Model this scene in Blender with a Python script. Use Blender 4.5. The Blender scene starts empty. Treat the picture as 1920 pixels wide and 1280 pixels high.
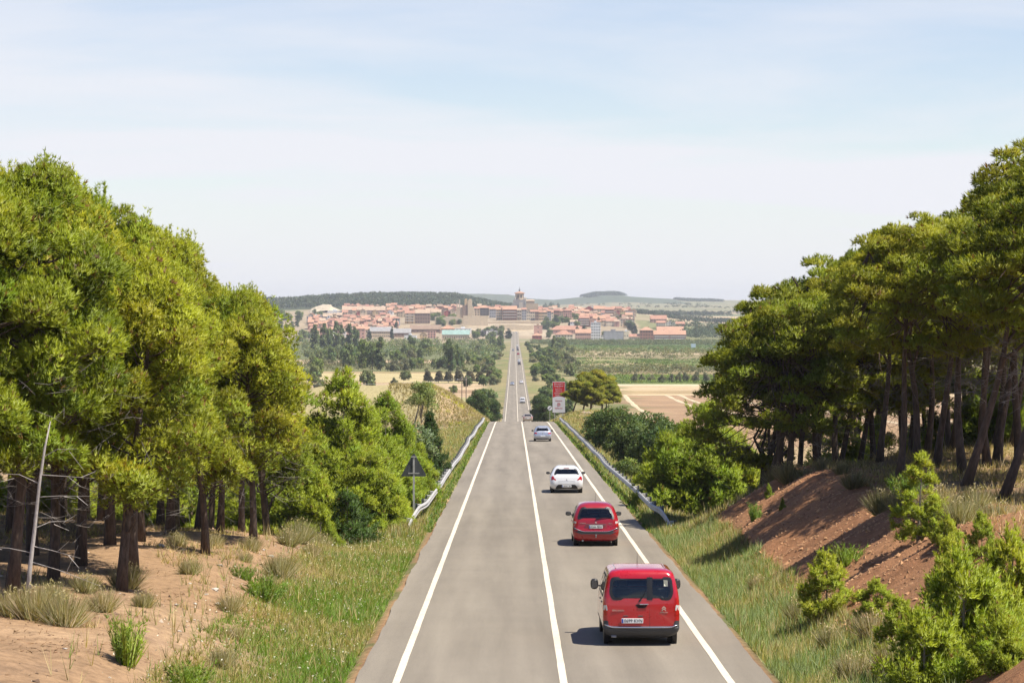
import bpy, bmesh, math, random
import numpy as np
from mathutils import Vector, Matrix

# ---------------------------------------------------------------- camera, sky, sun, exposure
SC = bpy.context.scene
COL = SC.collection
R = math.radians
F_PX, CX, CY, HZ = 4600.0, 964.0, 640.0, 575.0      # lens in photo pixels, heading and level of the horizon

cam_d = bpy.data.cameras.new('camera')
cam_d.sensor_width = 36.0
cam_d.lens = F_PX / 1920.0 * 36.0
cam_d.clip_start = 0.5
cam_d.clip_end = 30000.0
cam = bpy.data.objects.new('camera', cam_d)
cam.location = (0, 0, 0)
cam.rotation_euler = (R(90) - math.atan((CY - HZ) / F_PX), 0, (CX - 960) / F_PX)
COL.objects.link(cam)
SC.camera = cam

SUN_ELEV, SUN_AZ = 62.0, 110.0          # azimuth clockwise from straight ahead: on the right, a little behind
world = bpy.data.worlds.new('World')
SC.world = world
world.use_nodes = True
nt = world.node_tree
for n in list(nt.nodes):
    nt.nodes.remove(n)
def N(t, nt=nt, **kw):
    n = nt.nodes.new(t)
    for k, v in kw.items():
        setattr(n, k, v)
    return n
w_out = N('ShaderNodeOutputWorld')
w_bg = N('ShaderNodeBackground')
w_bg.inputs['Strength'].default_value = 0.085
sky = N('ShaderNodeTexSky', sky_type='NISHITA', sun_disc=False)
sky.sun_elevation = R(SUN_ELEV)
sky.sun_rotation = R(SUN_AZ)
sky.altitude = 450
sky.air_density = 1.0
sky.dust_density = 0.3
sky.ozone_density = 1.0
# thin high cloud: a stretched noise on the cloud plane, everywhere on the dome
tc = N('ShaderNodeTexCoord')
sep = N('ShaderNodeSeparateXYZ')
addz = N('ShaderNodeMath', operation='ADD'); addz.inputs[1].default_value = 0.16
absz = N('ShaderNodeMath', operation='ABSOLUTE')
dx = N('ShaderNodeMath', operation='DIVIDE'); dy = N('ShaderNodeMath', operation='DIVIDE')
comb = N('ShaderNodeCombineXYZ')
mapn = N('ShaderNodeMapping')
mapn.inputs['Scale'].default_value = (0.5, 1.0, 1.0)
mapn.inputs['Rotation'].default_value = (0, 0, R(-7))
mapn.inputs['Location'].default_value = (3.1, 0.35, 0.0)
noi = N('ShaderNodeTexNoise'); noi.inputs['Scale'].default_value = 1.15; noi.inputs['Detail'].default_value = 6.0
noi.inputs['Roughness'].default_value = 0.56; noi.inputs['Distortion'].default_value = 0.35
ramp = N('ShaderNodeValToRGB')
ramp.color_ramp.elements[0].position = 0.40; ramp.color_ramp.elements[0].color = (0.40, 0.40, 0.40, 1)
ramp.color_ramp.elements[1].position = 0.56; ramp.color_ramp.elements[1].color = (0.97, 0.97, 0.97, 1)
mixc = N('ShaderNodeMixRGB'); mixc.inputs['Color2'].default_value = (6.9, 6.95, 7.4, 1)
L = nt.links.new
L(tc.outputs['Generated'], sep.inputs[0])
L(sep.outputs['Z'], absz.inputs[0]); L(absz.outputs[0], addz.inputs[0])
L(sep.outputs['X'], dx.inputs[0]); L(addz.outputs[0], dx.inputs[1])
L(sep.outputs['Y'], dy.inputs[0]); L(addz.outputs[0], dy.inputs[1])
L(dx.outputs[0], comb.inputs[0]); L(dy.outputs[0], comb.inputs[1])
L(comb.outputs[0], mapn.inputs[0]); L(mapn.outputs[0], noi.inputs['Vector'])
# the veil thins out as one looks up out of the long path along the horizon
veil = N('ShaderNodeMapRange', interpolation_type='SMOOTHSTEP'); veil.inputs['From Min'].default_value = 0.04; veil.inputs['From Max'].default_value = 0.26
veil.inputs['To Min'].default_value = 1.0; veil.inputs['To Max'].default_value = 0.06
vm = N('ShaderNodeMath', operation='MULTIPLY')
L(absz.outputs[0], veil.inputs['Value']); L(noi.outputs['Fac'], ramp.inputs[0]); L(ramp.outputs[0], vm.inputs[0]); L(veil.outputs[0], vm.inputs[1]); low = N('ShaderNodeMapRange', interpolation_type='SMOOTHSTEP'); low.inputs['From Min'].default_value = 0.0; low.inputs['From Max'].default_value = 0.115
low.inputs['To Min'].default_value = 0.95; low.inputs['To Max'].default_value = 0.0
mxf = N('ShaderNodeMath', operation='MAXIMUM')
L(absz.outputs[0], low.inputs['Value']); L(low.outputs[0], mxf.inputs[0]); L(vm.outputs[0], mxf.inputs[1]); L(mxf.outputs[0], mixc.inputs['Fac'])
hsv = N('ShaderNodeHueSaturation'); hsv.inputs['Saturation'].default_value = 1.2; hsv.inputs['Hue'].default_value = 0.515; hsv.inputs['Value'].default_value = 1.1
L(sky.outputs[0], hsv.inputs['Color']); L(hsv.outputs[0], mixc.inputs['Color1']); L(mixc.outputs[0], w_bg.inputs[0]); L(w_bg.outputs[0], w_out.inputs[0])

sun_d = bpy.data.lights.new('sun', 'SUN')
sun_d.energy = 5.0
sun_d.angle = R(0.53)
sun_d.color = (1.0, 0.93, 0.82)
sun = bpy.data.objects.new('sun', sun_d)
sv = Vector((math.sin(R(SUN_AZ)) * math.cos(R(SUN_ELEV)), math.cos(R(SUN_AZ)) * math.cos(R(SUN_ELEV)), math.sin(R(SUN_ELEV))))
sun.rotation_euler = (-sv).to_track_quat('-Z', 'Y').to_euler()
sun.location = (40, -20, 90)
COL.objects.link(sun)

SC.view_settings.view_transform = 'Standard'
SC.view_settings.look = 'None'
SC.view_settings.gamma = 1.0
SC.view_settings.use_curve_mapping = False
SC.view_settings.exposure = 0.6
SC.cycles.max_bounces = 6
SC.cycles.diffuse_bounces = 3
SC.cycles.glossy_bounces = 3
SC.cycles.transmission_bounces = 4
SC.cycles.use_adaptive_sampling = True
SC.cycles.adaptive_threshold = 0.02
SC.cycles.use_denoising = True
SC.cycles.transparent_max_bounces = 12
SC.cycles.volume_bounces = 0

# ---------------------------------------------------------------- helpers
def rng_of(seed):
    return np.random.default_rng(seed)

def smooth(a, b, x):
    t = np.clip((np.asarray(x, float) - a) / (b - a), 0, 1)
    return t * t * (3 - 2 * t)

def vnoise(x, y, s, seed=0):
    """value noise in [-1, 1] on arrays"""
    x = np.asarray(x, float) / s; y = np.asarray(y, float) / s
    xi = np.floor(x).astype(np.int64); yi = np.floor(y).astype(np.int64)
    fx = x - xi; fy = y - yi
    fx = fx * fx * (3 - 2 * fx); fy = fy * fy * (3 - 2 * fy)
    def h(a, b):
        n = (a * 374761393 + b * 668265263 + seed * 1274126177) & 0x7fffffff
        n = ((n ^ (n >> 13)) * 1274126177) & 0x7fffffff
        n = n ^ (n >> 16)
        return (n & 0xffff) / 32767.5 - 1.0
    a = h(xi, yi); b = h(xi + 1, yi); c = h(xi, yi + 1); d = h(xi + 1, yi + 1)
    return (a * (1 - fx) + b * fx) * (1 - fy) + (c * (1 - fx) + d * fx) * fy

def link(o, parent=None):
    COL.objects.link(o)
    if parent is not None:
        o.parent = parent
    return o

def make_mesh(name, V, F, mats, fm=None, col=None, smooth_=False, sharp=None):
    """V (n,3); F an int array (m,k) or a list of tuples; col per vertex (n,3)"""
    me = bpy.data.meshes.new(name)
    V = np.asarray(V, np.float32).reshape(-1, 3)
    me.vertices.add(len(V)); me.vertices.foreach_set('co', V.ravel())
    if isinstance(F, np.ndarray):
        k = F.shape[1]; tot = np.full(len(F), k, np.int32); idx = F.astype(np.int32).ravel()
    else:
        tot = np.array([len(f) for f in F], np.int32)
        idx = np.array([i for f in F for i in f], np.int32)
    st = np.zeros(len(tot), np.int32); st[1:] = np.cumsum(tot)[:-1]
    me.loops.add(len(idx)); me.loops.foreach_set('vertex_index', idx)
    me.polygons.add(len(tot)); me.polygons.foreach_set('loop_start', st); me.polygons.foreach_set('loop_total', tot)
    if not isinstance(mats, (list, tuple)):
        mats = [mats]
    for m in mats:
        me.materials.append(m)
    if fm is not None:
        me.polygons.foreach_set('material_index', np.asarray(fm, np.int32))
    me.polygons.foreach_set('use_smooth', np.full(len(tot), bool(smooth_)))
    if col is not None:
        a = me.color_attributes.new('Col', 'FLOAT_COLOR', 'POINT')
        c = np.ones((len(V), 4), np.float32); c[:, :3] = col
        a.data.foreach_set('color', c.ravel())
    me.update(calc_edges=True)
    if sharp is not None:
        me.set_sharp_from_angle(angle=R(sharp))
    return me

def obj(name, me, parent=None, loc=None, rot=None):
    o = bpy.data.objects.new(name, me)
    if loc is not None: o.location = loc
    if rot is not None: o.rotation_euler = rot
    return link(o, parent)

def empty(name, loc=(0, 0, 0), rot=(0, 0, 0)):
    o = bpy.data.objects.new(name, None)
    o.empty_display_size = 0.3
    o.location = loc; o.rotation_euler = rot
    return link(o)

def tag(o, label=None, cat=None, group=None, kind=None):
    if label: o['label'] = label
    if cat: o['category'] = cat
    if group: o['group'] = group
    if kind: o['kind'] = kind
    return o

def copy_tree(root, name=None):
    c = root.copy(); COL.objects.link(c)
    for ch in root.children:
        k = ch.copy(); COL.objects.link(k); k.parent = c
        for g in ch.children:
            q = g.copy(); COL.objects.link(q); q.parent = k
    return c

ORD = ['first', 'second', 'third', 'fourth', 'fifth', 'sixth', 'seventh', 'eighth', 'ninth', 'tenth', 'eleventh', 'twelfth',
       'thirteenth', 'fourteenth', 'fifteenth', 'sixteenth', 'seventeenth', 'eighteenth', 'nineteenth', 'twentieth']
for _t in ('twenty', 'thirty', 'forty', 'fifty', 'sixty', 'seventy', 'eighty', 'ninety'):
    if _t != 'twenty': ORD.append(_t[:-1] + 'ieth')
    for _k in range(9): ORD.append(_t + '-' + ORD[_k])
def ordw(i):
    return ORD[i] if i < len(ORD) else '%dth' % (i + 1)

class MB:
    """collects boxes, tubes, lathes; build() links ONE mesh object"""
    def __init__(s): s.V = []; s.F = []; s.M = []
    def add(s, V, F, m=0):
        o = len(s.V); s.V += [tuple(v) for v in V]
        for f in F: s.F.append(tuple(i + o for i in f)); s.M.append(m)
    def box(s, lo, hi, m=0):
        x0, y0, z0 = lo; x1, y1, z1 = hi
        s.add([(x0,y0,z0),(x1,y0,z0),(x1,y1,z0),(x0,y1,z0),(x0,y0,z1),(x1,y0,z1),(x1,y1,z1),(x0,y1,z1)],
              [(3,2,1,0),(4,5,6,7),(0,1,5,4),(1,2,6,5),(2,3,7,6),(3,0,4,7)], m)
    def bevbox(s, lo, hi, b, m=0):
        """box with chamfered vertical and top edges"""
        x0, y0, z0 = lo; x1, y1, z1 = hi
        def ring(i, z):
            return [(x0+i+b,y0+i,z),(x1-i-b,y0+i,z),(x1-i,y0+i+b,z),(x1-i,y1-i-b,z),(x1-i-b,y1-i,z),(x0+i+b,y1-i,z),(x0+i,y1-i-b,z),(x0+i,y0+i+b,z)]
        V = ring(b, z0) + ring(0, z0+b) + ring(0, z1-b) + ring(b, z1)
        F = [tuple(range(7, -1, -1)), tuple(range(24, 32))]
        for k in range(3):
            for i in range(8): F.append((k*8+i, k*8+(i+1)%8, (k+1)*8+(i+1)%8, (k+1)*8+i))
        s.add(V, F, m)
    def tube(s, P, rad, n=6, m=0, caps=True):
        P = [Vector(p) for p in P]
        if not hasattr(rad, '__len__'): rad = [rad] * len(P)
        V = []; up = Vector((0.123, 0.456, 0.88)).normalized()
        for i, p in enumerate(P):
            t = (P[min(i+1, len(P)-1)] - P[max(i-1, 0)])
            t = t.normalized() if t.length > 1e-9 else Vector((0, 0, 1))
            u = up - t * up.dot(t)
            if u.length < 0.05: u = Vector((1, 0, 0)) - t * t.x
            u.normalize(); up = u; w = t.cross(u)
            for k in range(n):
                a = 2 * math.pi * k / n
                V.append(p + (u * math.cos(a) + w * math.sin(a)) * rad[i])
        F = []
        for i in range(len(P) - 1):
            for k in range(n):
                F.append((i*n+k, i*n+(k+1)%n, (i+1)*n+(k+1)%n, (i+1)*n+k))
        if caps:
            F.append(tuple(range(n-1, -1, -1))); F.append(tuple(range((len(P)-1)*n, len(P)*n)))
        s.add(V, F, m)
    def lathe(s, prof, n=20, axis='z', c=(0, 0, 0), m=0):
        """prof list of (radius, height) closed around the axis"""
        V = []
        for r, h in prof:
            for k in range(n):
                a = 2 * math.pi * k / n
                p = (r*math.cos(a), r*math.sin(a), h)
                if axis == 'x': p = (h, r*math.cos(a), r*math.sin(a))
                if axis == 'y': p = (r*math.sin(a), h, r*math.cos(a))
                V.append((p[0]+c[0], p[1]+c[1], p[2]+c[2]))
        F = []
        for i in range(len(prof) - 1):
            for k in range(n): F.append((i*n+k, i*n+(k+1)%n, (i+1)*n+(k+1)%n, (i+1)*n+k))
        F.append(tuple(range(n-1, -1, -1))); F.append(tuple(range((len(prof)-1)*n, len(prof)*n)))
        s.add(V, F, m)
    def mesh(s, name, mats, smooth_=False, sharp=None):
        return make_mesh(name, np.array(s.V), s.F, mats, s.M, None, smooth_, sharp)
    def build(s, name, mats, parent=None, smooth_=False, sharp=None, loc=None, rot=None):
        return obj(name, s.mesh(name, mats, smooth_, sharp), parent, loc, rot)

# ---------------------------------------------------------------- materials
def nodes(name):
    m = bpy.data.materials.new(name); m.use_nodes = True
    t = m.node_tree; b = t.nodes['Principled BSDF']
    return m, t, b

def mat(name, c, rough=0.7, metal=0.0, nscale=0, namt=0.0, bump=0.0, bscale=None, coat=0.0, spec=None, attr=False, space='Object', stretch=None):
    m, t, b = nodes(name)
    b.inputs['Roughness'].default_value = rough; b.inputs['Metallic'].default_value = metal
    if coat: b.inputs['Coat Weight'].default_value = coat; b.inputs['Coat Roughness'].default_value = 0.06
    if spec is not None: b.inputs['Specular IOR Level'].default_value = spec
    base = None
    if attr:
        a = t.nodes.new('ShaderNodeAttribute'); a.attribute_name = 'Col'; base = a.outputs['Color']
    if nscale or bump:
        co = t.nodes.new('ShaderNodeTexCoord')
        src = co.outputs[space]
        if stretch:
            mp = t.nodes.new('ShaderNodeMapping'); mp.inputs['Scale'].default_value = stretch
            t.links.new(src, mp.inputs[0]); src = mp.outputs[0]
    if nscale:
        n = t.nodes.new('ShaderNodeTexNoise'); n.inputs['Scale'].default_value = nscale; n.inputs['Detail'].default_value = 6; n.inputs['Roughness'].default_value = 0.62
        t.links.new(src, n.inputs['Vector'])
        mr = t.nodes.new('ShaderNodeMapRange'); mr.inputs['From Min'].default_value = 0.3; mr.inputs['From Max'].default_value = 0.7
        mr.inputs['To Min'].default_value = 1 - namt; mr.inputs['To Max'].default_value = 1 + namt
        t.links.new(n.outputs['Fac'], mr.inputs['Value'])
        mx = t.nodes.new('ShaderNodeMixRGB'); mx.blend_type = 'MULTIPLY'; mx.inputs['Fac'].default_value = 1
        if base is not None: t.links.new(base, mx.inputs['Color1'])
        else: mx.inputs['Color1'].default_value = (*c, 1)
        t.links.new(mr.outputs[0], mx.inputs['Color2']); base = mx.outputs[0]
    if base is not None: t.links.new(base, b.inputs['Base Color'])
    else: b.inputs['Base Color'].default_value = (*c, 1)
    if bump:
        n2 = t.nodes.new('ShaderNodeTexNoise'); n2.inputs['Scale'].default_value = bscale or nscale or 10; n2.inputs['Detail'].default_value = 5
        t.links.new(src, n2.inputs['Vector'])
        bp = t.nodes.new('ShaderNodeBump'); bp.inputs['Strength'].default_value = bump; bp.inputs['Distance'].default_value = 0.05
        t.links.new(n2.outputs['Fac'], bp.inputs['Height']); t.links.new(bp.outputs[0], b.inputs['Normal'])
    return m

def leaf_mat(name, trans=0.35, rough=0.55, tint=(1, 1, 1), spec=0.3):
    m, t, b = nodes(name)
    a = t.nodes.new('ShaderNodeAttribute'); a.attribute_name = 'Col'
    oi = t.nodes.new('ShaderNodeObjectInfo')
    hs = t.nodes.new('ShaderNodeHueSaturation')
    mr = t.nodes.new('ShaderNodeMapRange'); mr.inputs['To Min'].default_value = 0.485; mr.inputs['To Max'].default_value = 0.515
    t.links.new(oi.outputs['Random'], mr.inputs['Value']); t.links.new(mr.outputs[0], hs.inputs['Hue'])
    mr2 = t.nodes.new('ShaderNodeMapRange'); mr2.inputs['To Min'].default_value = 1.14; mr2.inputs['To Max'].default_value = 0.88
    t.links.new(oi.outputs['Random'], mr2.inputs['Value']); t.links.new(mr2.outputs[0], hs.inputs['Value'])
    t.links.new(a.outputs['Color'], hs.inputs['Color'])
    t.links.new(hs.outputs[0], b.inputs['Base Color'])
    b.inputs['Roughness'].default_value = rough; b.inputs['Specular IOR Level'].default_value = spec
    tr = t.nodes.new('ShaderNodeBsdfTranslucent')
    g = t.nodes.new('ShaderNodeMixRGB'); g.blend_type = 'MULTIPLY'; g.inputs['Fac'].default_value = 1; g.inputs['Color2'].default_value = (1.15, 1.15, 0.55, 1)
    t.links.new(hs.outputs[0], g.inputs['Color1']); t.links.new(g.outputs[0], tr.inputs['Color'])
    mx = t.nodes.new('ShaderNodeMixShader'); mx.inputs['Fac'].default_value = trans
    out = t.nodes['Material Output']
    t.links.new(b.outputs[0], mx.inputs[1]); t.links.new(tr.outputs[0], mx.inputs[2]); t.links.new(mx.outputs[0], out.inputs[0])
    return m

M = {}
M['needle'] = leaf_mat('pine_needles', 0.38, 0.5)
M['leaf'] = leaf_mat('leaves', 0.35, 0.5)
M['grass'] = leaf_mat('grass_blades', 0.36, 0.6)
M['bark'] = mat('pine_bark', (0.085, 0.058, 0.043), 0.95, nscale=9, namt=0.55, bump=1.0, bscale=14, stretch=(1, 1, 0.3))
M['bark_grey'] = mat('grey_bark', (0.20, 0.17, 0.14), 0.95, nscale=9, namt=0.4, bump=0.6, bscale=14, stretch=(1, 1, 0.3))
M['dead'] = mat('dead_wood', (0.20, 0.175, 0.155), 0.9, nscale=12, namt=0.35)
M['dead_white'] = mat('bleached_wood', (0.40, 0.365, 0.33), 0.9, nscale=6, namt=0.3, bump=0.4, bscale=20, stretch=(1, 1, 0.3))
M['galv'] = mat('galvanised_steel', (0.43, 0.42, 0.40), 0.6, 0.05, nscale=3, namt=0.2)
M['galv_dark'] = mat('weathered_steel', (0.17, 0.18, 0.19), 0.6, 0.5, nscale=4, namt=0.3)
M['white_paint'] = mat('sign_white', (0.72, 0.73, 0.74), 0.45)
M['red_paint'] = mat('sign_red', (0.55, 0.015, 0.012), 0.45)
M['sign_grey'] = mat('sign_back_grey', (0.07, 0.075, 0.08), 0.55, 0.2, nscale=4, namt=0.2)
M['sign_blue'] = mat('sign_blue', (0.03, 0.06, 0.18), 0.4)
M['black'] = mat('black_plastic', (0.012, 0.012, 0.014), 0.45)

# ---------------------------------------------------------------- lie of the land (metres from the camera: x right, d ahead, z up)
_kd = np.array([-60, 0, 100, 335, 345, 442, 560, 625, 668, 705, 751, 850, 1089, 1439, 1944, 2300, 2500, 2620, 2760, 2900, 3040, 3200], float)
_kz = np.array([-4.89, -6.53, -9.27, -15.71, -16.12, -20.72, -26.5, -29.75, -31.4, -31.95, -32.3, -32.9, -34.0, -33.6, -35.6, -37.6, -38.4, -38.1, -36.2, -33.4, -30.8, -29.5])
_gd = np.arange(-60, 3201, 2.0)
_gz = np.interp(_gd, _kd, _kz)
_pad = np.pad(_gz, 8, mode='reflect', reflect_type='odd')
_gz = np.convolve(_pad, np.ones(17) / 17, 'valid')
def zr(d):
    return np.interp(d, _gd, _gz)
RL, RR = -3.4, 5.5              # edges of the asphalt
LL, LC, LR = -2.5, 1.05, 4.6    # painted lines

_LBx = [0, .5, 1.3, 3.0, 5.0, 7.0, 12, 25, 60]
_LBz = [-.06, -.14, -.08, .32, 1.0, 1.25, 1.5, 1.9, 2.5]
_RBx = [0, .5, 1.4, 2.0, 5.6, 7.2, 14, 40]
_RBz = [-.06, -.12, .12, .45, 2.55, 2.9, 3.1, 3.3]

def G(x, d):
    x = np.asarray(x, float); d = np.asarray(d, float)
    x, d = np.broadcast_arrays(x, d)
    r = zr(d)
    uL = RL - x; uR = x - RR
    u = np.maximum(uL, uR)
    # land before the road was built
    nat = np.interp(d, [-60, 60, 100, 130, 200, 300, 400, 480, 560, 640], [-6, -8.6, -10.3, -12.6, -17, -22.3, -27.6, -31.0, -32.4, -32.8])
    nat = np.where(d > 600, zr(d) - 0.7 + 0 * x, nat)
    nat = nat + vnoise(x, d, 55, 3) * 0.5 * smooth(8, 40, u) + vnoise(x, d, 14, 4) * 0.12 * smooth(3, 12, u)
    emb = r - 0.06 - 0.27 * np.maximum(u - 1.3, 0)
    z = np.maximum(emb, nat)
    z = np.where((d > 600), nat * smooth(1.5, 9, u) + (r - 0.08) * (1 - smooth(1.5, 9, u)), z)
    # near banks: soil bank on the left, cutting on the right
    bl = r + np.interp(uL, _LBx, _LBz) + vnoise(x, d, 2.7, 5) * 0.16 * smooth(1.5, 5, uL) + vnoise(x, d, 0.8, 6) * 0.045 * smooth(1.5, 4, uL)
    wl = 1 - smooth(84, 101, d + 0.8 * vnoise(x, d, 5, 7) - 0.30 * np.maximum(uL - 8, 0))
    rb = np.interp(uR, _RBx, _RBz)
    gully = vnoise(x * 0.35, d, 1.9, 8) * 0.28 + vnoise(x * 0.3, d, 0.7, 9) * 0.13
    br = r + rb + gully * smooth(1.8, 3.0, uR) * (1 - 0.55 * smooth(6.5, 8.5, uR)) + vnoise(x, d, 2.2, 10) * 0.10 * smooth(5, 8, uR)
    wr = 1 - smooth(97, 113, d + 0.8 * vnoise(x, d, 5, 11) - 2.0 * np.maximum(uR - 8, 0))
    z = np.where(uL > 0, bl * wl + z * (1 - wl), z)
    z = np.where(uR > 0, br * wr + z * (1 - wr), z)
    # the knoll that the road cuts through at the crest
    kw = smooth(338, 368, d) * (1 - smooth(425, 480, d))
    kl = r + np.interp(uL, [0.6, 1.4, 7.4, 9.0, 22, 45, 60], [-0.06, 0.25, 4.6, 5.2, 5.6, 3.2, -4]) + vnoise(x, d, 3.1, 12) * 0.22 * smooth(1, 3, uL)
    z = np.where((uL > 0.6) & (d > 330) & (d < 490), np.maximum(z, (kl + 14) * kw + (z + 14) * (1 - kw) - 14), z)
    kw2 = smooth(330, 356, d) * (1 - smooth(425, 470, d))
    kr = r + np.interp(uR, [1, 2, 4, 12, 15, 22], [-0.06, 0.3, 1.25, 1.5, 0.6, -6]) + vnoise(x, d, 2.3, 13) * 0.16 * smooth(1.5, 3, uR)
    z = np.where((uR > 1) & (d > 325) & (d < 480), np.maximum(z, (kr + 14) * kw2 + (z + 14) * (1 - kw2) - 14), z)
    # beyond the valley
    far = d > 2450
    if np.any(far):
        rb_ = np.interp(d, [2450, 2700, 3000, 3500, 4200, 5000, 6000, 7000, 8500, 16000], [-38.6, -37.6, -36, -32, -25, -15, -5, 3, 9, 4])
        town = np.interp(d, [2450, 2750, 2900, 3050, 3110, 3200, 3450, 3700, 4000, 4400], [-38.6, -37, -34, -29.5, -23.5, -19.5, -9.5, -9, -10, -9])
        wx = smooth(-520, -330, x) * (1 - smooth(150, 330, x))
        wside = 1 - smooth(-200, 420, x)
        lb_ = np.interp(d, [2450, 3000, 3500, 4000, 5000, 9000, 16000], [-38.6, -35, -24, -14, -8, -4, -4])
        base = lb_ * wside + rb_ * (1 - wside)
        base = base * (1 - wx) + np.maximum(base, town) * wx
        ridge = np.interp(x, [-1500, -700, -420, -330, -230, -110, -45, 10], [8, 16, 17, 24, 27, 24, 10, 0]) * np.exp(-((d - 4700) / 620.0) ** 2)
        h9 = np.interp(x, [-900, -420, -240, -110, -20, 60, 150, 260, 300, 370, 420, 600, 1100], [14, 24, 50, 52, 48, 30, 22, 30, 38, 38, 28, 16, 8]) * np.exp(-((d - 9000) / 1100.0) ** 2)
        fz = base + ridge + h9 + vnoise(x, d, 300, 14) * 2.2 * smooth(3600, 5200, d) + vnoise(x, d, 90, 15) * 0.8 * smooth(3300, 4000, d)
        w = smooth(2450, 2650, d)
        fz = z * (1 - w) + fz * w
        ru = smooth(2, 26, u)
        fz = np.where(d < 3060, fz * ru + (r - 0.08) * (1 - ru), fz)
        z = np.where(far, fz, z)
    inside = (x > RL) & (x < RR) & (d < 3045)
    z = np.where(inside, r - 0.16, z)
    return z

def wx_(px, d): return (px - CX) / F_PX * d
def wz_(py, d): return -(py - HZ) / F_PX * d
def ray_d(px, py, d0=600.0, d1=9000.0):
    """where a line of sight meets the ground"""
    ds = np.arange(d0, d1, 3.0)
    hit = np.nonzero(G((px - CX) / F_PX * ds, ds) >= -(py - HZ) / F_PX * ds)[0]
    return float(ds[hit[0]]) if len(hit) else d1
def gz(x, d): return float(G(np.array([x]), np.array([d]))[0])

# ---------------------------------------------------------------- ground
def symcols(segs):
    """segs: list of (limit, step) outward from the road axis"""
    a = [0.0]
    for lim, st in segs:
        n = max(1, int(round((lim - a[-1]) / st)))
        a += list(np.linspace(a[-1], lim, n + 1)[1:])
    a = np.array(a)
    return np.concatenate([-a[:0:-1], a]) + LC

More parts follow.
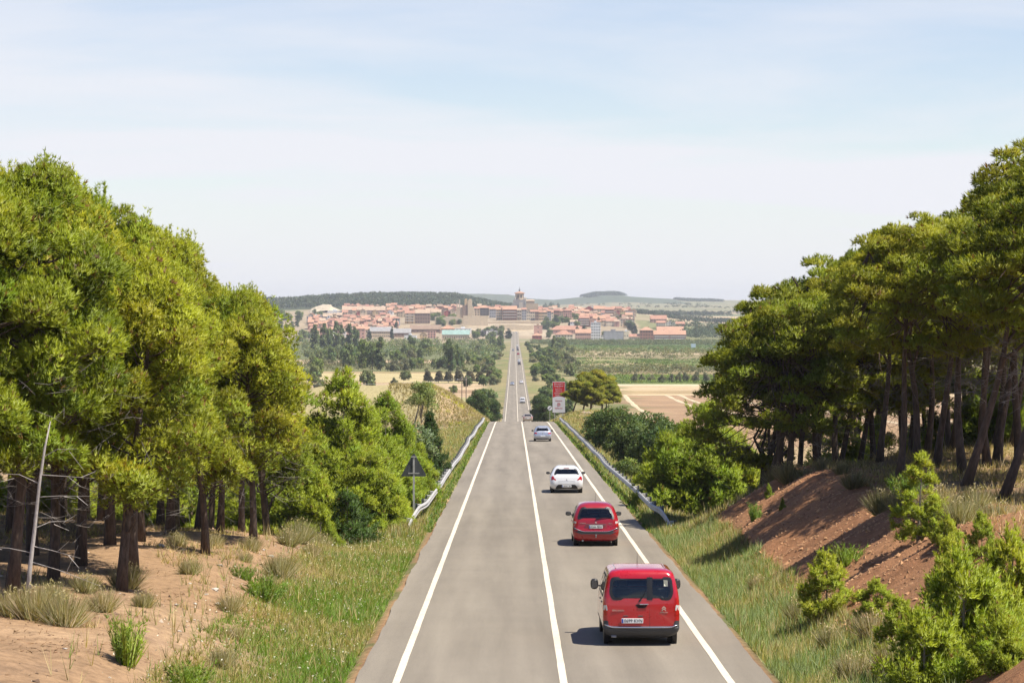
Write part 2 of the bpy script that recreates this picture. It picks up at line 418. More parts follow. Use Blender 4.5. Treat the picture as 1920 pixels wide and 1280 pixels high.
def land_colour(x, d, z):
    """base colour of the soil and crops, by parcel"""
    n1 = vnoise(x, d, 9, 21); n2 = vnoise(x, d, 2.3, 22); n3 = vnoise(x, d, 45, 23); n4 = vnoise(x, d, 160, 24)
    uL = RL - x; uR = x - RR
    C = np.empty(x.shape + (3,))
    tan = np.array([.40, .28, .155]); straw = np.array([.46, .34, .18]); dry = np.array([.28, .22, .10]); olive = np.array([.135, .15, .055])
    green = np.array([.10, .16, .035]); soil = np.array([.32, .205, .115]); red = np.array([.285, .14, .068]); litter = np.array([.17, .115, .065])
    ploughed = np.array([.32, .21, .12])
    def put(mask, c):
        m = np.clip(mask, 0, 1)[..., None]
        C[...] = C * (1 - m) + np.asarray(c) * m
    C[...] = tan
    put(smooth(-.1, .5, n1 * .6 + n2 * .4), dry)
    # ---- near banks
    near = (d < 125)
    L = (uL > 0) & near; Rr = (uR > 0) & near
    put(L * 1.0, soil); put(L * smooth(.0, .55, n1 + n2 * .6) * .55, [.34, .235, .14]); put(L * smooth(.3, .9, vnoise(x, d, 1.1, 31)) * .5, [.23, .15, .095])
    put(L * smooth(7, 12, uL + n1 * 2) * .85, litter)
    put(L * (1 - smooth(2.2, 3.6, uL + n2 * .9)), [.16, .15, .06])
    put(L * smooth(88, 102, d + n2 * 3), [.20, .19, .08])
    put(Rr * 1.0, red); put(Rr * smooth(-.1, .7, vnoise(x * .4, d, .8, 32)) * .45, [.37, .20, .10])
    put(Rr * smooth(6.6, 8.4, uR + n2 * .7) * .9, [.20, .135, .075])
    put(Rr * (1 - smooth(1.5, 2.5, uR + n2 * .6)), [.17, .17, .07])
    put(Rr * smooth(100, 112, d + n2 * 3), [.26, .21, .10])
    # pine needles and dust swept to the asphalt edge
    edge = ((uL > -.3) & (uL < .10 + .25 * n2) | (uR > -.3) & (uR < .22 + .35 * n2)) & (d < 130)
    put(edge * .85, [.30, .175, .095])
    # ---- embankment and knoll
    em = (d >= 118) & (d < 620) & (np.maximum(uL, uR) < 9)
    put(em * smooth(-.5, .4, n2 + n1) * .8, [.24, .23, .09])
    kn = (d > 340) & (d < 490)
    put((kn & (uL > 1.2) & (uL < 60)) * 1.0, [.37, .27, .15]); put((kn & (uL > 1.2) & (uL < 9)) * smooth(-.2, .3, vnoise(x, d, 2.4, 33)) * .6, [.25, .19, .11])
    put((kn & (uR > 2) & (uR < 30)) * 1.0, [.40, .30, .18])
    put(((uL > 7.5) & (uL < 70) & (d > 350) & (d < 480)) * 1.0, [.33, .28, .14])
    # ---- fields on the valley floor, right of the road
    def field(x0, x1, d0, d1, c, sk=0.0, amt=1.0, nz=0.0):
        dd = d - sk * (x - x0)
        put(((x > x0) & (x < x1) & (dd > d0) & (dd < d1)) * amt * (1 if nz == 0 else smooth(-nz, nz, n1 + n3)), c)
    field(22, 900, 130, 560, [.42, .31, .17]); field(22, 900, 200, 560, [.36, .26, .14], 0, 1, .5)
    field(30, 900, 560, 935, ploughed, .03); field(22, 900, 935, 952, [.50, .39, .23], .03)
    field(22, 900, 952, 985, [.34, .25, .13], .03, .8); field(22, 900, 985, 1078, [.48, .36, .21], .03); field(22, 900, 1078, 1098, [.55, .45, .29], .03)
    field(30, 900, 1098, 1230, [.14, .18, .05], .03); field(30, 900, 1230, 1350, [.25, .20, .10]); field(30, 900, 1350, 1640, [.16, .19, .055], .02)
    field(30, 900, 1350, 1640, [.38, .29, .16], .02, .8, .9); field(20, 900, 1640, 2000, [.24, .20, .10]); field(60, 900, 1840, 1930, [.43, .33, .20], .1)
    field(40, 900, 2000, 2460, [.15, .19, .06], .05); field(20, 900, 2460, 2640, [.11, .14, .055]); field(12, 120, 1950, 2300, [.36, .27, .16], 0, 1, .6)
    # ---- weedy margins of the far road
    mg = (np.maximum(uL, uR) < 34 + 8 * n1) & (d > 560) & (d < 2640)
    put(mg * .9, [.25, .215, .10]); put(mg * smooth(-.25, .35, n1 + .6 * n3) * .85, [.145, .165, .055])
    # ---- left of the road
    field(-900, -10, 480, 760, [.36, .29, .15]); field(-900, -12, 760, 960, [.34, .31, .14], -.05); field(-900, -12, 960, 1010, [.42, .30, .18], -.05)
    field(-900, -14, 1010, 1060, [.30, .20, .115], -.05); field(-900, -14, 1060, 1150, [.43, .32, .19], -.05); field(-900, -14, 1150, 1290, [.44, .36, .18], -.03)
    field(-900, -14, 1290, 1500, [.17, .17, .07]); field(-900, -14, 1500, 1610, [.46, .34, .20]); field(-900, -14, 1610, 2300, [.14, .15, .065])
    field(-900, -14, 2300, 2500, [.15, .17, .07]); field(-125, -25, 2500, 2720, [.36, .27, .175])
    # ---- slopes behind
    fr = d > 2640
    put(fr * 1.0, [.30, .25, .15])
    put(fr * smooth(-.2, .2, n4 + n3 * .5) * .85, [.20, .20, .10])
    field(160, 4000, 2640, 3250, [.20, .20, .09]); field(190, 4000, 3250, 3500, [.40, .31, .19], .02); field(190, 4000, 3500, 3950, [.19, .18, .10], .02)
    field(190, 4000, 3950, 4750, [.46, .35, .21], .04); field(190, 4000, 4750, 5050, [.17, .18, .10], .04); field(190, 4000, 5050, 5500, [.42, .33, .20], .04)
    field(190, 4000, 5500, 9000, [.21, .21, .12], 0, 1, .7)
    field(-330, 160, 2760, 3900, [.33, .26, .17]); field(-60, 40, 2880, 3140, [.42, .34, .23])
    ridge = (d > 3950) & (d < 5600) & (x < 40)
    put(ridge * 1.0, [.06, .075, .035])
    put(((d > 7600) & (d < 12000) & (x < 560)) * .9, [.075, .10, .06])
    C *= (1 + .10 * n2 + .08 * n1)[..., None]
    return np.clip(C, .01, .9)

def sheet(xs, ds):
    X, D = np.meshgrid(xs, ds)
    Z = G(X, D)
    V = np.stack([X, D, Z], -1)
    C = land_colour(X, D, Z)
    r, c = X.shape
    i = np.arange(r * c).reshape(r, c)
    F = np.stack([i[:-1, :-1], i[:-1, 1:], i[1:, 1:], i[1:, :-1]], -1).reshape(-1, 4)
    return V.reshape(-1, 3), F, C.reshape(-1, 3)

near_x = symcols([(17, .25), (32, .6), (80, 2.4), (160, 8), (420, 26), (4200, 380)])
near_d = np.concatenate([np.arange(-30, 40, 5), np.arange(40, 122, .4), np.arange(122, 345, 1.0), np.arange(345, 520.1, 1.75)]); near_d[-1] = 520
far_x = symcols([(8, 2), (30, 4), (420, 6.5), (800, 16), (4200, 120)])
far_d = np.concatenate([np.arange(520, 1500, 5), np.arange(1500, 3650, 9), np.arange(3650, 6200, 40), np.arange(6200, 12051, 150)])
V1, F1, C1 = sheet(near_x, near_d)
V2, F2, C2 = sheet(far_x, far_d)

m, t, b = nodes('earth_and_crops')
a = t.nodes.new('ShaderNodeAttribute'); a.attribute_name = 'Col'
co = t.nodes.new('ShaderNodeTexCoord')
def noise(t, src, s, det=6, ro=.6):
    n = t.nodes.new('ShaderNodeTexNoise'); n.inputs['Scale'].default_value = s; n.inputs['Detail'].default_value = det; n.inputs['Roughness'].default_value = ro
    t.links.new(src, n.inputs['Vector']); return n
na = noise(t, co.outputs['Object'], 3.0, 8, .72); nb = noise(t, co.outputs['Object'], .05, 6)
mr = t.nodes.new('ShaderNodeMapRange'); mr.inputs['From Min'].default_value = .3; mr.inputs['From Max'].default_value = .7; mr.inputs['To Min'].default_value = .62; mr.inputs['To Max'].default_value = 1.35
mr2 = t.nodes.new('ShaderNodeMapRange'); mr2.inputs['From Min'].default_value = .3; mr2.inputs['From Max'].default_value = .7; mr2.inputs['To Min'].default_value = .82; mr2.inputs['To Max'].default_value = 1.18
t.links.new(na.outputs['Fac'], mr.inputs['Value']); t.links.new(nb.outputs['Fac'], mr2.inputs['Value'])
mul = t.nodes.new('ShaderNodeMath'); mul.operation = 'MULTIPLY'
t.links.new(mr.outputs[0], mul.inputs[0]); t.links.new(mr2.outputs[0], mul.inputs[1])
mx = t.nodes.new('ShaderNodeMixRGB'); mx.blend_type = 'MULTIPLY'; mx.inputs['Fac'].default_value = 1
t.links.new(a.outputs['Color'], mx.inputs['Color1']); t.links.new(mul.outputs[0], mx.inputs['Color2']); t.links.new(mx.outputs[0], b.inputs['Base Color'])
b.inputs['Roughness'].default_value = .95; b.inputs['Specular IOR Level'].default_value = .15
nc = noise(t, co.outputs['Object'], 9.0, 6, .7)
bp = t.nodes.new('ShaderNodeBump'); bp.inputs['Strength'].default_value = .6; bp.inputs['Distance'].default_value = .08
t.links.new(nc.outputs['Fac'], bp.inputs['Height']); t.links.new(bp.outputs[0], b.inputs['Normal'])
M['ground'] = m
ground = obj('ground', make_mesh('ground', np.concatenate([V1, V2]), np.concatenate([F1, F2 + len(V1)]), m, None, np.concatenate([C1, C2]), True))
tag(ground, 'tan soil, verges, stubble fields and vineyards reaching the far hills', None, None, 'structure')

# ---------------------------------------------------------------- road
m, t, b = nodes('aged_asphalt')
co = t.nodes.new('ShaderNodeTexCoord')
sp = t.nodes.new('ShaderNodeSeparateXYZ'); t.links.new(co.outputs['Object'], sp.inputs[0])
mp = t.nodes.new('ShaderNodeMapping'); mp.inputs['Scale'].default_value = (1.1, .045, 1); t.links.new(co.outputs['Object'], mp.inputs[0])
n1 = noise(t, mp.outputs[0], 1.0, 5); n2 = noise(t, co.outputs['Object'], 40, 3); n3 = noise(t, co.outputs['Object'], .35, 5)
# worn wheel tracks run along each lane
wv = t.nodes.new('ShaderNodeMath'); wv.operation = 'SINE'
sc_ = t.nodes.new('ShaderNodeMath'); sc_.operation = 'MULTIPLY_ADD'; sc_.inputs[1].default_value = 2 * math.pi / 1.775; sc_.inputs[2].default_value = -2 * math.pi / 1.775 * (LC + .42)
t.links.new(sp.outputs['X'], sc_.inputs[0]); t.links.new(sc_.outputs[0], wv.inputs[0])
def mrange(t, src, a0, a1, b0, b1):
    q = t.nodes.new('ShaderNodeMapRange'); q.inputs['From Min'].default_value = a0; q.inputs['From Max'].default_value = a1
    q.inputs['To Min'].default_value = b0; q.inputs['To Max'].default_value = b1; t.links.new(src, q.inputs['Value']); return q.outputs[0]
def mmul(t, a_, b_):
    q = t.nodes.new('ShaderNodeMath'); q.operation = 'MULTIPLY'; t.links.new(a_, q.inputs[0]); t.links.new(b_, q.inputs[1]); return q.outputs[0]
f = mmul(t, mrange(t, wv.outputs[0], -1, 1, .94, 1.04), mrange(t, n1.outputs['Fac'], .3, .7, .85, 1.12))
f = mmul(t, f, mrange(t, n2.outputs['Fac'], .3, .7, .80, 1.2)); f = mmul(t, f, mrange(t, n3.outputs['Fac'], .3, .7, .95, 1.05))
hue = t.nodes.new('ShaderNodeMixRGB'); hue.inputs['Color1'].default_value = (.212, .182, .142, 1); hue.inputs['Color2'].default_value = (.238, .209, .162, 1)
t.links.new(n1.outputs['Fac'], hue.inputs['Fac'])
mx = t.nodes.new('ShaderNodeMixRGB'); mx.blend_type = 'MULTIPLY'; mx.inputs['Fac'].default_value = 1
t.links.new(hue.outputs[0], mx.inputs['Color1']); t.links.new(f, mx.inputs['Color2']); t.links.new(mx.outputs[0], b.inputs['Base Color'])
b.inputs['Roughness'].default_value = .88; b.inputs['Specular IOR Level'].default_value = .25
bp = t.nodes.new('ShaderNodeBump'); bp.inputs['Strength'].default_value = .35; bp.inputs['Distance'].default_value = .01
t.links.new(n2.outputs['Fac'], bp.inputs['Height']); t.links.new(bp.outputs[0], b.inputs['Normal'])
M['asphalt'] = m
m, t, b = nodes('road_paint')
co = t.nodes.new('ShaderNodeTexCoord'); pa = noise(t, co.outputs['Object'], 5.0, 8, .75); pb_ = noise(t, co.outputs['Object'], .5, 4)
pm_ = t.nodes.new('ShaderNodeMixRGB'); pm_.inputs['Color1'].default_value = (.36, .32, .26, 1); pm_.inputs['Color2'].default_value = (.68, .60, .46, 1)
sm_ = t.nodes.new('ShaderNodeMath'); sm_.operation = 'ADD'; t.links.new(mrange(t, pa.outputs['Fac'], .30, .46, 0, 1), sm_.inputs[0]); t.links.new(mrange(t, pb_.outputs['Fac'], .35, .65, -.25, .25), sm_.inputs[1]); sm_.use_clamp = True
t.links.new(sm_.outputs[0], pm_.inputs['Fac']); t.links.new(pm_.outputs[0], b.inputs['Base Color']); b.inputs['Roughness'].default_value = .75
M['line'] = m

rd = np.concatenate([np.arange(-20, 335, 2.0), np.arange(335, 480, 1.5), np.arange(480, 3046, 6.0)])
def strip(x0, x1, ds, lift, ragged=0.0, seed=0):
    xs = np.array([x0, x1]); X, D = np.meshgrid(xs, ds)
    if ragged:
        X = X + np.stack([vnoise(ds, ds * 0, 3.0, seed) * ragged + vnoise(ds, ds * 0, .9, seed + 1) * ragged * .5, vnoise(ds, ds * 0, 3.4, seed + 2) * ragged + vnoise(ds, ds * 0, .8, seed + 3) * ragged * .5], -1)
    Z = zr(D) + lift
    i = np.arange(X.size).reshape(X.shape)
    F = np.stack([i[:-1, 0], i[:-1, 1], i[1:, 1], i[1:, 0]], -1)
    return np.stack([X, D, Z], -1).reshape(-1, 3), F
rd_e = np.concatenate([np.arange(-20, 40, 4.0), np.arange(40, 140, .5), np.arange(140, 335, 2.0), np.arange(335, 480, 1.5), np.arange(480, 3046, 6.0)])
V, F = strip(RL, RR, rd_e, 0.0, .045, 41)
road = obj('road', make_mesh('road', V, F, M['asphalt']))
tag(road, 'straight grey two-lane asphalt road running down to the town', None, None, 'structure')
for nm, xc, w, lb in (('edge_line', LL, .16, 'white left edge line of the road'), ('centre_line', LC, .16, 'white centre line of the road'), ('edge_line', LR, .16, 'white right edge line of the road')):
    V, F = strip(xc - w / 2, xc + w / 2, rd_e, .005, .006, 51 + int(xc * 7))
    o = obj(nm, make_mesh(nm, V, F, M['line']), road); o['label'] = lb

# pale rows of straw left on the ploughed field
straw_m = mat('straw', (.56, .45, .28), .95, nscale=.6, namt=.2)
for k, (xa, da, xb, db) in enumerate([(42, 935, 40, 640), (58, 938, 66, 640), (63, 938, 73, 640), (78, 940, 96, 640), (86, 940, 110, 640), (97, 940, 128, 650), (102, 941, 138, 655), (120, 942, 170, 700)]):
    dd = np.linspace(da, db, 60); xx = np.interp(dd[::-1], [db, da], [xb, xa])[::-1] + vnoise(dd, dd * 0, 60, 60 + k) * .3
    w = .85 + .25 * vnoise(dd, dd * 0, 15, 70 + k)
    X = np.stack([xx - w, xx, xx + w], -1); D = np.stack([dd] * 3, -1); Z = G(X, D) + np.array([.03, .24, .03])
    i = np.arange(X.size).reshape(X.shape)
    F = np.concatenate([np.stack([i[:-1, q], i[:-1, q + 1], i[1:, q + 1], i[1:, q]], -1) for q in (0, 1)])
    obj('straw_row', make_mesh('straw_row', np.stack([X, D, Z], -1).reshape(-1, 3), F, straw_m), ground)

# ---------------------------------------------------------------- foliage
def unit(a):
    return a / np.maximum(np.linalg.norm(a, axis=-1, keepdims=True), 1e-9)

def blades(P, A, Ln, W, B, spread, C, rg, cj=.12, nj=.38):
    """tufts of B narrow blades each: P (n,3) roots, A (n,3) axes; rows come back as position + normal"""
    n = len(P)
    Ax = np.repeat(A, B, 0)
    D = unit(Ax + spread * rg.normal(size=(n * B, 3)))
    S = unit(np.cross(D, rg.normal(size=(n * B, 3))))
    Nn = unit(unit(Ax) + nj * rg.normal(size=(n * B, 3)))
    S *= np.where((np.cross(S, D) * Nn).sum(-1, keepdims=True) < 0, -1, 1)
    l = np.repeat(np.broadcast_to(Ln, (n,)), B) * rg.uniform(.7, 1.2, n * B)
    w = np.repeat(np.broadcast_to(W, (n,)), B) * rg.uniform(.8, 1.2, n * B)
    p = np.repeat(P, B, 0) + D * (l * .08)[:, None]
    V = np.stack([p - S * (w / 2)[:, None], p + S * (w / 2)[:, None], p + D * l[:, None]], 1).reshape(-1, 3)
    c = np.repeat(C, B, 0) * (1 + cj * rg.normal(size=(n * B, 1)))
    return np.concatenate([V, np.repeat(Nn, 3, 0)], 1), np.repeat(np.clip(c, .004, .9), 3, 0)

def tri_mesh(name, V, C, mt):
    me = make_mesh(name, V[:, :3], np.arange(len(V)).reshape(-1, 3), mt, None, C, True)
    me.normals_split_custom_set_from_vertices(V[:, 3:].astype(np.float32))
    return me

def sph(n, rg):
    return unit(rg.normal(size=(n, 3)))

def clump_tufts(cen, rad, per, rg, sq=.8, up=.45, inner=.6, low=-.35):
    """points on a cloud of clumps: cen (k,3), rad (k,)"""
    k = len(cen)
    cnt = np.maximum(6, (per * (rad / rad.mean()) ** 2).astype(int))
    idx = np.repeat(np.arange(k), cnt)
    d = sph(len(idx), rg)
    d[:, 2] = np.where(d[:, 2] < low, -d[:, 2] * .7, d[:, 2])
    d = unit(d)
    rr = rad[idx] * rg.uniform(inner, 1.05, len(idx))
    P = cen[idx] + d * rr[:, None] * np.array([1, 1, sq])
    A = unit(d + np.array([0, 0, up]))
    return P, A, idx

def pine_cols(n, idx, k, rg, base, var=.16, brown=.05):
    """one hue per clump plus per tuft scatter"""
    b = np.array(base)
    cl = 1 + var * rg.normal(size=(k, 1))
    hue = rg.normal(size=(k, 1)) * .10
    C = b[None] * cl[idx] * (1 + .10 * rg.normal(size=(n, 1)))
    C[:, 0] *= (1 + hue[idx, 0]); C[:, 1] *= 1 + .4 * hue[idx, 0]
    m = rg.random(n) < brown
    C[m] = np.array([.20, .115, .035]) * rg.uniform(.6, 1.1, (m.sum(), 1))
    return np.clip(C, .005, .6)

def limb(mb, a, bpt, r0, r1, rg, n=5, seg=4, sag=.12):
    a = np.array(a, float); bpt = np.array(bpt, float)
    L_ = np.linalg.norm(bpt - a)
    P = [a + (bpt - a) * s + np.array([0, 0, -1]) * sag * L_ * math.sin(s * math.pi) * .6 + rg.normal(size=3) * .04 * L_ * (0 < s < 1) for s in np.linspace(0, 1, seg + 1)]
    mb.tube(P, list(np.linspace(r0, r1, seg + 1)), n, 0, False)

def bent(H, rg, amp, seg=9):
    """trunk axis with gentle bends"""
    s = np.linspace(0, 1, seg)
    ph = rg.uniform(0, 6.28, 4)
    x = amp * (np.sin(s * 3.2 + ph[0]) - math.sin(ph[0])) + amp * .35 * (np.sin(s * 7 + ph[1]) - math.sin(ph[1]))
    y = amp * (np.sin(s * 2.8 + ph[2]) - math.sin(ph[2])) + amp * .35 * (np.sin(s * 7 + ph[3]) - math.sin(ph[3]))
    return np.stack([x, y, s * H], -1)

def twig_mesh(name, rg, n, zlo, zhi, rlo, rhi, lmin, lmax, r=.012, mt='dead', axis=None):
    mb = MB()
    for _ in range(n):
        a = rg.uniform(0, 6.28); z = rg.uniform(zlo, zhi); q = rg.uniform(rlo, rhi)
        c = np.zeros(3) if axis is None else np.array([np.interp(z, axis[:, 2], axis[:, 0]), np.interp(z, axis[:, 2], axis[:, 1]), 0])
        p = np.array([q * math.cos(a), q * math.sin(a), z]) + c
        d = np.array([math.cos(a), math.sin(a), rg.uniform(-.45, .25)]) + rg.normal(size=3) * .35
        l = rg.uniform(lmin, lmax); d = d / np.linalg.norm(d)
        e = p + d * l; mid = p + d * l * .5 + rg.normal(size=3) * l * .06
        mb.tube([p, mid, e], [r, r * .7, r * .3], 3, 0, False)
        for _k in range(2):
            s = rg.uniform(.35, .85); f = p + d * l * s
            d2 = d + rg.normal(size=3) * .7; d2 /= np.linalg.norm(d2)
            mb.tube([f, f + d2 * l * .35], [r * .55, r * .2], 3, 0, False)
    return mb.mesh(name, M[mt])

GREEN_L = (.290, .325, .030)      # sunlit yellow-green of the left grove
GREEN_R = (.275, .30, .030)
GREEN_Y = (.30, .36, .036)      # young pines

def bushy_pine(seed, H, Rm, h0, nclump=85, per=135, base=GREEN_L, amp=.16, r0=.155):
    """tall pine with a dense ovoid crown reaching low"""
    rg = rng_of(seed)
    ax = bent(H, rg, amp)
    root = empty('pine_tree')
    t = np.sort(rg.beta(1.15, 1.15, nclump))
    prof = np.interp(t, [0, .15, .4, .65, .85, 1], [.55, .9, 1.0, .78, .45, .12])
    ang = rg.uniform(0, 6.28, nclump); q = np.sqrt(rg.uniform(.18, 1, nclump))
    z = h0 + (H - h0) * t
    cen = np.stack([np.cos(ang) * prof * Rm * q, np.sin(ang) * prof * Rm * q, z], -1)
    cen[:, 0] += np.interp(z, ax[:, 2], ax[:, 0]); cen[:, 1] += np.interp(z, ax[:, 2], ax[:, 1])
    rad = rg.uniform(.42, .80, nclump) * (.75 + .25 * prof)
    P, A, idx = clump_tufts(cen, rad, per, rg, .95, .55)
    C = pine_cols(len(P), idx, nclump, rg, base)
    V1, C1 = blades(P, A, .17, .034, 8, .42, C, rg)
    # candle shoots standing up along the top
    k = 420
    top = rg.integers(0, nclump, k); cz = cen[top] + sph(k, rg) * rad[top][:, None] * np.array([.7, .7, .2]) + np.array([0, 0, 1]) * (rad[top] * .8)[:, None]
    m_ = rg.random(k) < np.clip((cz[:, 2] - h0) / (H - h0), .15, 1)
    cz = cz[m_]; seg = 4
    Pc = np.concatenate([cz + np.array([0, 0, .11 * s]) + rg.normal(size=cz.shape) * .015 for s in range(seg)])
    Ac = unit(np.tile(np.array([0, 0, 1.0]), (len(Pc), 1)) + rg.normal(size=(len(Pc), 3)) * .15)
    V2, C2 = blades(Pc, Ac, .13, .03, 6, .5, np.tile(np.array(base) * 1.08, (len(Pc), 1)), rg)
    obj('crown', tri_mesh('crown', np.concatenate([V1, V2]), np.concatenate([C1, C2]), M['needle']), root)
    mb = MB()
    mb.tube([tuple(p) for p in ax], list(np.interp(np.linspace(0, 1, len(ax)), [0, .04, .5, 1], [r0 * 1.35, r0, r0 * .62, .03])), 10)
    mb.V = [(v[0], v[1], v[2]) for v in mb.V]
    tr = mb.build('trunk', M['bark'], root, True)
    mb = MB()
    for i in range(0, nclump, 2):
        zz = max(h0 * .7, cen[i, 2] - rg.uniform(.4, 1.1))
        limb(mb, (np.interp(zz, ax[:, 2], ax[:, 0]), np.interp(zz, ax[:, 2], ax[:, 1]), zz), cen[i], .045, .012, rg)
    mb.build('branches', M['bark'], root)
    twigs = obj('dead_twigs', twig_mesh('dead_twigs', rg, 80, h0 * .62, h0 + (H - h0) * .45, .2, Rm * .8, .5, 1.2, .008, 'dead', ax), root); twigs['kind'] = 'stuff'
    return root

def umbrella_pine(seed, H, Rm, hfork, nclump=100, per=120, base=GREEN_R, amp=.28, r0=.15, flat=.55, bl=.16, bw=.036):
    """bare forked trunk, rounded crown of separate dense clumps"""
    rg = rng_of(seed)
    ax = bent(H * .9, rg, amp)
    root = empty('pine_tree')
    ang = rg.uniform(0, 6.28, nclump); q = np.sqrt(rg.uniform(.02, 1, nclump))
    dome = np.sqrt(np.clip(1 - q ** 2, 0, 1))
    zc = H * (1 - flat) + H * flat * dome * rg.uniform(.62, 1.0, nclump) - rg.uniform(0, .5, nclump)
    lo = rg.random(nclump) < .12
    zc = np.where(lo, hfork + rg.uniform(.1, 1, nclump) * (H * (1 - flat) - hfork + .4), zc)
    cx, cy = np.interp(H * .8, ax[:, 2], ax[:, 0]), np.interp(H * .8, ax[:, 2], ax[:, 1])
    cen = np.stack([cx + np.cos(ang) * Rm * q, cy + np.sin(ang) * Rm * q, zc], -1)
    rad = rg.uniform(.40, .78, nclump)
    P, A, idx = clump_tufts(cen, rad, per, rg, .62, .6, .55, -.2)
    C = pine_cols(len(P), idx, nclump, rg, base, .14, .03)
    V1, C1 = blades(P, A, bl, bw, 8, .42, C, rg)
    obj('crown', tri_mesh('crown', V1, C1, M['needle']), root)
    mb = MB()
    cut = ax[ax[:, 2] < H * .74]
    mb.tube([tuple(p) for p in cut], list(np.interp(np.linspace(0, 1, len(cut)), [0, .05, .5, 1], [r0 * 1.3, r0, r0 * .7, .05])), 10)
    mb.build('trunk', M['bark'], root, True)
    mb = MB()
    def axp(z): return np.array([np.interp(z, ax[:, 2], ax[:, 0]), np.interp(z, ax[:, 2], ax[:, 1]), z])
    nm = 6
    mains = []
    for k in range(nm):
        a = 6.28 * k / nm + rg.uniform(-.4, .4); z0 = hfork + rg.uniform(-.2, .35) * (H - hfork)
        e = axp(z0) + np.array([math.cos(a) * Rm * .55, math.sin(a) * Rm * .55, (H - z0) * rg.uniform(.5, .8)])
        limb(mb, axp(z0), e, r0 * .42, r0 * .2, rg, 6, 5, .10); mains.append((axp(z0), e))
    for i in range(nclump):
        a, e = mains[int(np.argmin([np.linalg.norm(e - cen[i]) for _, e in mains]))]
        s = rg.uniform(.45, 1); limb(mb, a + (e - a) * s, cen[i] - np.array([0, 0, .15]), .032, .011, rg, 4, 3, .05)
    mb.build('branches', M['bark'], root)
    twigs = obj('dead_twigs', twig_mesh('dead_twigs', rg, 50, hfork * .55, H * .72, .12, Rm * .7, .5, 1.4, .009, 'dead', ax), root); twigs['kind'] = 'stuff'
    return root

def young_pine(seed, H, Rm, nclump=60, per=110, base=GREEN_Y, peaks=1, lean=0.0, dens=1.0, name='young_pine', prof_=(.7, .95, 1, .62, .28, .05)):
    """feathery conical pine, green to the ground"""
    rg = rng_of(seed)
    root = empty(name)
    V, C = [], []
    mb = MB()
    for p in range(peaks):
        a = rg.uniform(0, 6.28); off = np.array([math.cos(a), math.sin(a)]) * Rm * (.45 if p else .05)
        Hp = H * (1 if p == 0 else rg.uniform(.6, .88)); Rp = Rm * (1 if peaks == 1 else .75)
        t = rg.beta(1.0, 1.35, nclump)
        prof = np.interp(t, [0, .1, .3, .6, .85, 1], prof_)
        ang = rg.uniform(0, 6.28, nclump); q = np.sqrt(rg.uniform(.15, 1, nclump))
        z = .12 * Hp + .86 * Hp * t
        cen = np.stack([off[0] + np.cos(ang) * prof * Rp * q, off[1] + np.sin(ang) * prof * Rp * q + 0, z - .18 * q * Rp], -1)
        cen[:, 0] += lean * z
        rad = rg.uniform(.22, .46, nclump) * (.7 + .3 * prof) * max(.55, min(1.15, Rm / 1.9))
        P, A, idx = clump_tufts(cen, rad, per * dens, rg, 1.25, .9, .35, -.6)
        cc = pine_cols(len(P), idx, nclump, rg, base, .15, .04)
        v, c = blades(P, A, .17, .032, 7, .40, cc, rg); V.append(v); C.append(c)
        # upright shoots
        k = 260
        ii = rg.integers(0, nclump, k); s0 = cen[ii] + sph(k, rg) * rad[ii][:, None] * .8
        od = unit(np.stack([s0[:, 0] - off[0], s0[:, 1] - off[1], np.full(k, 1.6)], -1))
        Pc = np.concatenate([s0 + od * (.11 * s) for s in range(4)]); Ac = unit(np.tile(od, (4, 1)) + rg.normal(size=(4 * k, 3)) * .12)
        v, c = blades(Pc, Ac, .14, .03, 6, .4, np.tile(np.array(base) * 1.1, (len(Pc), 1)), rg); V.append(v); C.append(c)
        mb.tube([(off[0] * .3, off[1] * .3, -.1), (off[0] + lean * Hp * .4, off[1], Hp * .4), (off[0] + lean * Hp * .97, off[1], Hp * .97)], [.035 * H / 3 + .02, .03, .008], 6)
        for i in range(0, nclump, 2):
            zz = max(.1, cen[i, 2] - .3); limb(mb, (off[0] + lean * zz, off[1], zz), cen[i], .018, .006, rg, 3, 2, .02)
    mb.build('trunk', M['bark_grey'], root)
    obj('foliage', tri_mesh('foliage', np.concatenate(V), np.concatenate(C), M['needle']), root)
    return root

def leafy(seed, H, Rx, h0, nclump, per, leaf, base, name='tree', trunk=.12, prof=None, sq=.85, brown=.02, var=.15, crad=(.3, .5), bark='bark_grey', leafw=None):
    """broadleaf tree or shrub: leaf-sized faces in clumps"""
    rg = rng_of(seed)
    root = empty(name)
    t = rg.beta(1.2, 1.2, nclump)
    pr = np.interp(t, *(prof or ([0, .2, .55, .85, 1], [.55, .9, 1, .7, .25])))
    ang = rg.uniform(0, 6.28, nclump); q = np.sqrt(rg.uniform(.12, 1, nclump))
    z = h0 + (H - h0) * t
    cen = np.stack([np.cos(ang) * pr * Rx * q, np.sin(ang) * pr * Rx * q, z], -1)
    rad = rg.uniform(crad[0], crad[1], nclump) * Rx
    cen[:, 2] = np.clip(cen[:, 2], rad * .5, None)
    P, A, idx = clump_tufts(cen, rad, per, rg, sq, .3, .5, -.5)
    C = pine_cols(len(P), idx, nclump, rg, base, var, brown)
    V, Cc = blades(P, A, leaf, (leafw or leaf * .62), 3, .75, C, rg, .14)
    obj('crown', tri_mesh('crown', V, Cc, M['leaf']), root)
    mb = MB()
    mb.tube([(0, 0, -.3), (rg.normal() * .05 * H, rg.normal() * .05 * H, H * .4), (0, 0, H * .85)], [trunk * 1.2, trunk * .8, trunk * .15], 6)
    for i in range(0, nclump, max(1, nclump // 12)):
        zz = max(.1, cen[i, 2] * .6); limb(mb, (0, 0, zz), cen[i], trunk * .4, trunk * .1, rg, 4, 2, .02)
    mb.build('trunk', M[bark], root)
    return root

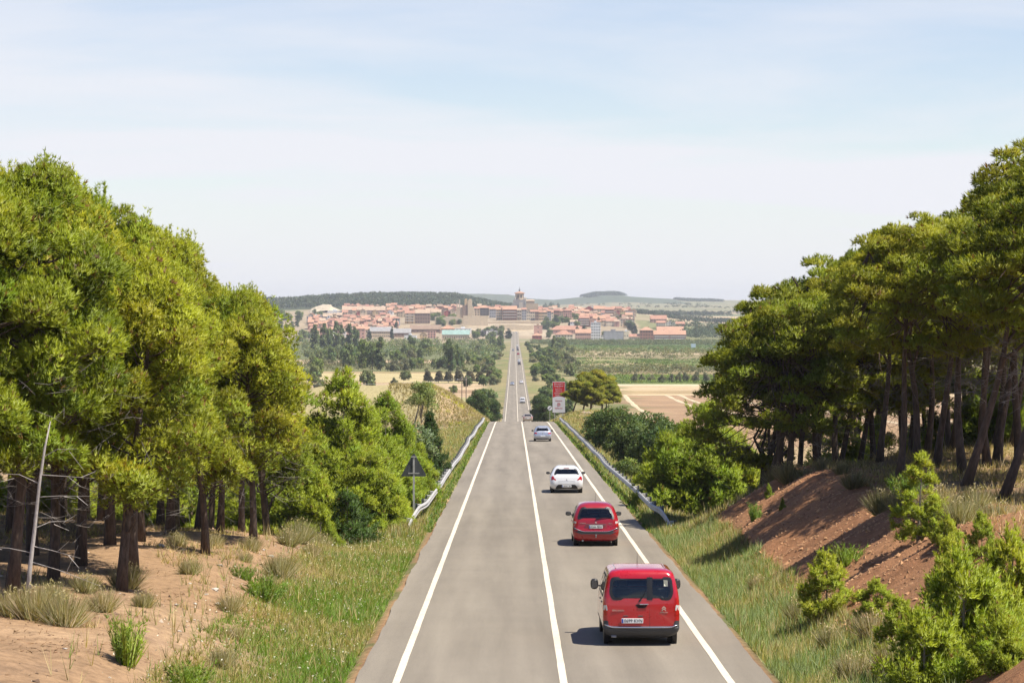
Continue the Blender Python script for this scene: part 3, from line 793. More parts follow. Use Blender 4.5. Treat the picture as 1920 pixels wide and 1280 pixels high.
_used = set()
def place(proto, px, d, rz=None, s=1.0, label=None, cat=None, group=None, x=None, tilt=(0, 0), sz=None, sink=.06, seed=None, name=None):
    """a copy of a grown tree standing on the ground"""
    if proto.name in _used: o = copy_tree(proto)
    else: o = proto; _used.add(proto.name)
    if name: o.name = name
    x = wx_(px, d) if x is None else x
    o.location = (x, d, gz(x, d) - sink)
    if rz is None: rz = random.Random(int(px * 7 + d * 13)).uniform(0, 6.28)
    o.rotation_mode = 'XYZ'
    mt_ = Matrix.Rotation(tilt[0], 4, 'Y') @ Matrix.Rotation(tilt[1], 4, 'X') @ Matrix.Rotation(rz, 4, 'Z')
    o.rotation_euler = mt_.to_euler('XYZ')
    o.scale = (s, s, sz or s)
    tag(o, label, cat, group)
    return o

# ---- the left grove
LP = [bushy_pine(101, 11.0, 2.7, 3.3, 100), bushy_pine(102, 10.2, 2.5, 2.9, 95), bushy_pine(103, 9.6, 2.4, 3.2, 88), bushy_pine(104, 9.0, 2.0, 2.6, 72), bushy_pine(105, 10.6, 2.4, 3.5, 90)]
# px of the trunk foot, distance, top of the crown in px (fixes the height), crown type, tilt
left = [(-62, 56, 262, 0, .02), (20, 58, 268, 4, .10), (98, 61.5, 292, 0, .05), (-30, 66, 300, 1, 0), (60, 70, 330, 1, -.03), (150, 68, 330, 1, .03), (205, 73, 362, 2, .02),
        (226, 60.5, 470, 3, .10), (248, 66, 440, 3, .02), (262, 77, 395, 4, -.02), (318, 80, 418, 1, .02), (300, 88, 440, 0, 0), (372, 86, 490, 2, .03),
        (384, 73.5, 560, 3, .02), (412, 84, 520, 1, .04), (474, 79.5, 545, 2, .02), (452, 92, 520, 4, .0), (190, 84, 372, 0, .03), (110, 80, 330, 4, 0), (20, 78, 300, 0, 0),
        (500, 98, 548, 3, .0), (160, 96, 400, 1, 0), (60, 92, 350, 2, .02), (395, 104, 520, 0, 0), (250, 104, 430, 2, 0), (-20, 88, 330, 1, 0), (120, 108, 410, 0, 0), (30, 106, 380, 4, 0), (330, 112, 480, 1, 0), (200, 116, 440, 4, 0), (-60, 76, 290, 4, 0)]
left.sort(key=lambda r: r[0])
for i, (px, d, top, k, tl) in enumerate(left):
    x = wx_(px, d); h = wz_(top, d) - gz(x, d) - .75
    H0 = [11.0, 10.2, 9.6, 9.0, 10.6][k]
    s = h / H0
    place(LP[k], px, d, None, min(max(s, .7), 1.12) if d > 62 or s > .7 else s, 'green pine of the left grove, %s trunk from the left edge' % ordw(i), 'pine tree', 'pines of the left grove', tilt=(tl, 0), sz=s)

# ---- the right grove
RP = [umbrella_pine(201, 10.5, 3.0, 5.0, 105, flat=.5), umbrella_pine(202, 9.2, 2.7, 4.6, 88, flat=.5), umbrella_pine(203, 8.8, 2.6, 4.2, 84, flat=.52), umbrella_pine(204, 10.0, 2.8, 5.2, 96, flat=.5), umbrella_pine(205, 8.2, 2.6, 2.4, 95, flat=.75)]
right = [(1404, 110, 560, 4, .26), (1432, 105, 545, 1, .12), (1448, 104, 548, 2, .16), (1466, 107, 520, 1, .10), (1498, 108, 500, 0, .12), (1516, 107, 505, 2, .14), (1536, 106, 480, 3, .02),
         (1552, 109, 485, 1, .05), (1584, 109, 500, 2, .25), (1632, 110, 450, 0, .0), (1650, 99, 430, 3, .08), (1684, 82, 392, 0, .06), (1738, 107, 440, 1, .03), (1757, 93, 395, 3, .14),
         (1786, 109, 420, 2, .1), (1806, 86, 380, 1, .03), (1812, 79, 330, 3, .22), (1852, 91, 340, 0, .02), (1880, 70, 270, 0, .22), (1868, 112, 400, 1, .03), (1898, 110, 380, 0, .05),
         (1912, 96, 320, 3, .02), (1700, 122, 480, 0, .0), (1600, 126, 520, 3, .05), (1820, 124, 430, 0, 0), (1940, 80, 250, 3, 0), (1965, 92, 300, 0, .03), (1985, 68, 230, 1, .02), (1770, 136, 470, 3, 0),
         (1660, 134, 500, 1, 0), (1900, 132, 430, 1, 0), (1960, 112, 380, 3, 0), (1720, 95, 420, 2, -.02), (1480, 103, 530, 4, .1), (1570, 104, 500, 1, .05), (1640, 122, 460, 0, .02), (1690, 112, 440, 1, .04), (1740, 124, 455, 0, 0), (1780, 116, 430, 3, .02), (1840, 104, 380, 0, .03), (1870, 98, 350, 1, .02), (1930, 120, 400, 0, 0), (2010, 84, 270, 0, 0), (1610, 140, 520, 0, 0)]
right.sort(key=lambda r: r[0])
for i, (px, d, top, k, tl) in enumerate(right):
    x = wx_(px, d); h = wz_(top, d) - gz(x, d) - .05
    H0 = [10.5, 9.2, 8.8, 10.0, 8.2][k]
    s = h / H0
    place(RP[k], px, d, None, min(max(s, .8), 1.15), 'dark pine of the right grove, %s trunk from the road side' % ordw(i), 'pine tree', 'pines of the right grove', tilt=(tl, 0), sz=s)

# ---- young pines and shrubs by the road
YP = [young_pine(301, 5.2, 2.5, 105, 95, peaks=3, prof_=(.8, 1, 1, .85, .55, .2)), young_pine(302, 7.0, 2.5, 125, 100, peaks=3, prof_=(.75, 1, 1, .75, .42, .1)), young_pine(303, 3.2, 1.3, 52, 60, dens=.75), young_pine(304, 2.6, 1.6, 50, 55, peaks=2, dens=.7), young_pine(305, 4.6, 1.0, 50, 60, lean=-.05, dens=.7)]
YH = [5.2, 7.0, 3.2, 2.6, 4.6]
yl = 'young pines along the road'
for k, px, d, top, w, lb in [
        (1, 640, 112, 688, 1.12, 'tallest bright young pine left of the road behind the triangular sign'),
        (1, 722, 122, 732, 1.05, 'second bright young pine left of the road, right of the tallest'),
        (0, 588, 118, 770, 1.1, 'broad young pine filling the left edge of the roadside thicket'),
        (0, 690, 106, 838, 1.0, 'low bright young pine just behind the triangular sign'),
        (0, 765, 124, 800, .8, 'bright young pine at the road end of the thicket, right of the sign'),
        (0, 668, 116, 765, 1.0, 'broad bright young pine between the two tallest ones'),
        (0, 540, 110, 815, 1.0, 'bushy young pine behind the last trunks of the left grove'),
        (1, 480, 118, 830, 1.0, 'young pine showing green between the left grove trunks'),
        (2, 600, 97, 900, 1.0, 'small young pine at the left foot of the thicket'),
        (3, 736, 106.4, 895, .7, 'small round young pine beside the triangular sign post'),
        (3, 618, 93, 975, .7, 'tiny young pine at the end of the soil bank'),
        (2, 690, 99.5, 975, .75, 'tiny young pine in front of the dark fir'),
        (0, 340, 120, 800, 1.1, 'young pine glimpsed through the left grove'),
        (0, 420, 126, 800, 1.1, 'young pine behind the left grove, near its right end'),
        (0, 1318, 122, 745, 1.0, 'large bright young pine beside the right guardrail end'),
        (0, 1378, 121, 800, .85, 'young pine adjoining the large one below the right grove'),
        (2, 1550, 60, 1030, 1.25, 'bright young pine on the lower right cutting'),
        (2, 1648, 56, 1080, 1.4, 'darker young pine next to the bright one on the cutting'),
        (4, 1722, 64, 845, 1.5, 'slender yellow-green pine standing before the right grove'),
        (3, 1778, 60, 960, .9, 'low young pine at the foot of the slender one'),
        (3, 1815, 46.5, 1020, .95, 'largest young pine in the lower right corner'),
        (3, 1905, 47.5, 985, .9, 'young pine cut by the right edge of the picture'),
        (3, 1740, 45.5, 1130, 1.0, 'low young pine at the bottom edge, lower right'),
        (3, 1880, 44.6, 1125, 1.0, 'low young pine in the very corner at lower right'),
        (2, 1690, 50, 1115, 1.3, 'loose young pine between the dark one and the corner group'),
        (2, 1785, 52, 1005, 1.1, 'tall loose young pine behind the corner group'),
        (4, 1752, 61, 925, 1.5, 'feathery pine right of the slender yellow-green one'),
        (2, 1842, 57, 955, 1.0, 'pointed young pine above the largest one at lower right'),
        (2, 1442, 92, 905, .7, 'small young pine high on the red cutting'),
        (3, 1468, 86, 985, .45, 'little pine seedling on the red cutting'),
        (4, 1730, 68, 945, .55, 'short pine shoot below the slender yellow-green pine'),
        (2, 1595, 110, 875, .55, 'pale seedling between the right grove trunks')]:
    x = wx_(px, d); h = wz_(top, d) - gz(x, d)
    s = max(.2, h / YH[k]); place(YP[k], px, d, None, s * w, lb, 'young pine', yl, sz=s)

ug = [(px, d) for px, d in zip([1570, 1615, 1660, 1705, 1750, 1795, 1835, 1875, 1915, 1545, 1640, 1730, 1820, 1900, -30, 30, 90, 150, 210, 265, 320, 375, 430, 60, 180, 290], [116, 122, 120, 126, 124, 122, 130, 126, 124, 114, 119, 125, 127, 121, 118, 124, 120, 128, 122, 130, 126, 134, 132, 136, 138, 140])]
for i, (px, d) in enumerate(sorted(ug)):
    sd = 'left' if px < 900 else 'right'
    j = sum(1 for q in ug if (q[0] < 900) == (px < 900) and q[0] < px)
    place(YP[i % 2], px, d, None, .95 + .2 * math.sin(i * 5), 'undergrowth pine behind the %s grove trunks, %s from the left' % (sd, ordw(j)), 'young pine', 'undergrowth behind the groves', sz=.75 + .2 * math.sin(i * 3))

fir = young_pine(311, 3.4, 1.45, 60, 46, (.085, .145, .035), 1, 0, .6, 'fir_tree', (1, 1, .78, .46, .22, .04))
x = wx_(648, 97); place(fir, 648, 97, None, 1.0, 'dark green fir in front of the bright young pines', 'fir tree', sz=(wz_(905, 97) - gz(x, 97)) / 3.4)
cyp = young_pine(312, 4.4, .85, 60, 60, (.055, .095, .025), 1, -.10, .8, 'cypress_tree')
place(cyp, 822, 150, 0.0, 1.0, 'dark leaning cypress beside the left guardrail', 'cypress')
cyp2 = place(cyp, 800, 162, 2.0, 1.0, 'second dark cypress, left of the leaning one', 'cypress')
wp = leafy(321, 4.0, 1.25, .5, 42, 85, .12, (.20, .26, .13), 'poplar_bush', .05, None, .9, 0, .2)
place(wp, 775, 127, None, 1.0, 'pale silvery-leaved poplar bush at the edge of the thicket', 'bush')
al = leafy(322, 6.8, 1.55, 4.3, 36, 60, .16, (.24, .30, .10), 'slender_tree', .13, ([0, .4, 1], [.8, 1, .5]), .8, 0, .15)
place(al, 790, 250, None, 1.0, 'slender tree with a small pale round crown above the thicket', 'tree')

DB = [leafy(331, 4.2, 2.2, .2, 60, 95, .17, (.10, .155, .045), 'dark_bush', .08, crad=(.22, .4)), leafy(332, 3.2, 2.0, .1, 50, 90, .17, (.095, .14, .045), 'dark_bush', .06, crad=(.22, .42))]
for k, px, d, s, lb in [(0, 1160, 215, 1.05, 'dark green bush right of the guardrail, nearest the road'), (0, 1215, 205, 1.1, 'dark green bush between the roadside one and the young pine'),
                        (1, 1185, 190, 1.0, 'low dark bush before the dark green thicket at right'), (1, 1245, 185, 1.2, 'dark bush touching the large young pine at right'), (0, 1130, 232, .8, 'farthest bush of the dark thicket at right')]:
    place(DB[k], px, d, None, s, lb, 'bush', 'dark bushes right of the guardrail')
vine = leafy(333, 1.2, 1.6, .05, 40, 60, .16, (.17, .21, .05), 'bramble', .03, crad=(.18, .3))
place(vine, 1190, 158, None, 1.0, 'sprawling yellow-green bramble below the dark thicket', 'bramble')
place(vine, 1222, 146, 1.0, .8, 'smaller bramble between the guardrail and the young pine', 'bramble')
tree_d = leafy(334, 7.5, 2.6, .6, 70, 80, .30, (.085, .135, .04), 'dark_tree', .14)
for px, d, s, lb in [(898, 520, .95, 'dense dark green tree on the left just past the crest'), (925, 560, .7, 'lower dark shrub tree right of the dense one past the crest'), (1013, 640, .95, 'dark roadside tree right of the far road, above the white van'),
                     (1022, 500, .6, 'dark bush left of the red and white billboard'), (1012, 700, .7, 'dark tree behind the roadside one, right of the far road')]:
    place(tree_d, px, d, None, s, lb, 'tree')
ypine = young_pine(335, 7.5, 2.6, 60, 70, (.16, .19, .03), 1, 0, .8, 'yellow_pine')
place(ypine, 855, 600, None, 1.0, 'yellow-green pointed pine beside the utility poles', 'young pine', sz=.95)

# ---- the clump of umbrella pines by the billboard
CPn = [umbrella_pine(211, 7.4, 2.5, 2.6, 80, 120, (.28, .28, .032), .15, .16, .66, .30, .075), umbrella_pine(212, 6.8, 2.3, 2.0, 80, 120, (.25, .26, .03), .15, .15, .74, .30, .075)]
for k, px, d, s, tl, lb in [(0, 1073, 388, .84, .36, 'umbrella pine with a leaning trunk right beside the billboard'), (1, 1092, 392, .98, .20, 'second umbrella pine from the billboard'),
                            (0, 1106, 396, 1.0, .08, 'third umbrella pine from the billboard, in the middle of the clump'), (1, 1128, 398, 1.02, .05, 'outermost umbrella pine of the billboard clump, on its right'), (1, 1108, 384, .85, .06, 'lower umbrella pine in front of the billboard clump'),
                            (1, 1138, 392, .78, .02, 'short umbrella pine at the right foot of the billboard clump')]:
    place(CPn[k], px, d, None, s, lb, 'pine tree', 'umbrella pines by the billboard', tilt=(tl, 0))

# ---- a bleached dead trunk with bare branches
rg = rng_of(77)
dt = empty('dead_tree', (wx_(48, 55), 55, gz(wx_(48, 55), 55) - .05))
mb = MB()
axd = [(0, 0, 0), (.08, 0, 1.0), (.20, .02, 2.0), (.30, 0, 2.9), (.42, 0, 3.7), (.55, 0, 4.3)]
mb.tube(axd, [.058, .05, .044, .038, .028, .010], 8); mb.build('trunk', M['dead_white'], dt, True)
for z, s, l, up in [(1.15, 1, 1.5, -.25), (1.5, 1, 1.1, -.15), (1.35, -1, 1.4, .12), (1.9, 1, .8, .3), (2.6, 1, 1.2, .05), (2.9, -1, 1.2, .3), (3.1, 1, 1.3, -.02), (3.5, 1, .8, .4)]:
    mb = MB(); x0 = np.interp(z, [p[2] for p in axd], [p[0] for p in axd]); a = rg.uniform(-.5, .5)
    P = [(x0, 0, z), (x0 + s * l * .4, a * l * .4, z + up * l * .55), (x0 + s * l, a * l, z + up * l * (.6 if up > 0 else 1.6))]
    mb.tube(P, [.012, .008, .003], 4, 0, False)
    for q in (.5, .75):
        p = np.array(P[0]) + (np.array(P[2]) - np.array(P[0])) * q
        mb.tube([p, p + np.array([s * .3, rg.normal() * .2, rg.normal() * .25])], [.008, .003], 3, 0, False)
    mb.build('branch', M['dead_white'], dt)
tag(dt, 'thin bleached dead tree with bare branches at the left edge', 'dead tree')

# ---------------------------------------------------------------- grasses (nobody could count them)
def grass(name, label, x, d, h, w, col, lean=.35, seed=0, B=3):
    rg = rng_of(seed)
    P = np.stack([x, d, G(x, d) - .02], -1)
    A = np.tile(np.array([0, 0, 1.0]), (len(x), 1)) + rg.normal(size=(len(x), 3)) * .12
    V, C = blades(P, A, h, w, B, lean, col, rg, .16)
    o = obj(name, tri_mesh(name, V, C, M['grass'])); tag(o, label, 'grass', None, 'stuff'); return o

def mixcol(n, cols, wts, rg, patch=None):
    k = rg.choice(len(cols), n, p=np.array(wts) / sum(wts))
    if patch is not None:
        q = patch + rg.normal(size=n) * .45
        k = np.where(q > .35, 0, np.where(q < -.45, len(cols) - 1 - (rg.random(n) < .35), k))
    return np.array(cols)[k] * (1 + .15 * rg.normal(size=(n, 1)))
GG, GY, GD, GP = (.15, .245, .025), (.29, .28, .07), (.42, .33, .155), (.24, .29, .11)
rg = rng_of(500)
n = 46000; u = rg.uniform(.03, 1, n) ** .8 * 3.8; d = 44 + 62 * rg.random(n) ** 1.15; x = RL - u
kp = rg.random(n) < np.clip(1.25 - .25 * u + .4 * vnoise(x, d, 1.5, 81), .15, 1); x, d, u = x[kp], d[kp], u[kp]
pt = vnoise(x, d, 3.5, 82) - .18 * (u - 2.0)
grass('verge_grass', 'lush green verge grass left of the road', x, d, np.clip(.15 + .055 * rg.normal(size=len(x)), .05, .36), .020, mixcol(len(x), [GG, (.19, .25, .04), GY, GD], [3, 3, 3, 2.6], rg, pt - .12), .45, 501)
n = 36000; u = .22 + 2.3 * rg.random(n); d = 44 + 70 * rg.random(n) ** 1.1; x = RR + u
kp = rg.random(n) < np.clip(1.1 - .22 * u + .5 * vnoise(x, d, 1.3, 83), .12, 1); x, d, u = x[kp], d[kp], u[kp]
pt = vnoise(x, d, 3.0, 84) - .2 * (u - 1.6)
grass('verge_grass', 'pale tall verge grass right of the road', x, d, np.clip(.22 + .09 * rg.normal(size=len(x)), .06, .55), .020, mixcol(len(x), [GP, GP, GG, GY, GD], [4, 3, 2, 2, 1.6], rg, pt), .33, 503)
for side, nm, lb in ((-1, 'embankment_grass', 'dry grass on the left embankment behind the guardrail'), (1, 'embankment_grass', 'dry grass on the right embankment behind the guardrail')):
    n = 30000; d = 98 + 250 * rg.random(n) ** 1.5; u = .6 + 8 * rg.random(n) ** 1.3
    x = RL - u if side < 0 else RR + u
    pt = vnoise(x, d, 6, 85) - .3 + .5 * (u < 1.5)
    grass(nm, lb, x, d, np.clip(.30 + .1 * rg.normal(size=n), .1, .6), .05 + .00022 * (d - 98), mixcol(n, [GP, GY, GY, GD, (.33, .27, .14)], [2, 3, 3, 3, 2], rg, pt * .6), .35, 510 + side)
n = 9000; d = 102 + 240 * rg.random(n) ** 1.3; s = rg.random(n) < .5; u = .05 + .9 * rg.random(n); x = np.where(s, RL - u, RR + u)
grass('guardrail_weeds', 'green weeds growing under the guardrails', x, d, np.clip(.15 + .06 * rg.normal(size=n), .05, .3), .05 + .0003 * (d - 100), mixcol(n, [GG, (.09, .14, .03), GY], [4, 3, 2], rg), .5, 515)
n = 16000; d = 345 + 130 * rg.random(n); u = 1.4 + 14 * rg.random(n) ** 1.4; x = RL - u
yl_ = vnoise(x, d, 2.0, 86) > .45
c = mixcol(n, [(.38, .29, .15), (.28, .22, .12), (.40, .33, .18)], [3, 2, 2], rg); c[yl_ & (u < 9)] = np.array([.42, .38, .05])
grass('knoll_grass', 'dry grass with yellow flowers on the left knoll', x, d, np.clip(.40 + .1 * rg.normal(size=n), .15, .7), .11, c, .4, 516)
n = 9000; d = 335 + 110 * rg.random(n); u = .8 + 10 * rg.random(n); x = RR + u
grass('knoll_grass', 'dry grass on the right knoll around the billboard', x, d, np.clip(.35 + .1 * rg.normal(size=n), .1, .6), .10, mixcol(n, [GY, GD, (.40, .31, .17), GP], [3, 3, 2, 2], rg), .4, 517)
n = 15000; u = 4.6 + 15 * rg.random(n) ** 1.2; d = 46 + 62 * rg.random(n); x = RL - u
kp = vnoise(x, d, 2.4, 87) + .10 * (u - 9) > .15; x, d = x[kp], d[kp]
grass('forest_floor_grass', 'thin dry grass under the left pines', x, d, np.clip(.22 + .07 * rg.normal(size=len(x)), .08, .45), .022, mixcol(len(x), [GY, GD, (.30, .26, .14)], [2, 3, 3], rg), .5, 518)
n = 22000; u = 6.2 + 15 * rg.random(n) ** 1.3; d = 46 + 72 * rg.random(n); x = RR + u
kp = vnoise(x, d, 2.4, 88) > -.25; x, d = x[kp], d[kp]
grass('forest_floor_grass', 'dry grass on the bank under the right pines', x, d, np.clip(.25 + .08 * rg.normal(size=len(x)), .08, .5), .024, mixcol(len(x), [GY, GD, (.30, .25, .13)], [2, 4, 3], rg), .5, 519)
n = 1500; u = .3 + 5.0 * rg.random(n); d = 45 + 62 * rg.random(n); sd_ = rg.random(n) < .6; u = np.where(sd_, u, .3 + 2.2 * rg.random(n)); x = np.where(sd_, RL - u, RR + u)
grass('tall_weeds', 'tall dry weed stems standing in both verges', x, d, np.clip(.42 + .12 * rg.normal(size=n), .2, .75), .018, mixcol(n, [(.34, .28, .13), (.24, .24, .08), (.42, .34, .18), (.17, .22, .05)], [3, 2, 2, 2], rg), .22, 520, 4)
# white flower heads in the left verge
n = 900; u = .3 + 4.2 * rg.random(n); d = 46 + 52 * rg.random(n); x = RL - u
P = np.stack([x, d, G(x, d) + rg.uniform(.15, .3, n)], -1)
V, C = blades(P, np.tile(np.array([0, 0, 1.0]), (n, 1)) * .2 + sph(n, rg), .032, .03, 3, .8, np.tile(np.array([.75, .73, .62]), (n, 1)), rg, .05)
o = obj('wild_flowers', tri_mesh('wild_flowers', V, C, M['grass'])); tag(o, 'tiny white flowers scattered in the left verge', 'flowers', None, 'stuff')

# dry tussocks standing on the banks
def tussock(seed, h, r, nb=260):
    rg = rng_of(seed); root = empty('grass_tussock')
    a = rg.uniform(0, 6.28, nb); q = r * .35 * np.sqrt(rg.random(nb))
    P = np.stack([q * np.cos(a), q * np.sin(a), np.full(nb, -.03)], -1)
    A = unit(np.stack([np.cos(a) * .55 * q / (r * .35), np.sin(a) * .55 * q / (r * .35), np.ones(nb)], -1))
    C = mixcol(nb, [(.30, .25, .14), (.24, .22, .10), (.34, .27, .17), (.20, .20, .08)], [3, 3, 2, 2], rg)
    V, Cc = blades(P, A, h, .020, 3, .28, C, rg)
    obj('blades', tri_mesh('blades', V, Cc, M['grass']), root)
    k = 36; a = rg.uniform(0, 6.28, k); P = np.stack([np.cos(a) * r * .7, np.sin(a) * r * .7, h * rg.uniform(.75, 1.15, k)], -1) * np.stack([rg.random(k)] * 2 + [np.ones(k)], -1)
    V, Cc = blades(P, np.tile(np.array([0, 0, 1.0]), (k, 1)), .05, .022, 3, .5, np.tile(np.array([.55, .46, .28]), (k, 1)), rg)
    sh = obj('seed_heads', tri_mesh('seed_heads', V, Cc, M['grass']), root); sh['kind'] = 'stuff'
    return root
TS = [tussock(601, .62, .5), tussock(602, .5, .42), tussock(603, .75, .6, 340)]
tl_ = [(355, 66, 1, .9), (268, 58, 1, .8), (60, 53, 2, 1.0), (120, 52.5, 2, 1.0), (20, 54, 0, 1.0), (190, 56, 0, .9), (160, 59, 0, .8), (525, 73, 2, 1.0), (585, 82, 1, .9), (440, 57, 1, .7), (430, 61.5, 0, .8), (415, 52, 1, .9),
       (470, 78, 0, .8), (560, 86, 2, 1.1), (600, 90, 0, 1), (505, 70, 1, .6), (235, 62, 2, .9), (95, 57, 0, .9), (330, 76, 0, .8), (400, 78, 1, .9), (460, 74, 1, .6), (540, 84, 0, 1.0),
       (1655, 74, 2, 1.0), (1600, 82, 0, 1), (1480, 96, 2, 1.1), (1510, 95, 0, .9), (1455, 99, 2, 1.0), (1690, 70, 0, 1.1), (1760, 66, 2, 1.1), (1800, 63, 2, 1.0), (1640, 54, 0, 1.0), (1560, 56, 1, 1.0), (1500, 62, 0, .9),
       (1420, 72, 1, .8), (1870, 62, 0, 1), (1720, 53, 1, 1.0), (1680, 49, 2, .9), (1600, 51, 0, .9), (1545, 93, 0, .9), (1580, 90, 1, .9), (1830, 66, 0, 1.0)]
tl_.sort(key=lambda r: (r[0] > 900, r[0]))
nL = sum(1 for r in tl_ if r[0] < 900)
for i, (px, d, k, s) in enumerate(tl_):
    lb = 'dry grass tussock on the left soil bank, %s from the left edge' % ordw(i) if i < nL else 'dry grass tussock on the right cutting, %s from the road side' % ordw(i - nL)
    place(TS[k], px, d, None, s, lb, 'grass tussock', 'dry tussocks on the banks')
# bright green broom shoots in the foreground
def broom(seed, h, r, ns=70):
    """upright green stems with small side shoots"""
    rg = rng_of(seed); root = empty('broom_shrub')
    a = rg.uniform(0, 6.28, ns); q = r * np.sqrt(rg.random(ns))
    P = np.stack([q * np.cos(a) * .35, q * np.sin(a) * .35, np.full(ns, -.03)], -1); tip = np.stack([q * np.cos(a), q * np.sin(a), h * rg.uniform(.45, 1.0, ns)], -1)
    A = unit(tip - P); Ln = np.linalg.norm(tip - P, axis=1)
    C = mixcol(ns, [(.16, .25, .03), (.20, .28, .04), (.13, .20, .03), (.26, .28, .07)], [3, 3, 2, 1], rg)
    V1, C1 = blades(P, A, Ln, .03, 2, .06, C, rg)
    k = 7; s = rg.uniform(.3, 1.0, ns * k); Pi = np.repeat(P, k, 0) + np.repeat(tip - P, k, 0) * s[:, None]
    V2, C2 = blades(Pi, unit(np.repeat(A, k, 0) + rg.normal(size=(ns * k, 3)) * .4), .13, .022, 3, .35, np.repeat(C, k, 0) * 1.1, rg)
    obj('stems', tri_mesh('stems', np.concatenate([V1, V2]), np.concatenate([C1, C2]), M['grass']), root)
    mb = MB()
    for i in range(0, ns, 6): mb.tube([P[i], P[i] + (tip[i] - P[i]) * .5], [.010, .005], 3, 0, False)
    w = mb.build('woody_base', M['bark_grey'], root); w['kind'] = 'stuff'
    return root
BR = [broom(621, 1.05, .42), broom(622, .7, .6, 60)]
for k, px, d, s, lb in [(0, 235, 48.5, 1.0, 'upright bright green broom at the bottom left'), (1, 355, 48.5, .9, 'low broom shrub at the bottom edge, right of the upright one'), (1, 495, 66, 1.1, 'broom shrub on the soil bank below the last pine trunk'),
                        (1, 455, 69, .7, 'small broom beside the stones on the soil bank'), (0, 1415, 88, .7, 'thin green broom on the red cutting'), (1, 1590, 66, .9, 'low broom at the middle of the cutting'), (1, 1700, 76, 1.2, 'broom shrub at the top of the cutting')]:
    place(BR[k], px, d, None, s, lb, 'shrub', 'broom shrubs on the banks')

# stones and clods
def rock_mesh(name, seed, mt, sc=(1, 1, .6)):
    rg = rng_of(seed); bm = bmesh.new(); bmesh.ops.create_icosphere(bm, subdivisions=1, radius=1)
    for v in bm.verts: v.co = Vector([v.co[i] * sc[i] * (1 + .22 * rg.normal()) for i in range(3)])
    me = bpy.data.meshes.new(name); bm.to_mesh(me); bm.free(); me.materials.append(mt); return me
M['rock'] = mat('bank_rock', (.36, .28, .19), .95, nscale=3, namt=.3)
M['stone'] = mat('pale_stone', (.50, .45, .38), .9, nscale=6, namt=.25)
ST = [rock_mesh('stone', 640 + i, M['stone']) for i in range(3)]
sl = [(412, 71, .10), (403, 64, .11), (408, 62, .09), (365, 61, .05), (385, 63, .04), (508, 78, .11), (495, 79, .07), (355, 64, .05), (330, 60, .06), (300, 74, .13), (440, 72, .05), (335, 55, .05), (120, 48.5, .05), (470, 80, .07)]
sl.sort()
for i, (px, d, r) in enumerate(sl):
    o = obj('stone', ST[i % 3], None, (wx_(px, d), d, gz(wx_(px, d), d) + r * .2), (0, 0, i * 1.7)); o.scale = (r, r, r)
    tag(o, 'pale stone on the left soil bank, %s from the left edge' % ordw(i), 'stone', 'pale stones on the soil bank')
rg = rng_of(645); n = 5200
u = rg.uniform(2.8, 12, n); d = 44 + 46 * rg.random(n); x = RL - u; kp = rg.random(n) < np.clip(.5 + .9 * vnoise(x, d, 3, 89), .05, 1); x, d = x[kp], d[kp]; n = len(x)
r = rg.gamma(1.5, .012, n) + .008
V = (np.array([[1, 1, 0], [-1, 1, 0], [-1, -1, 0], [1, -1, 0], [0, 0, .9]])[None] * .8 + rg.normal(size=(n, 5, 3)) * .25) * r[:, None, None] + np.stack([x, d, G(x, d)], -1)[:, None]
F = (np.arange(n)[:, None, None] * 5 + np.array([[0, 1, 4], [1, 2, 4], [2, 3, 4], [3, 0, 4]])[None]).reshape(-1, 3)
cc = mixcol(n, [(.36, .24, .14), (.22, .145, .09), (.50, .42, .32), (.16, .10, .06)], [4, 3, 1, 2], rg)
o = obj('pebbles', make_mesh('pebbles', V.reshape(-1, 3), F, mat('pebble', (1, 1, 1), .95, attr=True), None, np.repeat(np.clip(cc, .03, .8), 5, 0))); tag(o, 'pebbles, cones and clods strewn over the left soil bank', 'gravel', None, 'stuff')
n = 9000; u = rg.uniform(3.2, 14, n); d = 44 + 50 * rg.random(n); x = RL - u; kp = rg.random(n) < np.clip(.35 + 1.1 * vnoise(x, d, 2.2, 92) + .04 * (u - 5), .02, 1); x, d = x[kp], d[kp]; n = len(x)
V, C = blades(np.stack([x, d, G(x, d) + .006], -1), np.stack([rg.normal(size=n), rg.normal(size=n), np.full(n, .08)], -1), .14, .012, 2, .3, mixcol(n, [(.26, .15, .08), (.34, .22, .12), (.18, .11, .06)], [3, 2, 2], rg), rg)
V[:, 3:] = (0, 0, 1)
o = obj('needle_litter', tri_mesh('needle_litter', V, C, M['grass'])); tag(o, 'fallen brown pine needles on the left soil bank', 'litter', None, 'stuff')
# clods and gravel on the cutting face
rg = rng_of(650); n = 9000
u = rg.uniform(1.9, 6.6, n); d = 50 + 54 * rg.random(n); x = RR + u; r = rg.gamma(1.6, .013, n) + .009
base = np.array([[1, 1, 0], [-1, 1, 0], [-1, -1, 0], [1, -1, 0], [0, 0, 1.1]]) * .8
V = (base[None] + rg.normal(size=(n, 5, 3)) * .25) * r[:, None, None]
a = rg.uniform(0, 6.28, n); ca, sa = np.cos(a), np.sin(a)
V = np.stack([V[..., 0] * ca[:, None] - V[..., 1] * sa[:, None] + x[:, None], V[..., 0] * sa[:, None] + V[..., 1] * ca[:, None] + d[:, None], V[..., 2] + G(x, d)[:, None]], -1).reshape(-1, 3)
F = (np.arange(n)[:, None, None] * 5 + np.array([[0, 1, 4], [1, 2, 4], [2, 3, 4], [3, 0, 4]])[None]).reshape(-1, 3)
C = np.repeat(np.array([.37, .205, .10]) * (1 + .25 * rg.normal(size=(n, 1))), 5, 0)
M['clod'] = mat('red_clods', (1, 1, 1), .95, attr=True)
o = obj('gravel', make_mesh('gravel', V, F, M['clod'], None, np.clip(C, .03, .8))); tag(o, 'reddish clods and gravel on the cutting face', 'gravel', None, 'stuff')
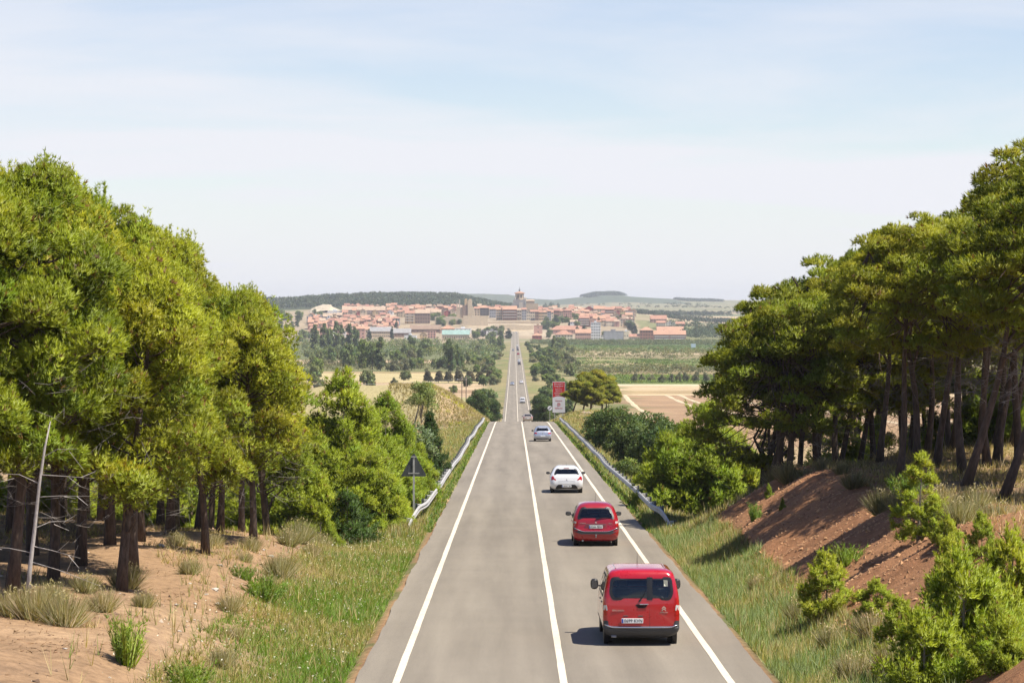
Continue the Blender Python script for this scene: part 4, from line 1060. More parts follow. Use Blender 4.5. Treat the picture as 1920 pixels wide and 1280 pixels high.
# rocks in the bank by the umbrella pines
for i, (px, d, r) in enumerate([(1095, 352, .5), (1104, 350, .6), (1112, 348, .45), (1088, 354, .4), (1118, 346, .4), (1100, 344, .35)]):
    o = obj('rock', rock_mesh('rock', 660 + i, M['rock'], (1.2, 1, .5)), None, (wx_(px, d), d, gz(wx_(px, d), d) + r * .1)); o.scale = (r, r, r)
    tag(o, 'pale rock in the bank under the umbrella pines, %s from the road' % ordw(i), 'rock', 'rocks in the pine bank')

# ---------------------------------------------------------------- road furniture
def wbeam(side, x0, d0, d1, label):
    """corrugated guardrail: beam, posts with spacer blocks, ends turned down into the ground"""
    root = empty('guardrail', (x0, d0, gz(x0, d0)))
    ox, oy, oz = root.location
    ds = np.concatenate([np.arange(d0, d0 + 14, .5), np.arange(d0 + 14, d1 - 8, 2.0), np.arange(d1 - 8, d1 + .1, .5)])
    def line(d):
        fl = .45 * (1 - smooth(d0, d0 + 9, d)) + .5 * smooth(d1 - 8, d1, d)
        x = x0 + side * fl + vnoise(d, d * 0, 16, 90 + side) * .10 + vnoise(d, d * 0, 40, 94 + side) * .12
        h = .62 * smooth(d0 - .5, d0 + 5.5, d) * (1 - smooth(d1 - 5, d1 + .3, d)) - .02
        return x, zr(d) + h + vnoise(d, d * 0, 12, 97 + side) * .02
    prof = [(-.14, .0), (-.115, .03), (-.08, .07), (-.045, .07), (-.015, .01), (.015, .01), (.045, .07), (.08, .07), (.115, .03), (.14, .0)]
    X, Z = line(ds)
    V = np.stack([np.stack([X - side * q - ox, ds - oy, Z + h - oz], -1) for h, q in prof], 1)
    n, k = V.shape[:2]; i = np.arange(n * k).reshape(n, k)
    F = np.stack([i[:-1, :-1], i[:-1, 1:], i[1:, 1:], i[1:, :-1]], -1).reshape(-1, 4)
    me = make_mesh('rail', V.reshape(-1, 3), F, M['galv'], None, None, True)
    rail = obj('rail', me, root)
    md = rail.modifiers.new('thickness', 'SOLIDIFY'); md.thickness = .012
    mb = MB(); mb.box((-.05, -.03, -1.0), (-.035, .03, .0)); mb.box((.035, -.03, -1.0), (.05, .03, 0)); mb.box((-.035, -.008, -1.0), (.035, .008, 0))
    pm = mb.mesh('post', M['galv_dark'])
    mb = MB(); mb.bevbox((-.085, -.07, -.17), (.085, .07, .0), .012); bm_ = mb.mesh('spacer_block', M['galv'])
    for d in np.arange(d0 + 2.0, d1 - 3, 4.0):
        x, z = line(np.array([d])); x, z = float(x[0]), float(z[0])
        p = obj('post', pm, root, (x + side * .24 - ox, d - oy, z + .18 - oz))
        obj('spacer_block', bm_, p, (-side * .14, 0, -.04))
    tag(root, label, 'guardrail', 'guardrails along the road')
wbeam(-1, -4.0, 103.0, 336.0, 'galvanised guardrail along the left side of the road')
wbeam(1, 6.05, 101.0, 334.0, 'galvanised guardrail along the right side of the road')

def text_mesh(name, s, size, mt, align='CENTER', depth=.004, sx=1.0):
    cu = bpy.data.curves.new(name, 'FONT'); cu.body = s; cu.size = size; cu.align_x = align; cu.align_y = 'CENTER'; cu.extrude = depth; cu.resolution_u = 2
    ob = bpy.data.objects.new(name, cu)
    me = bpy.data.meshes.new_from_object(ob)
    bpy.data.objects.remove(ob); bpy.data.curves.remove(cu)
    me.name = name; me.materials.clear(); me.materials.append(mt)
    if sx != 1.0:
        for v in me.vertices: v.co.x *= sx
    return me
FACE = (R(90), 0, 0)      # text and panels facing back down the road

def disc_prism(mb, pts, y0, y1, m=0):
    n = len(pts)
    V = [(x, y0, z) for x, z in pts] + [(x, y1, z) for x, z in pts]
    F = [tuple(range(n)), tuple(range(2 * n - 1, n - 1, -1))] + [(i, n + i, n + (i + 1) % n, (i + 1) % n) for i in range(n)]
    mb.add(V, F, m)
def circ(r, n=28, cx=0, cz=0): return [(cx + r * math.cos(2 * math.pi * k / n), cz + r * math.sin(2 * math.pi * k / n)) for k in range(n)]

# triangular sign seen from behind
d = 108.0; x = -4.42; g = gz(x, d)
sg = empty('triangular_sign', (x, d, g))
top = wz_(852, d) - g; bot = wz_(893, d) - g
def round_poly(P, r, k=5):
    out = []; n = len(P)
    for i in range(n):
        a = Vector(P[i - 1]); b_ = Vector(P[i]); c = Vector(P[(i + 1) % n])
        u = (a - b_).normalized(); v = (c - b_).normalized(); L_ = min(r, (a - b_).length * .45, (c - b_).length * .45)
        p, q = b_ + u * L_, b_ + v * L_
        for s in np.linspace(0, 1, k): out.append(tuple(p * (1 - s) ** 2 + b_ * 2 * s * (1 - s) + q * s ** 2))
    return out
mb = MB(); disc_prism(mb, round_poly([(-.58, bot), (.58, bot), (0, top + .10)], .12), -.012, .012); mb.build('panel', M['sign_grey'], sg)
mb = MB(); disc_prism(mb, round_poly([(-.57, bot + .01), (.57, bot + .01), (0, top + .08)], .12), .013, .02); mb.build('front_face', M['white_paint'], sg)
mb = MB(); mb.box((-.04, -.06, -.3), (.04, -.014, top - .08)); mb.build('post', M['galv'], sg)
mb = MB(); mb.box((-.12, -.075, top - .12), (.12, -.062, top - .07)); mb.box((-.25, -.075, bot + .12), (.25, -.062, bot + .17)); mb.build('clamp', M['galv'], sg)
tag(sg, 'grey back of a triangular road sign on a steel post left of the road', 'road sign')

# red and white welcome billboard
d = 400.0; x0, x1 = wx_(1036, d), wx_(1059.5, d); zt, zb = wz_(715.5, d), wz_(773.5, d)
xc = (x0 + x1) / 2; w = x1 - x0; g = gz(xc, d); h = zt - zb
bb = empty('billboard', (xc, d, g))
b0 = zb - g
mb = MB(); mb.bevbox((-w / 2, .0, b0), (w / 2, .14, b0 + h), .015); mb.build('panel', M['white_paint'], bb)
mb = MB(); mb.box((-w / 2 + .3, .03, -.5), (-w / 2 + .42, .11, b0)); mb.build('leg', M['galv'], bb)
mb = MB(); mb.box((w / 2 - .42, .03, -.5), (w / 2 - .3, .11, b0)); mb.build('leg', M['galv'], bb)
arc = [(-w / 2 + .05, b0 + h * .49)] + [(q * (w / 2 - .05), b0 + h * (.49 + .045 * (1 - q * q))) for q in np.linspace(-.95, .95, 15)] + [(w / 2 - .05, b0 + h * .49)]
mb = MB(); disc_prism(mb, arc + [(w / 2 - .05, b0 + h - .05), (-w / 2 + .05, b0 + h - .05)], -.006, -.001); mb.build('red_field', M['red_paint'], bb)
for s, zz, sz, mt_ in [('Bienvenidos', .935, .31, 'white_paint'), ('Ongi Etorri', .862, .33, 'white_paint'), ('Bienvenue', .755, .27, 'white_paint'), ('Welcome', .690, .27, 'white_paint'), ('Willkommen', .628, .27, 'white_paint'), ('Benvenuti', .570, .27, 'white_paint'),
                       ('Navarra', .385, .34, 'red_paint'), ('Nafarroa', .145, .34, 'red_paint')]:
    obj('lettering', text_mesh('lettering', s, sz, M[mt_]), bb, (0, -.012, b0 + h * zz), FACE)
mb = MB(); mb.box((-.22, -.012, b0 + h * .808), (.22, -.002, b0 + h * .813)); mb.build('rule', M['white_paint'], bb)
mb = MB()
for k in range(8):
    a = math.pi / 4 * k; c, s = math.cos(a), math.sin(a); cz = b0 + h * .265
    mb.add([(c * .10 - s * .018, -.012, cz + s * .10 + c * .018), (c * .10 + s * .018, -.012, cz + s * .10 - c * .018), (c * .27 + s * .018, -.012, cz + s * .27 - c * .018), (c * .27 - s * .018, -.012, cz + s * .27 + c * .018)], [(0, 1, 2, 3)])
    c2, s2 = math.cos(a + math.pi / 4), math.sin(a + math.pi / 4)
    mb.tube([(c * .27, -.01, cz + s * .27), (c2 * .27, -.01, cz + s2 * .27)], .02, 4)
disc_prism(mb, circ(.07, 12, 0, cz), -.014, -.004); mb.build('emblem', M['red_paint'], bb)
tag(bb, 'tall red and white welcome billboard right of the crest', 'billboard')

# round white end-of-limit sign
d = 386.0; x = wx_(1031, d); g = gz(x, d); zc = wz_(765, d) - g
rs = empty('round_sign', (x, d, g))
mb = MB(); disc_prism(mb, circ(.36, 28, 0, zc), -.02, .0); mb.build('disc', M['white_paint'], rs)
mb = MB()
for o_ in (-.07, -.025, .02, .065):
    q = math.sqrt(.30 ** 2 - o_ ** 2); a, c = (o_ - q, -o_ - q), (o_ + q, -o_ + q)
    k = .7071; mb.add([((o_ - q) * k - .01, -.024, zc + (-o_ - q) * k + .01), ((o_ - q) * k + .01, -.024, zc + (-o_ - q) * k - .01), ((o_ + q) * k + .01, -.024, zc + (-o_ + q) * k - .01), ((o_ + q) * k - .01, -.024, zc + (-o_ + q) * k + .01)], [(0, 1, 2, 3)])
mb.build('slashes', M['black'], rs)
mb = MB(); mb.box((-.035, 0.002, -.4), (.035, .06, zc + .2)); mb.build('post', M['galv'], rs)
tag(rs, 'round white sign with dark diagonal bars beside the billboard', 'road sign')

# small blue sign left of the far road
d = 640.0; x = -4.3; g = gz(x, d)
bs = empty('blue_sign', (x, d, g))
mb = MB(); mb.bevbox((-.55, -.04, 2.2), (.55, 0, 3.2), .06); mb.build('panel', M['sign_blue'], bs)
mb = MB(); mb.box((-.05, .004, -.3), (.05, .08, 3.1)); mb.build('post', M['galv'], bs)
tag(bs, 'small dark blue sign on a post left of the far road', 'road sign')
# pale direction panel in the far vineyard
d = 2060.0; x = wx_(1300, d); g = gz(x, d)
fs = empty('direction_panel', (x, d, g))
mb = MB(); mb.bevbox((-1.9, 0, 3.0), (1.9, .2, 6.2), .05); mb.build('panel', mat('pale_blue_panel', (.50, .60, .68), .5), fs)
for q in (-1.2, 1.2):
    mb = MB(); mb.box((q - .12, .06, -.5), (q + .12, .18, 3.0)); mb.build('leg', M['galv'], fs)
tag(fs, 'pale blue rectangular panel standing in the far vineyards', 'road sign')

# utility poles
M['pole'] = mat('pole_wood', (.26, .20, .15), .9, nscale=4, namt=.3)
tops = []
for i, (px, d, h, lb) in enumerate([(866, 690, 12.2, 'left one of the two timber utility poles in the field'), (874, 700, 12.8, 'right one of the two timber utility poles in the field'), (1330, 1300, 13, 'thin utility pole in front of the right-hand vineyards')]):
    x = wx_(px, d); g = gz(x, d); up = empty('utility_pole', (x, d, g))
    mb = MB(); mb.tube([(0, 0, -.5), (0, 0, h)], [.19, .12], 8); mb.build('pole', M['pole'], up)
    mb = MB(); mb.box((-1.3, -.06, h - .5), (1.3, .06, h - .36)); mb.build('crossarm', M['pole'], up)
    for q in (-1.2, -.1, 1.2):
        mb = MB(); mb.lathe([(.04, 0), (.09, .03), (.05, .1), (.08, .15), (.03, .26)], 8, 'z', (q, 0, h - .36)); mb.build('insulator', M['white_paint'], up)
    tag(up, lb, 'utility pole', 'timber utility poles'); tops.append((x, d, g + h - .15))
a, c = tops[0], tops[1]
mb = MB()
for q in (-1.2, 1.2):
    mb.tube([(a[0] + q, a[1], a[2]), ((a[0] + c[0]) / 2 + q, (a[1] + c[1]) / 2, (a[2] + c[2]) / 2 - .15), (c[0] + q, c[1], c[2])], .02, 3, 0, False)
    P0 = (a[0] + q, a[1], a[2]); P = [(P0[0] - 70 * s, P0[1] - 40 * s, P0[2] - 4 * s * (1 - s) * 1.4 + 1.0 * s) for s in np.linspace(0, 1, 9)]
    mb.tube(P, .02, 3, 0, False)
o = mb.build('power_lines', M['galv_dark']); tag(o, 'thin wires strung from the utility poles', 'power line')

# ---------------------------------------------------------------- vehicles
def paint(name, c, rough=.28, metal=0.0):
    m, t, b = nodes(name)
    b.inputs['Base Color'].default_value = (*c, 1); b.inputs['Roughness'].default_value = rough; b.inputs['Metallic'].default_value = metal
    b.inputs['Coat Weight'].default_value = .9; b.inputs['Coat Roughness'].default_value = .05
    co = t.nodes.new('ShaderNodeTexCoord'); n = noise(t, co.outputs['Object'], 2.2, 4)
    q = mrange(t, n.outputs['Fac'], .3, .7, rough * .8, rough * 1.35); t.links.new(q, b.inputs['Roughness'])
    return m
def glass(name, tint, alpha):
    m, t, b = nodes(name)
    t.nodes.remove(b); out = t.nodes['Material Output']
    tr = t.nodes.new('ShaderNodeBsdfTransparent'); tr.inputs[0].default_value = (*tint, 1)
    gl = t.nodes.new('ShaderNodeBsdfGlossy'); gl.inputs['Roughness'].default_value = .02; gl.inputs['Color'].default_value = (1, 1, 1, 1)
    fr = t.nodes.new('ShaderNodeFresnel'); fr.inputs['IOR'].default_value = 1.6
    mx = t.nodes.new('ShaderNodeMixShader')
    t.links.new(fr.outputs[0], mx.inputs[0]); t.links.new(tr.outputs[0], mx.inputs[1]); t.links.new(gl.outputs[0], mx.inputs[2]); t.links.new(mx.outputs[0], out.inputs[0])
    return m
M['p_red'] = paint('paint_red', (.42, .003, .008)); M['p_wine'] = paint('paint_wine_red', (.33, .006, .012), .3, .1)
M['p_white'] = paint('paint_white', (.72, .72, .72)); M['p_silver'] = paint('paint_silver', (.48, .50, .54), .34, .6)
M['p_beige'] = paint('paint_champagne', (.48, .40, .30), .35, .5); M['p_dark'] = paint('paint_dark', (.03, .032, .036)); M['p_grey'] = paint('paint_grey', (.22, .23, .25), .32, .4)
M['glass'] = glass('car_glass', (.70, .78, .76), 0); M['glass_dark'] = glass('tinted_glass', (.34, .38, .38), 0)
M['tyre'] = mat('tyre_rubber', (.018, .018, .018), .85); M['rim'] = mat('alloy', (.35, .36, .38), .35, .8)
M['interior'] = mat('seat_cloth', (.035, .036, .040), .9); M['chrome'] = mat('chrome', (.75, .75, .75), .15, 1.0)
M['lamp_red'] = mat('tail_lamp_red', (.42, .008, .010), .15, coat=1.0); M['lamp_clear'] = mat('tail_lamp_clear', (.60, .58, .56), .15, coat=1.0)
M['lamp_front'] = mat('head_lamp', (.70, .72, .74), .1, coat=1.0)
M['trim'] = mat('grey_trim', (.045, .046, .05), .55); M['plate'] = mat('plate_white', (.78, .78, .76), .4); M['plate_blue'] = mat('plate_blue', (.02, .07, .35), .4)
M['mirror_glass'] = mat('mirror_glass', (.05, .055, .06), .08, .0, coat=1.0)
M['seam'] = mat('panel_gap', (.02, .004, .005), .8)

class Body:
    """levels: rows of (z, half width, rear y, front y, rear corner, front corner); y runs forward from the rear bumper"""
    def __init__(s, lev):
        s.lev = np.array(lev, float)
    def at(s, z):
        return [float(np.interp(z, s.lev[:, 0], s.lev[:, k])) for k in range(1, 6)]
    def rear(s, x, z):
        w, yr, yf, r, rf = s.at(z); ax = min(abs(x), w * .9985); e = ax - (w - r)
        return yr + (r - math.sqrt(max(r * r - e * e, 0)) if e > 0 else 0) + .04 * (ax / w) ** 2
    def front(s, x, z):
        w, yr, yf, r, rf = s.at(z); ax = min(abs(x), w * .9985); e = ax - (w - rf)
        return yf - (rf - math.sqrt(max(rf * rf - e * e, 0)) if e > 0 else 0)
    def outline(s, z):
        w, yr, yf, r, rf = s.at(z)
        xs = [0, .09, .18, .27, .36, .45, .54, .63, .72, .81, .90, .97]
        H = [(q * (w - r), s.rear(q * (w - r), z)) for q in xs]
        for k in range(9):
            a = math.pi / 2 * k / 8; x = w - r + r * math.sin(a); H.append((x, yr + r - r * math.cos(a) + .04 * (min(x, w) / w) ** 2))
        y0, y1 = yr + r + .04, yf - rf
        for q in (.08, .2, .32, .44, .56, .68, .8, .92): H.append((w, y0 + (y1 - y0) * q))
        for k in range(6):
            a = math.pi / 2 * k / 5; H.append((w - rf + rf * math.cos(a), yf - rf + rf * math.sin(a)))
        H += [(q * (w - rf), yf) for q in (.9, .7, .45, .2, 0)]
        return H
    def shell(s, name, mats, parent, holes, band=None, extra=()):
        """holes: (z0, z1, kind) with kind rear / front / side; band: function(z) -> material index"""
        zs = sorted(set(list(np.round(s.lev[:, 0], 4)) + [round(q, 4) for q in extra]))
        O = [s.outline(z) for z in zs]; nh = len(O[0]); n = 2 * nh - 2
        V = []
        for z, H in zip(zs, O):
            crown = 0
            V += [(x, y, z) for x, y in H] + [(-x, y, z) for x, y in H[-2:0:-1]]
        F, FM = [], []
        for j in range(len(zs) - 1):
            zc = (zs[j] + zs[j + 1]) / 2
            for i in range(n):
                a, b_, c, d_ = j * n + i, j * n + (i + 1) % n, (j + 1) * n + (i + 1) % n, (j + 1) * n + i
                h = i if i < nh - 1 else n - 1 - i          # segment index on the half outline
                skip = False
                for z0, z1, kind in holes:
                    if z0 < zc < z1:
                        if kind == 'rear' and h < 19:
                            xm = abs(V[a][0] + V[b_][0] + V[c][0] + V[d_][0]) / 4
                            if xm < np.interp(zc, *s.rw): skip = True
                        if kind == 'front' and h >= nh - 9: skip = True
                        if kind == 'side' and 21 <= h < 27 and h != 23: skip = True
                if skip: continue
                F.append((a, b_, c, d_)); FM.append(band(zc, h) if band else 0)
        top = len(zs) - 1
        F.append(tuple(top * n + i for i in range(n))); FM.append(0)
        F.append(tuple(range(n - 1, -1, -1))); FM.append(len(mats) - 1)
        return obj(name, make_mesh(name, np.array(V), F, mats, FM, None, True, 38), parent)
    def patch(s, name, pts, mt, parent, off=.006, where='rear', rings=(1, .72, .45, .2), thick=.012):
        """panel of outline pts in (x, z) laid on the body"""
        pts = [tuple(p) for p in pts]; cx = sum(p[0] for p in pts) / len(pts); cz = sum(p[1] for p in pts) / len(pts); n = len(pts)
        def P(x, z, o):
            if where == 'rear': return (x, s.rear(x, z) - o, z)
            if where == 'front': return (x, s.front(x, z) + o, z)
            w = s.at(z)[0]; sg_ = 1 if where == 'right' else -1
            return (sg_ * (w + o), x, z)
        V = [P(x, z, off - thick) for x, z in pts]
        for q in rings: V += [P(cx + (x - cx) * q, cz + (z - cz) * q, off) for x, z in pts]
        V.append(P(cx, cz, off)); F = []
        for k in range(len(rings)):
            for i in range(n): F.append((k * n + i, k * n + (i + 1) % n, (k + 1) * n + (i + 1) % n, (k + 1) * n + i))
        l = len(rings) * n
        for i in range(n): F.append((l + i, l + (i + 1) % n, l + n))
        if where in ('front', 'left'): F = [f[::-1] for f in F]
        return obj(name, make_mesh(name, np.array(V), F, mt, None, None, True, 40), parent)
    def ring(s, name, outer, inner, mt, parent, off=.004, where='rear'):
        n = len(outer)
        def P(x, z, o):
            if where == 'rear': return (x, s.rear(x, z) - o, z)
            if where == 'front': return (x, s.front(x, z) + o, z)
            w = s.at(z)[0]; sg_ = 1 if where == 'right' else -1
            return (sg_ * (w + o), x, z)
        V = [P(x, z, -.01) for x, z in outer] + [P(x, z, off) for x, z in outer] + [P(x, z, off) for x, z in inner] + [P(x, z, -.02) for x, z in inner]
        F = [(k * n + i, k * n + (i + 1) % n, (k + 1) * n + (i + 1) % n, (k + 1) * n + i) for k in range(3) for i in range(n)]
        return obj(name, make_mesh(name, np.array(V), F, mt), parent)

def shrink(P, q):
    cx = sum(p[0] for p in P) / len(P); cz = sum(p[1] for p in P) / len(P)
    wx = max(p[0] for p in P) - cx; wz = max(p[1] for p in P) - cz
    return [(cx + (x - cx) * (1 - q / wx), cz + (z - cz) * (1 - q / wz)) for x, z in P]

def wheel(root, x, y, r, w=.20):
    mb = MB(); s = 1 if x > 0 else -1
    mb.lathe([(r * .60, -w / 2), (r * .93, -w / 2), (r, -w / 2 + .03), (r, w / 2 - .03), (r * .93, w / 2), (r * .60, w / 2)], 28, 'x')
    t = mb.build('wheel', M['tyre'], root, True, 40, (x, y, r))
    mb = MB(); mb.lathe([(r * .62, -w * .35), (r * .64, w * .44), (r * .5, w * .40), (r * .12, w * .46), (.02, w * .46)], 20, 'x')
    for k in range(5):
        a = 2 * math.pi * k / 5; mb.box((w * .40, -.02, 0), (w * .455, .02, .01))
    mb.build('rim', M['rim'], t, True, 40, rot=(0, 0, 0 if s > 0 else math.pi))

def mirror(root, x, y, z, mt, sz=(.10, .07, .09)):
    s = 1 if x > 0 else -1
    bm = bmesh.new(); bmesh.ops.create_uvsphere(bm, u_segments=12, v_segments=8, radius=1)
    for v in bm.verts: v.co = Vector([math.copysign(abs(v.co[i]) ** .75, v.co[i]) * sz[i] for i in range(3)])
    me = bpy.data.meshes.new('mirror'); bm.to_mesh(me); bm.free(); me.materials.append(mt)
    for p in me.polygons: p.use_smooth = True
    o = obj('mirror', me, root, (x + s * (.11 + sz[0] * .3), y, z))
    mb = MB(); mb.tube([(-s * .16, .02, -.05), (0, 0, -.02)], .022, 6); mb.build('arm', mt, o)
    mb = MB(); mb.box((-sz[0] * .75, -sz[1] - .001, -sz[2] * .72), (sz[0] * .75, -sz[1] + .012, sz[2] * .72)); mb.build('mirror_glass', M['mirror_glass'], o)

def seats(root, w, yrow, zs, head=True):
    for nm, y, xs_ in (('front_seat', yrow, (-.36, .36)), ('rear_seat', yrow - .85, (-.40, .0, .40))):
        for x in xs_:
            mb = MB(); mb.bevbox((x - .22, y - .10, .45), (x + .22, y + .05, zs if nm == 'front_seat' else zs - .10), .05); mb.bevbox((x - .22, y, .40), (x + .22, y + .5, .60), .05); 
            if nm == 'front_seat': mb.bevbox((x - .13, y - .10, zs + .03), (x + .13, y - .01, zs + .24), .04)
            mb.build(nm, M['interior'], root)
def cabin(root, w, y0, y1, z):
    mb = MB(); mb.box((-w + .08, y0 + .3, .36), (w - .08, y1 - .4, .42)); mb.bevbox((-w + .1, y1 - .7, .5), (w - .1, y1 - .35, z), .06); mb.build('dashboard', M['interior'], root)
    mb = MB(); mb.lathe([(.17, 0), (.19, .015), (.17, .03)], 16, 'y', (-.36, y1 - .85, z - .05)); mb.build('steering_wheel', M['interior'], root)

def plate(root, B, z, text, w=.52, h=.115, x=0.0, off=.02):
    y = B.rear(x, z) - off
    p = empty('number_plate_tmp')
    bpy.data.objects.remove(p)
    mb = MB(); mb.bevbox((x - w / 2, y - .008, z - h / 2), (x + w / 2, y + .012, z + h / 2), .006); o = mb.build('number_plate', M['plate'], root)
    mb = MB(); mb.box((x - w / 2 + .006, y - .011, z - h / 2 + .006), (x - w / 2 + .045, y - .0085, z + h / 2 - .006)); mb.build('country_band', M['plate_blue'], o)
    if text:
        obj('characters', text_mesh('characters', text, h * .98, M['black'], depth=.001, sx=.92), o, (x + .025, y - .011, z), FACE)
    return o

def chevrons(root, B, x, z, s, mt):
    mb = MB()
    for k in (0, 1):
        zz = z + (k - .5) * s * .55
        for q in (-1, 1):
            mb.add([(x, B.rear(x, z) - .014, zz + s * .45), (x, B.rear(x, z) - .014, zz + s * .12), (x + q * s * .62, B.rear(x, z) - .014, zz - s * .38), (x + q * s * .62, B.rear(x, z) - .014, zz - s * .12)], [(0, 1, 2, 3)])
    mb.build('emblem', mt, root)

def set_on_road(root, x, d, heading=1, L_=4.3):
    sl = float((zr(d + 2) - zr(d - 2)) / 4)
    z = float(zr(d)) + .006
    root.location = (x, d, z)
    root.rotation_euler = (math.atan(sl), 0, 0) if heading > 0 else (-math.atan(sl), 0, math.pi)

def shift_parts(root, L_):
    for c in root.children: c.location.y -= L_ / 2

def car(name, lev, pm, wheels, win, extras=None, roofz=None, tail=None, seat=None, band=None, mirr=None, mats=None, sidewin=None, glassm='glass', nose=True):
    """a whole car; win = rear window outline, tail = list of (outline, material)"""
    root = empty(name); B = Body(lev); L_ = max(r_[3] for r_ in lev)
    zs = [p[1] for p in win]; z0, z1 = min(zs), max(zs)
    zm = z0 + .045; zM = z1 - .035
    rp = sorted((p[1], abs(p[0])) for p in win); B.rw = ([q[0] for q in rp], [q[1] - .035 for q in rp])
    sb = sidewin or (z0, z1)
    holes = [(zm, zM, 'rear'), (sb[0] + .06, sb[1] - .04, 'side'), (zm + .02, zM + .02, 'front')]
    mats = mats or [pm, M['trim'], M['black']]
    body = B.shell('body', mats, root, holes, band, tuple(np.linspace(zm, zM, 9)) + (sb[0] + .06, sb[1] - .04, zm + .02, zM + .02))
    inner = shrink(win, .07)
    rw = B.patch('rear_window', shrink(win, .03), M[glassm], root, .004, 'rear', thick=.002); B.ring('window_seal', win, inner, M['black'], rw, .007)
    fz0, fz1 = zm - .03, zM + .05
    w0, w1 = B.at(fz0)[0] - .16, B.at(fz1)[0] - .16
    ws = round_poly([(-w0, fz0), (w0, fz0), (w1, fz1), (-w1, fz1)], .12)
    fw = B.patch('windscreen', shrink(ws, .02), M['glass'], root, .004, 'front', thick=.002); B.ring('window_seal', ws, shrink(ws, .06), M['black'], fw, .007, 'front')
    def ys(q, z):
        w, yr, yf, r, rf = B.at(z); a, b_ = yr + r + .04, yf - rf; return a + (b_ - a) * q
    for side in ('left', 'right'):
        for qa, qb in ((.16, .455), (.475, .86)):
            a0, a1 = sb[0] + .02, sb[1] + .01
            pl = round_poly([(ys(qa, a0), a0), (ys(qb + (.08 if qb > .8 else 0), a0), a0), (ys(qb, a1), a1), (ys(qa + .03, a1), a1)], .08)
            so = B.patch('side_window', shrink(pl, .02), M['glass_dark'], root, .004, side, thick=.002); B.ring('window_seal', pl, shrink(pl, .045), M['black'], so, .007, side)
        sg_ = 1 if side == 'right' else -1
        for q in (.5, .22):
            z = sb[0] - .12; w = B.at(z)[0]; y = ys(q, z); mb = MB(); mb.bevbox((sg_ * w - .02, y - .1, z - .015), (sg_ * w + .025, y + .1, z + .015), .008); mb.build('door_handle', M['black'] if name == 'van' else pm, root)
    tr, yr_, yf_, rw_ = wheels
    for x in (-tr, tr):
        for y in (yr_, yf_): wheel(root, x, y, rw_)
    for sg_ in (-1, 1):          # dark arches behind the wheels
        for y in (yr_, yf_):
            w = B.at(rw_)[0]; mb = MB(); mb.lathe([(.01, w - .10), (rw_ * 1.2, w - .10), (rw_ * 1.2, w + .004), (rw_ * 1.02, w + .004)], 24, 'x', (0, y, rw_ * .98)); o = mb.build('wheel_arch', M['black'], root)
            if sg_ < 0: o.rotation_euler = (0, 0, 0); o.scale = (-1, 1, 1)
    for pts, mt in tail or []:
        for sg_ in (-1, 1):
            P = [(sg_ * x, z) for x, z in pts]
            if sg_ < 0: P = P[::-1]
            B.patch('tail_lamp', P, M[mt], root, .010, 'rear')
    if nose:
        hz = .70; w = B.at(hz)[0]
        for sg_ in (-1, 1):
            P = [(sg_ * q, z) for q, z in round_poly([(w * .55, .62), (w * .92, .68), (w * .92, .82), (w * .6, .78)], .05)]
            if sg_ < 0: P = P[::-1]
            B.patch('head_lamp', P, M['lamp_front'], root, .012, 'front')
        B.patch('grille', round_poly([(-w * .5, .42), (w * .5, .42), (w * .45, .6), (-w * .45, .6)], .06), M['black'], root, .010, 'front')
    yfw = B.at(z0)[2]
    if mirr: 
        for x in (-1, 1): mirror(root, x * (B.at(mirr[0])[0]), mirr[1], mirr[0], mirr[2], mirr[3] if len(mirr) > 3 else (.10, .07, .09))
    if seat: seats(root, B.at(z0)[0], seat[0], seat[1]); cabin(root, B.at(z0)[0], .2, seat[2], z0 + .02)
    mb = MB(); mb.box((-B.at(.4)[0] + .25, .4, .16), (B.at(.4)[0] - .25, L_ - .5, .30)); mb.build('underbody', M['black'], root)
    mb = MB(); mb.tube([(-tr, yr_, rw_), (tr, yr_, rw_)], .06, 6); mb.build('axle', M['black'], root)
    if extras: extras(root, B)
    shift_parts(root, L_)
    return root

# -- the red van
van_lev = [(.20, .74, .18, 4.15, .2, .5), (.26, .84, .07, 4.28, .16, .5), (.34, .895, .02, 4.36, .13, .5), (.40, .915, .0, 4.39, .12, .5), (.43, .918, .0, 4.40, .12, .5), (.47, .92, .055, 4.40, .12, .5), (.60, .924, .052, 4.39, .12, .5),
           (.75, .925, .05, 4.36, .12, .5), (.95, .924, .05, 4.26, .12, .5), (1.02, .922, .055, 4.0, .12, .5), (1.08, .918, .06, 3.55, .12, .45), (1.14, .912, .065, 3.35, .12, .42), (1.28, .89, .085, 3.18, .12, .36),
           (1.42, .862, .105, 3.0, .13, .34), (1.56, .83, .13, 2.82, .14, .32), (1.67, .80, .16, 2.68, .15, .3), (1.73, .77, .19, 2.58, .18, .3), (1.775, .72, .24, 2.45, .22, .3), (1.805, .64, .33, 2.28, .28, .3), (1.825, .50, .5, 2.05, .3, .3)]
def van_band(z, h):
    return 1 if z < .45 else 0
